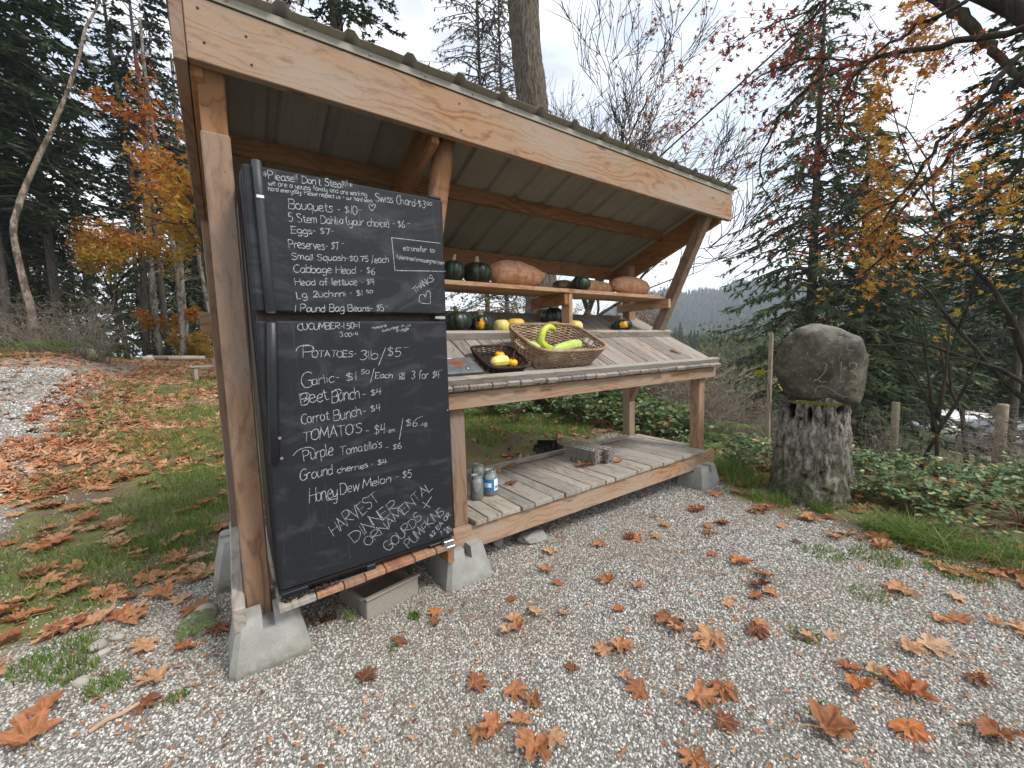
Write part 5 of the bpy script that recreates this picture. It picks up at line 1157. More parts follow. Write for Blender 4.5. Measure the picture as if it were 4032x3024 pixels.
def blades(x, y, z, h, w, lean, g, az=None):
    n = len(x); a = g.random(n)*2*np.pi if az is None else az; la = a if az is not None else g.random(n)*2*np.pi
    px, py = -np.sin(a)*w, np.cos(a)*w; lx, ly = np.cos(la)*lean*h, np.sin(la)*lean*h; V = np.zeros((n, 7, 3))
    for q, (t, ww) in enumerate(((0, 1), (.45, .8), (.8, .5))):
        bx, by, bz = x+lx*t*t, y+ly*t*t, z+h*t*(1-.28*lean*t)
        V[:, 2*q] = np.stack([bx-px*ww, by-py*ww, bz], 1); V[:, 2*q+1] = np.stack([bx+px*ww, by+py*ww, bz], 1)
    V[:, 6] = np.stack([x+lx, y+ly, z+h*(1-.38*lean)], 1); b_ = (np.arange(n)*7)[:, None]
    F4 = np.concatenate([b_+np.array([[0, 1, 3, 2]]), b_+np.array([[2, 3, 5, 4]])]).astype(np.int32); F3 = (b_+np.array([[4, 5, 6]])).astype(np.int32)
    return V.reshape(-1, 3), [F4, F3]
def green_mat(name, stops, trans=.3, rough=.6, spec=.3):
    m = Mat(name, rough, spec); c = m.ramp(m.attr('hue', 'Fac'), stops); m.col(c); m.translucent(c, trans); return m.m
MOSS = green_mat('moss', [(0, (.10, .12, .02)), (.5, (.20, .22, .03)), (1, (.32, .33, .06))])
g = np.random.default_rng(5); n = 4200; a = g.uniform(-.14, .155, n); b_ = g.normal(0, .014, n); P = np.array([0, 0, topz])+a[:, None]*U_-Vv*(.205-a[:, None]**2*1.6)+b_[:, None]*Vv
v, f = blades(P[:, 0], P[:, 1], P[:, 2]-.012+g.random(n)*.012*np.cos(a*9), g.uniform(.008, .022, n), .0018, g.uniform(0, 1.2, n), g); MB().add(v, f, hue=np.repeat(g.random(n), 7)).build('moss', MOSS, SP, kind='stuff')
# boulder: outline swept through its thickness
OB = np.array([(-.285, .01), (-.272, .112), (-.225, .210), (-.138, .286), (-.039, .315), (.075, .300), (.150, .262), (.200, .232), (.256, .203), (.272, .120), (.272, .071), (.287, -.03), (.282, -.213), (.262, -.300), (.157, -.300), (.05, -.302), (-.039, -.307), (-.138, -.268), (-.212, -.213), (-.262, -.100)])
bx0 = np.array([2.86, -.705, .785])
ce = OB.mean(0); Q = resample(OB, 120); Q = (Q+np.roll(Q, 1, 0)+np.roll(Q, -1, 0))/3; layers = 34; V = []
for k in range(layers):
    t = -1+2*k/(layers-1); s = max(.001, (1-abs(t)**3.6))**(1/2.8); d = .20*t
    q = ce+(Q-ce)*s; V.append(bx0+q[:, :1]*U_+d*Vv*np.ones((120, 1))+np.stack([np.zeros(120), np.zeros(120), q[:, 1]], 1)+(q[:, 1:]*.05)*Vv)
V = np.concatenate(V); c0 = V.mean(0); dn = V-c0; nn_ = vnoise(V, 4.2, 2)*.018+np.abs(vnoise(V, 9, 5))*.016+vnoise(V, 22, 7)*.007; V = V+dn/np.linalg.norm(dn, axis=1)[:, None]*nn_[:, None]
i = np.arange(120); j = (i+1) % 120; F = np.concatenate([np.stack([k*120+i, k*120+j, (k+1)*120+j, (k+1)*120+i], 1) for k in range(layers-1)]).astype(np.int32)
m = Mat('boulder_stone', .9, .3); p = m.pos(); a1 = m.noise(p, 7, 7, .7, .4)
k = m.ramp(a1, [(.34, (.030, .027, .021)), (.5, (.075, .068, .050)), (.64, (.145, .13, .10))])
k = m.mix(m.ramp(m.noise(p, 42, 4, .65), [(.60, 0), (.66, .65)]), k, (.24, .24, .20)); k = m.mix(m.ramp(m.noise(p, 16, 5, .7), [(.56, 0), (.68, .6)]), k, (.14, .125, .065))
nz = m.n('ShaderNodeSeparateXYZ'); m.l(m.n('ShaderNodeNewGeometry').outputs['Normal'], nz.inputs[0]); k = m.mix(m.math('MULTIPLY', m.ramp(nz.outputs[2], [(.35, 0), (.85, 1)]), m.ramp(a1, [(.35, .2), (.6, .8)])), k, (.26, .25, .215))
m.col(k); m.bump(m.math('ADD', a1, m.noise(p, 130, 4, .7)), .8, .012)
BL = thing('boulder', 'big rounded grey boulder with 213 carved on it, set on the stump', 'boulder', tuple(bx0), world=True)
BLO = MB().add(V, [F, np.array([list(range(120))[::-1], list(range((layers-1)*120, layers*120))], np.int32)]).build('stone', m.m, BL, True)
from mathutils.bvhtree import BVHTree
bv = BVHTree.FromPolygons([Vector(q) for q in V], [tuple(q) for q in F.tolist()])
m = Mat('carved_line', .95, .1); p = m.pos(); m.col(m.mix(m.ramp(m.noise(p, 90, 4, .7), [(.45, 0), (.62, 1)]), (.27, .24, .16), (.10, .095, .075))); CARV = m.m
mb = MB()
def carve(P, w=.0052):
    P = catmull(P, 7); T = np.gradient(P, axis=0); T /= np.linalg.norm(T, axis=1)[:, None]+1e-9; Nn = np.stack([-T[:, 1], T[:, 0]], 1)*w/2; out = []
    for q in np.concatenate([P+Nn, P-Nn]):
        o = Vector(bx0+q[0]*U_+np.array([0, 0, q[1]])-Vv*1.0); h = bv.ray_cast(o, Vector(Vv)); out.append(np.array(h[0])-Vv*.0022 if h[0] else np.array(o)+Vv*.8)
    n = len(P); mb.add(np.array(out), [(n+i, n+i+1, i+1, i) for i in range(n-1)])
px2 = lambda x, y: ((x/1.382+2800-3204)*.00164, (1435-(y/1.382+1000))*.00203)
for st in ([(572, 600), (585, 588), (600, 592), (603, 610), (590, 640), (565, 668), (540, 684), (545, 674), (560, 674), (585, 684), (606, 680)], [(660, 604), (675, 590), (675, 590), (674, 682)], [(655, 684), (695, 680)], [(708, 598), (725, 588), (745, 592), (746, 610), (722, 628), (722, 628), (745, 640), (752, 662), (738, 680), (712, 682)],
           [(612, 752), (585, 764), (560, 755), (550, 735), (562, 714), (590, 706), (622, 718), (660, 742), (700, 757), (738, 752), (760, 735), (755, 716), (730, 708), (705, 712), (700, 726)]):
    carve([px2(*q) for q in st])
mb.build('carving', CARV, BL)

# ------------------------------------------------------------------ grass, weeds
GRASS = green_mat('grass_blades', [(0, (.07, .12, .022)), (.4, (.12, .20, .04)), (.75, (.20, .28, .065)), (.93, (.32, .31, .12)), (1, (.30, .23, .11))], .35)
X, Y, HH, WW, LN = [], [], [], [], []
def patch(cx, cy, r, n, h, w=.0022, lean=.7):
    a = g.random(n)*6.283; q = r*np.sqrt(g.random(n)); X.append(cx+q*np.cos(a)); Y.append(cy+q*np.sin(a)); HH.append(h*g.uniform(.45, 1.1, n)); WW.append(np.full(n, w)); LN.append(g.uniform(.2, 1.2, n)*lean)
for c in ((2.55, -1.20, .10, 240, .20, .0022, 1.5), (2.50, -1.36, .11, 380, .24, .0022, 1.5), (2.50, -1.52, .12, 240, .22, .0022, 1.5), (2.62, -1.75, .15, 260, .2, .0022, 1.4), (2.60, -.86, .07, 160, .13, .002, 1.2), (2.50, -.62, .07, 120, .12), (2.44, -.48, .06, 90, .10), (2.80, -.02, .2, 700, .20), (2.72, .12, .2, 700, .16), (2.70, -.25, .16, 400, .16), (2.3, .95, .25, 500, .16),
          (-1.42, .12, .07, 160, .05), (-1.62, .45, .14, 420, .06), (-1.55, .30, .08, 160, .05), (-1.30, 1.55, .22, 700, .09), (-1.62, 1.50, .22, 450, .07), (-1.35, 2.1, .35, 900, .09), (-1.2, 3.0, .5, 1200, .09), (-1.3, 4.6, .8, 2200, .11), (-1.0, 6.5, 1.0, 2600, .13), (-1.2, -.10, .04, 60, .04), (-.57, -.03, .03, 30, .10, .0016, .5), (-.47, -.33, .02, 18, .04), (-.32, -.18, .03, 60, .035, .004), (1.9, -1.1, .12, 160, .035, .003), (1.6, -1.4, .1, 90, .03, .003), (1.0, -1.3, .06, 40, .035, .004), (.62, -1.5, .05, 40, .03, .004), (2.1, -1.3, .14, 260, .04, .003), (2.22, -1.6, .14, 240, .05, .003)): patch(*c)
n = 30000; D = 2.2+g.random(n)*12; az = R(1)*g.uniform(-22, 3, n); x, y = -.957+D*np.sin(az), -1.941+D*np.cos(az); w = vnoise(np.stack([x, y, x*0], 1), 1.1, 2); ld = edge_dist(x, y, LAWN)
k = (ld > .05) & (w > -.10+.25*g.random(n)) & ~((x > -1.1) & (y < .95)); X.append(x[k]); Y.append(y[k]); m_ = k.sum(); HH.append(g.uniform(.02, .06, m_)*(1+.10*D[k])); WW.append(np.full(m_, .0020)*(1+.10*D[k])); LN.append(g.uniform(.3, 1.2, m_))
n = 16000; D = 4.75+g.random(n)*2.2; az = R(1)*g.uniform(22, 46, n); x, y = -.957+D*np.sin(az), -1.941+D*np.cos(az); X.append(x); Y.append(y); HH.append(g.uniform(.03, .10, n)); WW.append(np.full(n, .003)); LN.append(g.uniform(.3, 1.3, n))
X, Y, HH, WW, LN = map(np.concatenate, (X, Y, HH, WW, LN))
v, f = blades(X, Y, ground_h(X, Y), HH, WW, LN, g); MB().add(v, f, hue=np.repeat(np.clip(g.normal(.45, .25, len(X)), 0, 1), 7)).build('grass', GRASS, None, kind='stuff')

# ------------------------------------------------------------------ leafy shrubs
BARK = simple('thin_bark', (.13, .10, .08), .9, .1, .35, 25); BARKG = simple('grey_twig_bark', (.21, .18, .15), .9, .1, .3, 25)
OV = np.array([(0, 0, 0), (.35, -.30, .06), (.75, -.24, .05), (1, 0, -.05), (.75, .24, .05), (.35, .30, .06), (.5, 0, 0)]); OVF = [(0, 1, 6), (1, 2, 3, 6), (6, 3, 4, 5), (0, 6, 5)]
SALM = Mat('salal_leaf', .38, .45); c_ = SALM.ramp(SALM.attr('hue', 'Fac'), [(0, (.05, .085, .03)), (.5, (.09, .15, .055)), (.8, (.15, .22, .09)), (.93, (.24, .28, .08)), (1, (.36, .15, .06))]); SALM.col(c_); SALM.translucent(c_, .2)
def shrub_meshes(seed, R_, H_, nst, nlf, s0, s1):
    g = np.random.default_rng(seed); st = MB(); C_, X_ = [], []
    for k in range(nst):
        a = g.random()*6.283; r = R_*math.sqrt(g.random()); h = H_*g.uniform(.5, 1)*(1-.5*(r/R_)**2); P = catmull([(0, 0, -.03), (r*.35*math.cos(a), r*.35*math.sin(a), h*.5), (r*.8*math.cos(a), r*.8*math.sin(a), h*.85), (r*math.cos(a), r*math.sin(a), h)], 3)
        v, f = tube(P, np.linspace(.004, .0015, len(P)), 3, False); st.add(v, f)
        for q in range(nlf//nst):
            t = g.uniform(.35, 1)**.7; p = P[int(t*(len(P)-1))]+g.normal(size=3)*.03; aa = g.random()*6.283; C_.append(p); X_.append((math.cos(aa), math.sin(aa), g.normal()*.35))
    n = len(C_); v, f = scatter(OV, OVF, np.array(C_), basis(np.array(X_), g.normal(size=n)*.4), g.uniform(s0, s1, n)); lf = MB(); lf.add(v, f, hue=np.repeat(g.random(n), 7))
    return st.mesh('stems', BARK, True), lf.mesh('leaves', SALM.m, False)
SAL = [shrub_meshes(40+k, .36, .46, 16, 190, .045, .085) for k in range(4)]
def place_two(name, lab, cat, grp, meshes, x, y, s, rz_, nm=('stems', 'leaves'), z=None, sz=1):
    t = thing(name, lab, cat, (x, y, gz(x, y) if z is None else z), (0, 0, rz_), grp); t.scale = (s, s, s*sz)
    for a, me in zip(nm, meshes): link(a, me, t)
    return t
SG = ('low glossy-leaved evergreen shrub growing behind the stand', 'shrub', 'glossy shrubs behind the stand'); SR = ('low glossy-leaved evergreen shrub on the slope beside the stump and fence', 'shrub', 'glossy shrubs on the slope by the stump')
cnt = 0
while cnt < 58:
    D, az = g.uniform(5.2, 7.8), g.uniform(24, 60)
    if D < 5.6 and az < 34: continue
    x, y = ray_pt(D, R(az)); place_two('salal_shrub', *SG, SAL[cnt % 4], x, y, g.uniform(.8, 1.35), g.random()*6); cnt += 1
cnt = 0
while cnt < 52:
    D, az = g.uniform(3.75, 6.4), g.uniform(57, 97); x, y = ray_pt(D, R(az))
    if math.hypot(x-2.86, y+.7) < .42 or (x < 2.95 and y > -.4) or (x < 2.72): continue
    place_two('salal_shrub', *SR, SAL[cnt % 4], x, y, g.uniform(.55, .95), g.random()*6, sz=.8); cnt += 1
for x, y, s in ((3.02, -1.15, .55), (3.0, -.98, .5), (2.80, .15, .5), (2.95, -.15, .6), (3.1, -1.42, .5)): place_two('salal_shrub', *SR, SAL[int(x*7) % 4], x, y, s, x*9)
# ferns
def fern_mesh(seed, L_=.6, nf=11):
    g = np.random.default_rng(seed); mb = MB(); C_, X_, S_ = [], [], []
    for k in range(nf):
        a = 6.283*k/nf+g.normal()*.2; l = L_*g.uniform(.7, 1.1); P = catmull([(0, 0, 0), (l*.35*math.cos(a), l*.35*math.sin(a), l*.45), (l*.75*math.cos(a), l*.75*math.sin(a), l*.5), (l*math.cos(a), l*math.sin(a), l*.3)], 8)
        v, f = tube(P, np.linspace(.003, .001, len(P)), 3, False); mb.add(v, f, hue=np.full(len(v), .6))
        for q in range(3, len(P)):
            t = q/len(P); T = P[q]-P[q-1]; T /= np.linalg.norm(T); S = np.cross(T, [0, 0, 1]); 
            for sg in (-1, 1): C_.append(P[q]); X_.append(S*sg+T*.25); S_.append(.13*math.sin(math.pi*(.12+.85*t))*l/.6)
    n = len(C_); v, f = scatter(np.array([(0, -.06, 0), (.5, -.09, .02), (1, 0, -.05), (.5, .09, .02), (0, .06, 0)]), [(0, 1, 2, 3, 4)], np.array(C_), basis(np.array(X_), np.zeros(n)), np.array(S_)); mb.add(v, f, hue=np.repeat(g.random(n)*.7, 5))
    return mb.mesh('fern', GRASS, False)
FM = [fern_mesh(k) for k in (1, 2)]
for k, (x, y, s) in enumerate(((3.9, 2.3, 1.3), (4.3, 1.7, 1.3), (3.4, 2.9, 1.1), (4.6, 1.1, 1.2), (3.55, 1.75, 1.0), (-4.9, 15.3, 1.5), (-5.5, 14, 1.5), (-4.4, 17, 1.4), (3.3, .5, .5), (-5.2, 17.5, 1.5))):
    o = link('fern', FM[k % 2], None, (x, y, gz(x, y)), (0, 0, k*1.3)); o.scale = (s, s, s); tag(o, 'green sword fern growing among the shrubs' if x > 0 else 'green sword fern at the edge of the leafy drive', 'fern', 'ferns behind the stand' if x > 0 else 'ferns by the drive')
o = link('fern', FM[0], None, (-1.16, .30, gz(-1.16, .3)), (0, 0, 1)); o.scale = (.18,)*3; tag(o, 'tiny fern sprig by the base of the greenish pier block', 'fern')
# bare thickets
TWLF = green_mat('thicket_leaf', [(0, (.10, .055, .03)), (.4, (.20, .10, .05)), (.6, (.12, .13, .05)), (1, (.20, .21, .10))], .3)
def thicket(seed, R_, H_, nst, leaves, lean=.35, ls=.03):
    g = np.random.default_rng(seed); mb = MB(); C_ = []
    for k in range(nst):
        a = g.random()*6.283; r0 = R_*.5*math.sqrt(g.random()); p = np.array([r0*math.cos(a), r0*math.sin(a), -.1]); d = np.array([math.cos(a)*lean, math.sin(a)*lean, 1])+g.normal(size=3)*.15; h = H_*g.uniform(.45, 1); P = [p]
        for q in range(6): d = d+g.normal(size=3)*.20; d[2] -= .06*q*lean; d /= np.linalg.norm(d); P.append(P[-1]+d*h/6)
        P = np.array(P); v, f = tube(P, np.linspace(.011, .002, 7)*H_/2, 3, False); mb.add(v, f)
        for q in range(9):
            i = g.integers(2, 7); d2 = g.normal(size=3); d2[2] = abs(d2[2])*.5+.1; d2 /= np.linalg.norm(d2); l = h*g.uniform(.1, .28); m_ = P[i]+d2*l*.5+g.normal(size=3)*l*.1; e_ = P[i]+d2*l+g.normal(size=3)*l*.15
            v, f = tube([P[i], m_, e_], [.0035*H_/2, .0025*H_/2, .001], 3, False); mb.add(v, f); C_ += [m_, e_]
    me = mb.mesh('stems', BARKG, True); C_ = np.array(C_); C_ = C_[g.integers(0, len(C_), leaves)]+g.normal(size=(leaves, 3))*.04
    v, f = scatter(OV, OVF, C_, basis(g.normal(size=(leaves, 3)), g.normal(size=leaves)), g.uniform(ls*.6, ls*1.4, leaves)); lf = MB(); lf.add(v, f, hue=np.repeat(g.random(leaves), 7))
    return me, lf.mesh('leaves', TWLF, False)
TH = [thicket(70+k, .9, 1.7, 34, 330) for k in range(4)]
TG = ('tangled bare bush with thin grey stems behind the farm stand', 'bush', 'bare bushes behind the stand'); TR_ = ('tangled brown bush with few leaves beyond the wire fence', 'bush', 'bare bushes beyond the fence')
for k in range(46):
    D, az = g.uniform(7.4, 10.5), g.uniform(24, 62); x, y = ray_pt(D, R(az)); place_two('bare_bush', *TG, TH[k % 4], x, y, g.uniform(1.05, 1.5)*(1 if az < 52 else .75), g.random()*6, z=gz(x, y))
for k in range(30):
    D, az = g.uniform(6.3, 11), g.uniform(60, 97); x, y = ray_pt(D, R(az))
    if 67 < az < 87 and g.random() < .75: continue
    place_two('bare_bush', *TR_, TH[k % 4], x, y, g.uniform(.6, .95), g.random()*6, z=gz(x, y))
for D, az, s in ((20, -13.2, 1.5), (20.5, -11.8, 1.4), (19.8, -10.6, 1.2), (21, -12.4, 1.6), (21, -14.6, 1.3)):
    x, y = ray_pt(D, R(az)); place_two('bare_bush', 'rounded grey leafless bush beside the leaning birch', 'bush', 'leafless bushes beside the leaning birch', TH[int(D*10) % 4], x, y, s, D)

# ------------------------------------------------------------------ fence, wires, car, far bits
POSTW = simple('fence_post_wood', (.26, .215, .16), .9, .15, .3, 8, .003); WIRE = simple('galvanised_wire', (.20, .19, .175), .5, .5, .2, 8, metal=.5)
fpts = [(12.3, 3.6), (10.5, 1.8), (8.86, .02), (7.5, -1.31), (6.1, -2.75)]
FN = thing('wire_fence', 'wire mesh fence on round wooden posts running past the stump', 'fence', (8.86, .02, gz(8.86, .02)), world=True)
for k, (x, y) in enumerate(fpts):
    z = gz(x, y); top = {2: -.22, 3: .03}.get(k, z+1.25); v, f = tube([(x, y, z-.3), (x, y, top-.01), (x, y, top)], [.062, .056, .050], 12); MB().add(v, f).build('post', POSTW, FN, True)
mb = MB()
for a, b_ in zip(fpts[:-1], fpts[1:]):
    za, zb = gz(*a), gz(*b_); ta = {(8.86, .02): -.22, (7.5, -1.31): .03}.get(a, za+1.25)-.05; tb = {(8.86, .02): -.22, (7.5, -1.31): .03}.get(b_, zb+1.25)-.05
    for q in range(7):
        f_ = q/6; s = np.linspace(0, 1, 9); P = np.stack([a[0]+(b_[0]-a[0])*s, a[1]+(b_[1]-a[1])*s, (za+.1)+(ta-za-.1)*f_+((zb+.1)+(tb-zb-.1)*f_-(za+.1)-(ta-za-.1)*f_)*s+.01*np.sin(s*9+q)], 1); v, f = tube(P, .0038, 3, False); mb.add(v, f)
    for s in np.linspace(0, 1, 13): v, f = tube([(a[0]+(b_[0]-a[0])*s, a[1]+(b_[1]-a[1])*s, za+(zb-za)*s+.1), (a[0]+(b_[0]-a[0])*s, a[1]+(b_[1]-a[1])*s, ta+(tb-ta)*s)], .003, 3, False); mb.add(v, f)
mb.build('wire_mesh', WIRE, FN, True)
x, y = 4.59, .35; t = thing('fence_stake', 'thin grey wooden stake standing behind the left side of the boulder', 'stake', (x, y, gz(x, y)))
v, f = bevbox((-.02, -.02, 0), (.04, 0, 0), (0, .04, 0), (0, 0, 1.06-gz(x, y)), .003); MB().add(v, f).build('stake', POSTW, t)
BLKW = simple('black_cable', (.012, .012, .013), .6)
def cable(lab, P, r):
    P = np.array(P, float); c = P.mean(0); t = thing('power_line', lab, 'cable', tuple(c)); v, f = tube(catmull(P-c, 6), r, 6); MB().add(v, f).build('cable', BLKW, t, True)
cable('thick black overhead cable running up to the right across the sky', [(4.95, 5.24, 2.77), (7.59, .88, 6.44), (9.5, -2.3, 9.2)], .016)
cable('thin overhead wire crossing the sky above the bare red-leaved tree', [(9.19, 7.7, 7.39), (8.48, 3.71, 8.67), (7.6, -1.2, 10.3)], .011)
def car(lab, x, y, rz_, paint):
    t = thing('parked_car', lab, 'car', (x, y, gz(x, y)), (0, 0, rz_)); CP = simple('car_paint', paint, .25, .6, .04, 3); GLD = simple('car_glass', (.02, .025, .03), .08, .6); TY = simple('tyre_rubber', (.02, .02, .02), .9)
    def loft(name, secs, mat):
        V = []; n = 16
        for (xx, zb, zt, hw, tw) in secs:
            V += [(xx, -hw, zb), (xx, -hw*1.0, zb+(zt-zb)*.45), (xx, -hw*.97, zb+(zt-zb)*.8), (xx, -tw, zt), (xx, tw, zt), (xx, hw*.97, zb+(zt-zb)*.8), (xx, hw, zb+(zt-zb)*.45), (xx, hw, zb)]
        m_ = len(secs); F = [(k*8+i, k*8+(i+1) % 8, (k+1)*8+(i+1) % 8, (k+1)*8+i) for k in range(m_-1) for i in range(8)]+[tuple(range(8))[::-1], tuple(range((m_-1)*8, m_*8))]
        return MB().add(V, F).build(name, mat, t, True)
    loft('body', [(-2.2, .42, .70, .70, .60), (-2.12, .28, .86, .84, .74), (-1.2, .24, .95, .90, .80), (.9, .24, .98, .90, .80), (1.9, .26, .96, .88, .78), (2.25, .34, .88, .80, .70), (2.3, .45, .70, .72, .62)], CP)
    loft('cabin', [(-1.0, .93, .97, .78, .74), (-.35, .93, 1.42, .80, .60), (.6, .93, 1.48, .80, .60), (1.6, .93, 1.40, .78, .60), (2.05, .93, .98, .76, .70)], CP)
    for yy in (-1, 1):
        for (a, b_, c, d) in (((-.80, 1.0), (-.32, 1.34), (.28, 1.38), (.28, 1.0)), ((.36, 1.0), (.36, 1.38), (1.35, 1.34), (1.62, 1.0))):
            V = [(q[0], yy*(.835-(q[1]-1)*.33), q[1]) for q in (a, b_, c, d)]; V += [(q[0], yy*(.80-(q[1]-1)*.33), q[1]) for q in (a, b_, c, d)]
            MB().add(V, [(0, 1, 2, 3), (4, 7, 6, 5), (0, 4, 5, 1), (1, 5, 6, 2), (2, 6, 7, 3), (3, 7, 4, 0)]).build('window', GLD, t)
        for xx in (-1.4, 1.4):
            v, f = tube([(xx, yy*.68, .33), (xx, yy*.90, .33)], .33, 20); w = MB().add(v, f).build('wheel', TY, t); v, f = tube([(xx, yy*.885, .33), (xx, yy*.912, .33)], .2, 14); MB().add(v, f).build('rim', CHR, w)
        v, f = bevbox((-2.22, yy*.62-.13, .66), (.06, 0, 0), (0, .26, 0), (0, 0, .12), .02); MB().add(v, f).build('headlight', simple('lamp_glass', (.6, .6, .6), .1), t)
    V = [(-.93, -.66, 1.0), (-.93, .66, 1.0), (-.42, .56, 1.37), (-.42, -.56, 1.37)]; V += [(a+.03, b_, c-.02) for a, b_, c in V]; MB().add(V, [(0, 1, 2, 3), (7, 6, 5, 4), (0, 4, 5, 1), (1, 5, 6, 2), (2, 6, 7, 3), (3, 7, 4, 0)]).build('windscreen', GLD, t)
    V = [(1.99, -.66, 1.02), (1.99, .66, 1.02), (1.64, .56, 1.36), (1.64, -.56, 1.36)]; V += [(a-.05, b_, c-.02) for a, b_, c in V]; MB().add(V, [(3, 2, 1, 0), (4, 5, 6, 7), (1, 5, 4, 0), (2, 6, 5, 1), (3, 7, 6, 2), (0, 4, 7, 3)]).build('rear_window', GLD, t)
x, y = ray_pt(30, R(83.6)); car('white car parked on the lower driveway, seen through the wire fence', x, y, R(150), (.78, .78, .78))
x, y = ray_pt(28.5, R(87.6)); car('grey car parked on the lower driveway at the right edge', x, y, R(140), (.25, .27, .30))
# far left bits at the top of the drive
RKM = simple('pale_rock', (.42, .36, .27), .9, .2, .25, 3, .02)
for k, (D, az, s, lab) in enumerate(((21, -11.6, .55, 'pale boulder lying among ferns at the far end of the drive'), (22.5, -6.4, .35, 'pale rock beside the logs at the far end of the drive'))):
    x, y = ray_pt(D, R(az)); o = link('field_rock', pme.copy(), None, (x, y, gz(x, y)+.05), (0, .1, k)); o.data.materials[0] = RKM; o.scale = (s, s*.6, s*.5); tag(o, lab, 'rock')
for k, (D, az, l, lab) in enumerate(((22.3, -5.0, 1.6, 'grey log lying across the far end of the drive'), (22, -3.4, 1.2, 'short pale log with a dark cut end at the far end of the drive'))):
    x, y = ray_pt(D, R(az)); t = thing('log', lab, 'log', (x, y, gz(x, y)+.10), (0, .03, R(-8+k*10))); v, f = tube([(-l/2, 0, 0), (0, 0, .01), (l/2, 0, 0)], [.11, .10, .09], 10); MB().add(v, f).build('trunk', RKM if k else BARKG, t, True)
x, y = ray_pt(14, R(-1.3)); t = thing('wooden_bench', 'small weathered wooden bench on the grass left of the stand post', 'bench', (x, y, gz(x, y)), (0, 0, .2))
for nm, o_, ex, ey, ez in (('seat', (-.5, -.15, .34), (1.0, 0, 0), (0, .14, 0), (0, 0, .04)), ('seat', (-.5, .01, .34), (1.0, 0, 0), (0, .14, 0), (0, 0, .04)), ('leg', (-.42, -.12, 0), (.08, 0, 0), (0, .24, 0), (0, 0, .34)), ('leg', (.34, -.12, 0), (.08, 0, 0), (0, .24, 0), (0, 0, .34))):
    board_mb(o_, ex, ey, ez).build(nm, W_GREY, t)
# ------------------------------------------------------------------ trees
def bark_mat(name, c1_, c2_, moss=0, sc=1.0, white=False):
    m = Mat(name, .95, .12); p = m.obj(); f = m.noise(m.scale(p, 16*sc, 16*sc, 3.2*sc), 1, 7, .72, .6)
    k = m.mix(m.ramp(f, [(.36, 0), (.62, 1)]), c1_, c2_)
    if white: k = m.mix(m.ramp(m.noise(m.scale(p, 5, 5, 2.5), 1, 5, .7), [(.48, 0), (.56, .9)]), k, (.07, .06, .05))
    if moss: k = m.mix(m.ramp(m.noise(p, 2.4, 5, .7), [(.50, 0), (.68, moss)]), k, (.10, .105, .03))
    m.col(k); m.bump(f, 1.0, .03/sc); return m.m
B_FIR = bark_mat('fir_bark', (.045, .038, .033), (.13, .115, .10), .2); B_BIG = bark_mat('furrowed_bark', (.03, .024, .019), (.17, .145, .12), .25, 2.2)
B_ALD = bark_mat('alder_bark', (.30, .28, .25), (.16, .14, .12), .3, 1, True); B_LEAN = bark_mat('peeling_bark', (.42, .33, .27), (.20, .15, .12), .5, 1, True); B_DARK = bark_mat('dark_wet_bark', (.018, .015, .013), (.055, .046, .038), .35)
CONM = green_mat('fir_needles', [(0, (.018, .034, .016)), (.5, (.036, .062, .027)), (1, (.070, .100, .045))], .18, .7, .2)
CEDM = green_mat('cedar_sprays', [(0, (.045, .075, .034)), (.5, (.085, .125, .055)), (.9, (.14, .18, .08)), (1, (.18, .16, .08))], .2, .7, .2)
BRNM = green_mat('brown_sprays', [(0, (.06, .05, .038)), (1, (.12, .10, .075))], .1)
SPR = np.array([(0, 0, 0), (.15, -.05, 0), (.30, -.17, -.02), (.36, -.05, 0), (.55, -.15, -.02), (.62, -.04, 0), (1, 0, -.06), (.62, .04, 0), (.55, .15, -.02), (.36, .05, 0), (.30, .17, -.02), (.15, .05, 0)])
SPF = [(0, 1, 11), (1, 2, 3), (9, 10, 11), (1, 3, 9, 11), (3, 4, 5), (7, 8, 9), (3, 5, 7, 9), (5, 6, 7)]
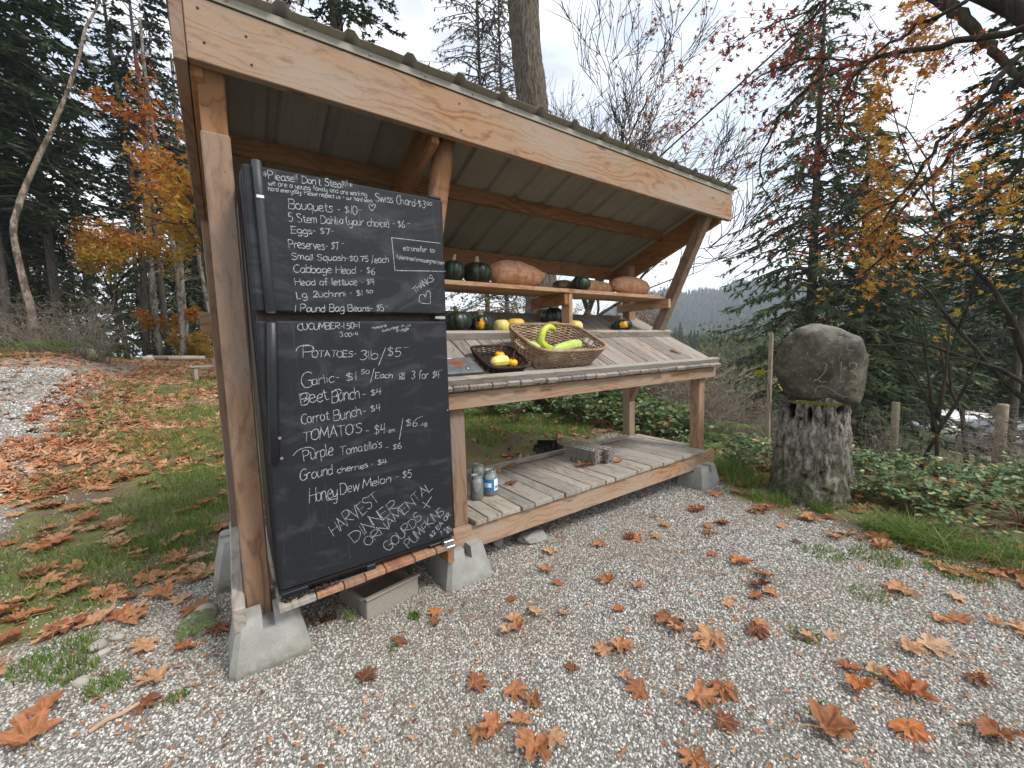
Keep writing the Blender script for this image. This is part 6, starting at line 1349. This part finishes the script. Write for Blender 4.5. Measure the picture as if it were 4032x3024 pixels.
def conifer(seed, H_, h0, R0, r0, nw, nb, ntw, sl, droop, hang, mat, bark, top_pow=.8, lean=0, upper_thin=0, name='needles'):
    g = np.random.default_rng(seed); tr = MB(); C_, X_, S_ = [], [], []; br = MB()
    P = np.stack([lean*np.linspace(0, 1, 9)*H_, .05*np.sin(np.linspace(0, 3, 9)), np.linspace(-.4, H_, 9)], 1); v, f = tube(P, np.linspace(r0, .02, 9)**1.0, 10); tr.add(v, f)
    for z in np.linspace(h0, H_*.985, nw):
        t = (z-h0)/(H_-h0); Rz = R0*(1-t)**top_pow*g.uniform(.75, 1.1)+.12
        if t < .12: Rz *= .55+t*4
        for q in range(nb):
            a = g.random()*6.283; l = Rz*g.uniform(.6, 1.12); ca, sa = math.cos(a), math.sin(a); zz = z+g.normal()*.12; x0 = lean*z
            B_ = np.array([(x0, 0, zz), (x0+ca*l*.35, sa*l*.35, zz+l*(.10-droop*.12)), (x0+ca*l*.7, sa*l*.7, zz+l*(.06-droop*.40)), (x0+ca*l, sa*l, zz-l*(droop*.62-.06))]); B_[1:] += g.normal(size=(3, 3))*l*.03; B_ = catmull(B_, 3)
            v, f = tube(B_, np.linspace(.013+.008*l, .004, len(B_)), 3, False); br.add(v, f)
            if upper_thin and t > .35 and g.random() < upper_thin*t*.6: nt_ = ntw//3
            else: nt_ = ntw
            k = max(3, int(nt_*l/R0)); s = g.uniform(.18, 1, k)**.8*(len(B_)-1); i0 = s.astype(int).clip(0, len(B_)-2); fr = (s-i0)[:, None]; p = B_[i0]*(1-fr)+B_[i0+1]*fr
            dr = np.stack([ca+g.normal(size=k)*.45-sa*g.choice([-1, 1], k)*.85, sa+g.normal(size=k)*.45+ca*g.choice([-1, 1], k)*.85, g.normal(size=k)*.18-hang*g.uniform(.4, 1.6, k)], 1)
            C_.append(p); X_.append(dr); S_.append(sl*g.uniform(.5, 1.2, k)*(.6+.4*(1-s/len(B_))))
    C_, X_, S_ = np.concatenate(C_), np.concatenate(X_), np.concatenate(S_); n = len(C_)
    v, f = scatter(SPR, SPF, C_, basis(X_, g.normal(size=n)*.6), S_); nd = MB(); nd.add(v, f, hue=np.repeat(np.clip(g.normal(.45, .25, n), 0, 1), 12))
    return [('trunk', tr.mesh('trunk', bark, True)), ('branches', br.mesh('branches', bark, False)), (name, nd.mesh(name, mat, False))]
def tree(name, lab, cat, grp, parts, D, az, s=1, rz_=None, z=None, xy=None):
    x, y = xy or ray_pt(D, R(az)); t = thing(name, lab, cat, (x, y, gz(x, y)-.05 if z is None else z), (0, 0, g.random()*6 if rz_ is None else rz_), grp); t.scale = (s, s, s)
    for nm, me in parts: link(nm, me, t, kind='stuff' if nm in ('needles', 'leaves', 'sprays', 'branches') else None)
    return t
FIRA = conifer(1, 24, 4.5, 3.8, .15, 54, 6, 46, .74, .55, .25, CONM, B_FIR)
FIRB = conifer(2, 20, 6.5, 2.9, .12, 42, 5, 36, .68, .5, .2, CONM, B_FIR)
FIRC = conifer(3, 14, 1.0, 2.9, .15, 38, 7, 34, .56, .5, .3, CONM, B_FIR)
CEDA = conifer(4, 15.2, .8, 4.4, .20, 54, 7, 64, .46, .45, .75, CEDM, B_FIR, .72, 0, .9, 'sprays')
CEDB = conifer(5, 11.5, .8, 3.7, .17, 44, 7, 60, .46, .45, .75, CEDM, B_FIR, .75, 0, .7, 'sprays')
LARC = conifer(6, 30, 5, 4.8, .17, 64, 6, 44, .36, .35, .8, BRNM, B_FIR, .6, 0, .3, 'sprays')
tree('fir_tree', 'tall dark fir whose crown fills the top left corner', 'tree', None, FIRA, 24, -15.6, 1.15, .3)
tree('fir_tree', 'tall dark fir with a bare lower trunk right of the leaning birch', 'tree', None, FIRA, 25.5, -12.5, 1.08, 2)
tree('fir_tree', 'dark fir at the left edge behind the leaning birch', 'tree', None, FIRB, 27, -17.5, 1.2, 2)
tree('fir_tree', 'slimmer fir with thin drooping branches among the orange leaves', 'tree', None, FIRB, 26, -4.9, 1.12, 1)
tree('fir_tree', 'big dark fir standing behind the left half of the roof', 'tree', None, conifer(8, 24, 7.2, 3.2, .40, 34, 6, 50, .55, .6, .35, CONM, B_DARK), 15.5, 14.6, 1, 1)
for k in range(26):
    D, az = g.uniform(29, 48), g.uniform(-21, 7)
    tree('fir_tree', 'fir of the forest behind the end of the drive', 'tree', 'forest firs behind the drive', (FIRB, FIRC, FIRA)[k % 3], D, az, g.uniform(.6, .95))
# slim alder trunks between orange maple and post
def pole_tree(seed, H_, r0, bark, bend=.3):
    g = np.random.default_rng(seed); z = np.linspace(-.4, H_, 12); P = np.stack([bend*np.sin(z*.25+seed), bend*.6*np.sin(z*.31), z], 1); v, f = tube(P, np.linspace(r0, r0*.35, 12), 8); tr = MB().add(v, f); br = MB()
    for k in range(26):
        zz = g.uniform(H_*.25, H_); i = int((zz+.4)/(H_+.4)*11); a = g.random()*6.28; l = g.uniform(.5, 1.6); p = P[min(i, 11)]; v, f = tube([p, p+np.array((math.cos(a)*l*.5, math.sin(a)*l*.5, l*.25)), p+np.array((math.cos(a)*l, math.sin(a)*l, l*.2))], [.02, .012, .004], 3, False); br.add(v, f)
    return [('trunk', tr.mesh('trunk', bark, True)), ('branches', br.mesh('branches', bark, False))]
AL = [pole_tree(k, 15, .14, B_ALD) for k in (1, 2)]; AD = [pole_tree(k, 17, .15, B_FIR, .15) for k in (3, 4)]
for D, az, s, k, lab in ((25, -5.0, 1.0, 0, 'grey trunk, left one of the pale group left of the stand post'), (24, -3.9, .9, 1, 'whitest slim trunk left of the stand post'), (27, -2.7, 1.0, 0, 'pale slim trunk second from the stand post'), (26, -1.2, .85, 1, 'thin pale trunk next to the stand post'), (26, -6.6, .95, 2, 'dark slim trunk right of the orange maple'), (25, -17.2, .8, 1, 'thin pale trunk at the far left edge'), (29, -10.8, .9, 0, 'thin pale trunk behind the fir at the left')):
    tree('alder_tree' if k < 2 else 'dark_tree', lab, 'tree', None, AL[k] if k < 2 else AD[0], D, az, s)
for k in range(14):
    D, az = g.uniform(27, 42), g.uniform(-20, 5); tree('slim_tree', 'slim bare trunk in the forest behind the drive', 'tree', 'slim trunks in the forest behind the drive', (AL+AD)[k % 4], D, az, g.uniform(.7, 1.1))
# the leaning birch
t = thing('leaning_tree', 'leaning pale tree with peeling reddish bark at the far left', 'tree', (-6.06, 18.43, 1.0), world=True)
BP = catmull([(-6.0, 18.43, .9), (-6.06, 18.43, 1.33), (-6.12, 18.43, 2.76), (-6.25, 18.43, 4.4), (-6.2, 18.43, 5.4), (-5.8, 18.52, 6.75), (-5.15, 18.64, 8.53), (-4.76, 18.71, 9.64), (-4.45, 18.77, 10.58), (-4.17, 18.81, 11.68), (-3.96, 18.84, 12.43), (-3.64, 18.89, 13.25), (-3.3, 18.9, 14.5)], 3)
v, f = tube(BP, np.interp(np.linspace(0, 1, len(BP)), [0, .1, .5, 1], [.15, .10, .07, .025]), 10); v = v+vnoise(v, 3, 1)[:, None]*.04; MB().add(v, f).build('trunk', B_LEAN, t, True)
def maple(seed, H_, r0, depth, spread, leafn, ls, trunk_h=.28, up=.6, lean=(0, 0, 0), tips_only=True, twig_r=.004, droop=0, nb=(3, 5), leaf_filter=None, bias=None, hb=0.0):
    g = np.random.default_rng(seed); br = MB(); tr = MB(); tips = []
    def grow(p, d, L_, r, dep):
        n = 5 if dep > 1 else 4; P = [p]; dd = np.array(d, float)
        for q in range(n-1): dd = dd+g.normal(size=3)*.17+np.array([0, 0, up*.10-droop*.10])+np.array(lean)*.06; dd /= np.linalg.norm(dd); P.append(P[-1]+dd*L_/(n-1))
        P = np.array(P); r1 = r*.55; v, f = tube(P, np.linspace(r, r1, n), 8 if dep >= depth-1 else 4 if dep > 1 else 3, False); (tr if dep == depth else br).add(v, f)
        if dep <= 1: tips.append(P[1:]); return
        for q in range(g.integers(nb[0], nb[1]+1)):
            i = g.uniform(.35, 1)*(n-1) if q else n-1; i0 = min(int(i), n-2); pp = P[i0]+(P[i0+1]-P[i0])*(i-i0); ax = g.normal(size=3); ax -= dd*(ax@dd); ax /= np.linalg.norm(ax)+1e-9
            sp = spread*g.uniform(.6, 1.2)*(1 if q else .45); nd = dd*math.cos(sp)+ax*math.sin(sp); nd = nd+(np.array(bias) if bias is not None else 0); grow(pp, nd/np.linalg.norm(nd), L_*g.uniform(.55, .78), max(r1*.75, twig_r), dep-1)
    d0 = np.array([lean[0], lean[1], 1.]); grow(np.array([0, 0, -.3]), d0/np.linalg.norm(d0), H_*trunk_h+.3, r0, depth)
    parts = [['trunk', tr], ['branches', br]]
    T = np.concatenate(tips); 
    if leaf_filter is not None: k_ = leaf_filter(T); leafn = int(leafn*max(k_.mean(), .02)); T = T[k_]
    if leafn and len(T):
        C_ = T[g.integers(0, len(T), leafn)]+g.normal(size=(leafn, 3))*ls*.9; a = g.random(leafn)*6.283; X_ = np.stack([np.cos(a), np.sin(a), g.uniform(-1.2, .3, leafn)], 1)
        V, F = scatter(LT, LF, C_, basis(X_, g.normal(size=leafn)*.7), ls*g.uniform(.6, 1.15, leafn)); zr = (C_[:, 2]-C_[:, 2].min())/(np.ptp(C_[:, 2])+.01); hue = np.clip(zr*.65+g.normal(.10, .17, leafn)+hb, 0, 1)
        parts.append(['leaves', MB().add(V, F, hue=np.repeat(hue, len(LT)), vein=np.zeros(len(V)))])
    return parts
def azf(T, D, az, rz_):
    x, y = ray_pt(D, R(az)); c, s = math.cos(rz_), math.sin(rz_); return np.degrees(np.arctan2(x+T[:, 0]*c-T[:, 1]*s+.957, y+T[:, 0]*s+T[:, 1]*c+1.941))
def fin(parts, bark, leafm):
    return [(nm, mb.mesh(nm, leafm if nm == 'leaves' else bark, nm == 'trunk')) for nm, mb in parts]
ORG = green_mat('orange_maple_leaf', [(0, (.24, .24, .04)), (.25, (.42, .32, .04)), (.5, (.50, .26, .035)), (.8, (.44, .14, .03)), (1, (.28, .07, .03))], .45)
RUST = green_mat('rust_maple_leaf', [(0, (.52, .30, .03)), (.25, (.46, .20, .03)), (.5, (.32, .09, .03)), (.8, (.20, .05, .03)), (1, (.12, .035, .025))], .4)
GOLD_ = green_mat('golden_maple_leaf', [(0, (.30, .27, .04)), (.3, (.46, .31, .045)), (.6, (.46, .21, .035)), (1, (.30, .10, .03))], .45)
tree('maple_tree', 'orange and yellow maple with dark stems at the end of the drive', 'tree', None, fin(maple(11, 9.5, .11, 5, .52, 4800, .12, .24, .9, leaf_filter=lambda T: azf(T, 23.5, -8, 2.4) > -11.2, hb=.12), B_DARK, ORG), 23.5, -8.0, 1, 2.4)
tree('maple_tree', 'orange maple reaching out from behind the left post of the stand', 'tree', None, fin(maple(12, 12, .16, 5, .60, 4600, .115, .24, .6, lean=(-.15, 0, 0), bias=(-.08, -.05, 0), hb=.26, leaf_filter=lambda T: azf(T, 13, .8, 0) > -8.5), B_DARK, ORG), 13.0, .8, 1, 0)
tree('maple_tree', 'small yellow orange maple low between the trunks left of the stand', 'tree', None, fin(maple(13, 6, .08, 4, .8, 3600, .12, .18, .3), B_DARK, ORG), 25, -5.6, 1)
tree('maple_tree', 'rusty orange maple showing above the left half of the roof', 'tree', None, fin(maple(14, 21, .15, 5, .60, 15000, .11, .36, .9, hb=.38, leaf_filter=lambda T: (azf(T, 13.5, 12, 0) > 2) & (azf(T, 13.5, 12, 0) < 21)), B_DARK, ORG), 13.5, 12, 1, 0)
# the near trunk behind the stand, bare larch and bare maples
t = thing('big_tree', 'thick furrowed trunk rising straight behind the middle of the roof', 'tree', (4.80, 5.0, gz(4.8, 5)), world=True)
P = catmull([(4.84, 4.96, -.9), (4.80, 5.0, .3), (4.76, 5.02, 2.34), (4.69, 5.07, 5.82), (4.57, 5.16, 7.97), (4.45, 5.2, 16)], 22); v, f = tube(P, np.interp(P[:, 2], [-.9, 0, 3, 8, 16], [.46, .38, .315, .29, .2]), 90)
c_ = np.repeat(P, 90, 0); rel = v-c_; th_ = np.tile(np.linspace(0, 6.283, 90, endpoint=False), len(P)); q = np.stack([np.cos(th_)*3.4, np.sin(th_)*3.4, v[:, 2]*1.3], 1); v = v+rel*(np.abs(vnoise(q, 1.6, 3))*.22+np.abs(vnoise(q, 4.2, 8))*.10-.06)[:, None]
MB().add(v, [f[0]]).build('trunk', B_BIG, t, True)
NB = conifer(9, 8, 1.5, 2.6, .06, 16, 5, 24, .5, .5, .3, CONM, B_BIG); nb_ = [p for p in NB if p[0] != 'trunk']
for nm, me in nb_: link(nm, me, t, (-.3, .15, 9.2), kind='stuff' if nm == 'needles' else None)
tree('larch_tree', 'half-bare brownish conifer with drooping twigs left of the thick trunk', 'tree', None, LARC, 22, 32.0, .98, 1)
tree('larch_tree', 'slimmer half-bare brownish conifer close to the left side of the thick trunk', 'tree', None, LARC, 24, 34.6, .9, 3)
tree('bare_maple', 'large bare maple spreading fine branches right of the thick trunk', 'tree', None, fin(maple(21, 22, .16, 6, .56, 420, .10, .30, .9, lean=(.10, .0, 0), nb=(3, 5), twig_r=.013), B_DARK, RUST), 14.5, 41, 1, -.7)
tree('bare_maple', 'smaller bare maple with red leaves at its tips above the roof', 'tree', None, fin(maple(22, 15.5, .12, 6, .60, 2600, .095, .30, .7, twig_r=.008, nb=(3, 4), leaf_filter=lambda T: azf(T, 14.5, 50.5, -.9) > 51), B_DARK, RUST), 14.5, 50.5, 1, -.9)
tree('bare_maple', 'distant bare tree between the larch and the thick trunk', 'tree', None, fin(maple(23, 12, .12, 5, .45, 500, .10, .3, 1.0), B_FIR, RUST), 20, 36.5, 1.1)
tree('bare_maple', 'small bare tree low behind the right end of the shelf', 'tree', None, fin(maple(24, 4.4, .05, 5, .6, 500, .06, .25, .5), B_FIR, RUST), 10.5, 54, 1)
# cedars at the right
tree('cedar_tree', 'tall drooping cedar behind the carved boulder, the taller of two', 'tree', None, CEDA, 16, 71.4, 1, .5)
tree('cedar_tree', 'shorter drooping cedar right behind the taller one', 'tree', None, CEDB, 16.5, 75.4, 1, 2)
for k, (D, az, s) in enumerate(((19, 78, .62), (38, 81.5, 1.25), (37, 85.5, 1.3), (23, 91.5, .85), (26, 76, .75), (18, 94, .62), (36, 88.5, 1.3), (21, 89.5, .95), (24, 93, 1.0), (30, 73, .6), (39, 83.5, 1.4), (16, 77.5, .40), (25, 95, .8))):
    tree('fir_tree', 'dense dark evergreen behind the fence at the right', 'tree', 'dark evergreens behind the fence', FIRC, D, az, s)
tree('fir_tree', 'dark trunked evergreen near the right edge beyond the fence', 'tree', None, FIRB, 15, 86.4, .72, 1)
# overhanging maple at the right: limbs first, twigs and leaves along them
LIMBS = {'A': [[5.84, -1.61, 3.93], [5.72, -1.36, 3.97], [5.54, -0.8, 4.06], [5.31, -0.22, 4.14], [4.98, 0.16, 3.98], [4.77, 0.44, 3.65]], 'B': [[6.26, -0.32, 5.48], [6.23, -0.66, 4.89], [6.17, -0.89, 4.51], [6.19, -1.07, 4.17], [6.11, -1.22, 3.85], [6.02, -1.42, 3.45]], 'Cc': [[5.54, -1.63, 3.76], [5.31, -1.34, 3.49], [5.19, -1.16, 3.17], [5.06, -0.94, 2.9], [4.92, -0.72, 2.45], [4.77, -0.53, 2.07]], 'D': [[5.93, -1.56, 3.77], [5.8, -1.17, 3.35], [5.66, -0.89, 2.86], [5.51, -0.61, 2.43], [5.49, -0.51, 1.94]], 'E': [[5.19, -1.1, 4.2], [5.05, -0.88, 4.11], [4.98, -0.52, 4.03], [4.8, -0.26, 3.74], [4.77, -0.15, 3.52]], 'F': [[5.31, -0.22, 4.14], [5.28, -0.11, 3.69], [5.25, -0.01, 3.38], [5.21, 0.13, 3.25]], 'G': [[6.24, -1.65, 3.11], [6.21, -1.27, 2.63], [6.07, -0.92, 2.26], [6.0, -0.54, 1.8]], 'Hh': [[5.33, 0.06, 5.15], [5.16, 0.25, 4.86], [5.1, 0.41, 4.68], [4.96, 0.5, 4.93]], 'I': [[5.65, 0.03, 5.27], [5.4, 0.48, 5.1], [5.15, 0.82, 5.06], [5.02, 1.08, 5.01]], 'J': [[5.31, -0.22, 4.14], [5.11, 0.08, 4.27], [4.89, 0.4, 4.3], [4.73, 0.76, 4.2]], 'K': [[4.92, -0.72, 2.45], [4.86, -0.46, 2.31], [4.79, -0.22, 2.2], [4.71, 0.04, 2.08]], 'Lk': [[5.49, -0.51, 1.94], [5.44, -0.3, 1.73], [5.28, -0.1, 1.44]], 'M': [[4.77, 0.44, 3.65], [4.71, 0.58, 3.24], [4.74, 0.52, 2.8], [4.82, 0.31, 2.39]]}
t = thing('maple_tree', 'overhanging maple whose dark limbs and rust leaves fill the top right', 'tree', (6.6, -3.0, gz(6.6, -3)), world=True)
v, f = tube(catmull([(6.6, -3.0, -1.0), (6.5, -2.9, 1.0), (6.3, -2.4, 2.8), (6.24, -1.65, 3.3), (6.26, -1.4, 4.2), (6.2, -.6, 5.2)], 4), np.linspace(.2, .07, 21), 10); MB().add(v, f).build('trunk', B_DARK, t, True)
g2 = np.random.default_rng(77); tw = MB(); LC, LH = [], []
for key, pts in LIMBS.items():
    P = catmull(pts, 5); r0 = {'A': .040, 'B': .075, 'Cc': .030, 'D': .030, 'E': .022, 'G': .034}.get(key, .014); P = P+g2.normal(size=P.shape)*.012
    v, f = tube(P, np.linspace(r0, r0*.35, len(P)), 7); MB().add(v, f).build('branch', B_DARK, t, True); L0 = np.r_[0, np.cumsum(np.linalg.norm(np.diff(P, axis=0), axis=1))]
    if key == 'B': P = P[:0]
    for q in range(int((10+L0[-1]*15)*(.22 if key in ('K', 'Lk', 'M') else .55)) if len(P) else 0):
        i = g2.integers(len(P)//5, len(P)); T = P[min(i, len(P)-1)]-P[max(i-1, 0)]; T /= np.linalg.norm(T)+1e-9; d = T*.7+g2.normal(size=3)*.45+np.array([-.10, .18, -.28]); d /= np.linalg.norm(d); l = g2.uniform(.25, .85); Q = [P[i]]
        for k in range(4): d = d+g2.normal(size=3)*.2; d /= np.linalg.norm(d); Q.append(Q[-1]+d*l/4)
        Q = np.array(Q); v, f = tube(Q, np.linspace(.005, .0018, 5), 3, False); tw.add(v, f)
        m_ = g2.integers(7, 15); idx = g2.integers(1, 5, m_); LC.append(Q[idx]+g2.normal(size=(m_, 3))*.06)
        hh = {'K': .2, 'Lk': .05, 'M': .7, 'G': .15, 'Cc': .45, 'D': .35}.get(key, .78); LH.append(np.clip(g2.normal(hh, .2, m_), 0, 1))
tw.build('twigs', B_DARK, t, False); LC = np.concatenate(LC); LH = np.concatenate(LH); n = len(LC); a = g2.random(n)*6.283
V, F = scatter(LT, LF, LC, basis(np.stack([np.cos(a), np.sin(a), g2.uniform(-1.3, .2, n)], 1), g2.normal(size=n)*.8), g2.uniform(.032, .068, n)); MB().add(V, F, hue=np.repeat(LH, len(LT)), vein=np.zeros(len(V))).build('leaves', RUST, t, False, kind='stuff')
tree('maple_tree', 'golden yellow maple beyond the fence at the right edge', 'tree', None, fin(maple(31, 8.5, .10, 5, .60, 8500, .085, .40, .4, lean=(.0, .0, 0), nb=(3, 4), leaf_filter=lambda T: azf(T, 11.5, 88, .4) > 75.5), B_DARK, GOLD_), 11.5, 88, 1, .4)
tree('maple_tree', 'thin golden maple branches in front of the dark evergreens', 'tree', None, fin(maple(32, 6.8, .05, 4, .7, 420, .085, .5, .4, leaf_filter=lambda T: azf(T, 12, 84.5, .4) > 74), B_DARK, GOLD_), 12, 84.5, 1, .4)
t = thing('bare_sapling', 'dark multi-stemmed bare sapling standing behind the wire fence', 'tree', (7.95, -.66, gz(7.95, -.66)), world=True)
for st in ([[7.95, -.67, -1.4], [7.95, -.67, -.92], [7.94, -.61, -.32], [7.9, -.36, .34], [7.83, .02, 1.07]], [[7.95, -.62, -.52], [7.93, -.53, .26], [7.91, -.37, 1.25]], [[7.95, -.64, -.32], [7.96, -.69, .35], [7.96, -.7, 1.11]], [[7.95, -.65, -.52], [7.98, -.86, .05], [8.0, -1.02, .66]], [[7.97, -.45, -1.4], [7.94, -.56, -.86], [7.95, -.68, -.48], [7.95, -.63, -.12]]):
    P = catmull(st, 4); v, f = tube(P, np.linspace(.035, .008, len(P)), 6); MB().add(v, f).build('stem', B_DARK, t, True)
x, y = 2.98, -.38
t = thing('leaf_sprig', 'two yellow-green maple leaves on a thin stem left of the boulder', 'plant', (x, y, gz(x, y)), world=True)
v, f = tube(catmull([(x, y, gz(x, y)), (x-.02, y+.03, .2), (x-.06, y+.04, .52), (x-.10, y+.06, .70)], 4), .003, 4); MB().add(v, f).build('stem', BARK, t)
YG = simple('lime_leaf', (.42, .46, .04), .6, .3, .3, 12)
for p_, r_ in (((x-.10, y+.08, .70), (.9, .3, 2.0)), ((x-.03, y-.02, .58), (1.0, -.3, .6))):
    me = ML[7].copy(); me.materials[0] = YG; o = link('leaf', me, t, p_, r_); o.scale = (.075,)*3

# far wood, valley and hill
def cone(t):
    j = t.nodes.new('GeometryNodeJoinGeometry')
    for q in range(6):
        n = t.nodes.new('GeometryNodeMeshCone'); n.inputs['Vertices'].default_value = 9; n.inputs['Radius Top'].default_value = 0.01; n.inputs['Radius Bottom'].default_value = .26-.038*q; n.inputs['Depth'].default_value = .3
        tf = t.nodes.new('GeometryNodeTransform'); tf.inputs['Translation'].default_value = (.02*math.sin(q*2.1), .02*math.cos(q*3.3), -.35+q*.15); tf.inputs['Rotation'].default_value = (.08*math.sin(q*5), .08*math.cos(q*4), q*.7); t.links.new(n.outputs[0], tf.inputs[0]); t.links.new(tf.outputs[0], j.inputs[0])
    return j.outputs[0], ((-.04, -.04, 0), (.04, .04, 6.28), (.8, .8, .6), (1.4, 1.4, 1.25))
m = Mat('hill_wood', .95, .05); c_ = m.ramp(m.attr('tone', 'Fac', 'INSTANCER'), [(0, (.018, .030, .018)), (.6, (.035, .05, .028)), (1, (.07, .07, .035))]); m.col(c_); HWM = m.m
def hill_h(D, az): return 92*sstep(380, 820, D)*sstep(30, 58, az)*(1-.42*sstep(66, 110, az))+6*np.sin(az*.5)+3*np.sin(az*1.7)-14
DD, AA = np.meshgrid(np.linspace(170, 1050, 60), np.linspace(28, 130, 90), indexing='ij'); Vh = np.stack([-.957+DD*np.sin(R(1)*AA), -1.941+DD*np.cos(R(1)*AA), hill_h(DD, AA)], 2).reshape(-1, 3)
i_ = np.arange(DD.size).reshape(DD.shape); Fh = np.stack([i_[:-1, :-1], i_[1:, :-1], i_[1:, 1:], i_[:-1, 1:]], -1).reshape(-1, 4); hl = MB().add(Vh, [Fh.astype(np.int32)]).build('hill', simple('hill_floor', (.035, .045, .025), 1, 0, .3, .05), None, True); hl['kind'] = 'structure'
def pts_mesh(name, P, s):
    me = bpy.data.meshes.new(name); me.vertices.add(len(P)); me.vertices.foreach_set('co', P.astype(np.float32).ravel()); at = me.attributes.new('size', 'FLOAT', 'POINT'); at.data.foreach_set('value', s.astype(np.float32)); return me
n = 15000; D = g2.uniform(380, 850, n); A = g2.uniform(36, 112, n); s = g2.uniform(9, 17, n); instancer('hillside_forest', pts_mesh('hill_points', np.stack([-.957+D*np.sin(R(1)*A), -1.941+D*np.cos(R(1)*A), hill_h(D, A)+s*.35], 1), s), HWM, cone)
n = 3600; D = g2.uniform(110, 380, n); A = g2.uniform(24, 104, n); s = g2.uniform(5, 9, n); x, y = -.957+D*np.sin(R(1)*A), -1.941+D*np.cos(R(1)*A); instancer('valley_forest', pts_mesh('valley_points', np.stack([x, y, ground_h(x, y)+s*.3-1], 1), s), HWM, cone)
# soft understorey masses
def mass(name, n, D0, D1, a0, a1, z0, z1, pw, sz, mat, lab=None):
    D = g2.uniform(D0, D1, n); A = g2.uniform(a0, a1, n); x, y = -.957+D*np.sin(R(1)*A), -1.941+D*np.cos(R(1)*A); q = vnoise(np.stack([x, y, x*0], 1), .35, 3); h = (z1-z0)*(.75+.6*q); z = ground_h(x, y)+z0+h*g2.random(n)**pw
    C_ = np.stack([x, y, z], 1)+g2.normal(size=(n, 3))*.15; V, F = scatter(LT, LF, C_, basis(g2.normal(size=(n, 3)), g2.normal(size=n)), g2.uniform(.5, 1.2, n)*sz); MB().add(V, F, hue=np.repeat(g2.random(n), len(LT)), vein=np.zeros(len(V))).build(name, mat, None, False, kind='stuff')
UND = green_mat('understorey', [(0, (.05, .07, .03)), (.5, (.11, .14, .055)), (.85, (.17, .19, .08)), (1, (.26, .19, .07))], .35)
mass('understorey', 15000, 28, 46, -22, 9, 0, 9, 1.3, .30, UND)
mass('understorey', 9000, 10, 14, 22, 56, -.3, 2.6, 1.0, .075, TWLF)
mass('understorey', 6000, 11, 17, 22, 62, -.3, 3.0, 1.2, .10, UND)
mass('understorey', 3600, 13, 20, 58, 77, -.3, 1.8, 1.2, .13, UND)
mass('understorey', 2600, 13, 20, 89, 98, -.3, 2.4, 1.2, .13, UND)
mass('understorey', 9000, 31, 44, 60, 100, -.3, 8.0, 1.2, .25, UND)
# ------------------------------------------------------------------ air
hz = Mat('haze'); hz.t.nodes.remove(hz.b); pv = hz.n('ShaderNodeVolumePrincipled'); pv.inputs['Density'].default_value = .0005; pv.inputs['Color'].default_value = (.78, .88, 1, 1); pv.inputs['Anisotropy'].default_value = 0
hz.l(pv.outputs[0], hz.o.inputs['Volume']); v, f = boxv((-1300, -1300, -60), (2600, 0, 0), (0, 2600, 0), (0, 0, 175)); MB().add(v, f).build('haze', hz.m, None, kind='stuff')
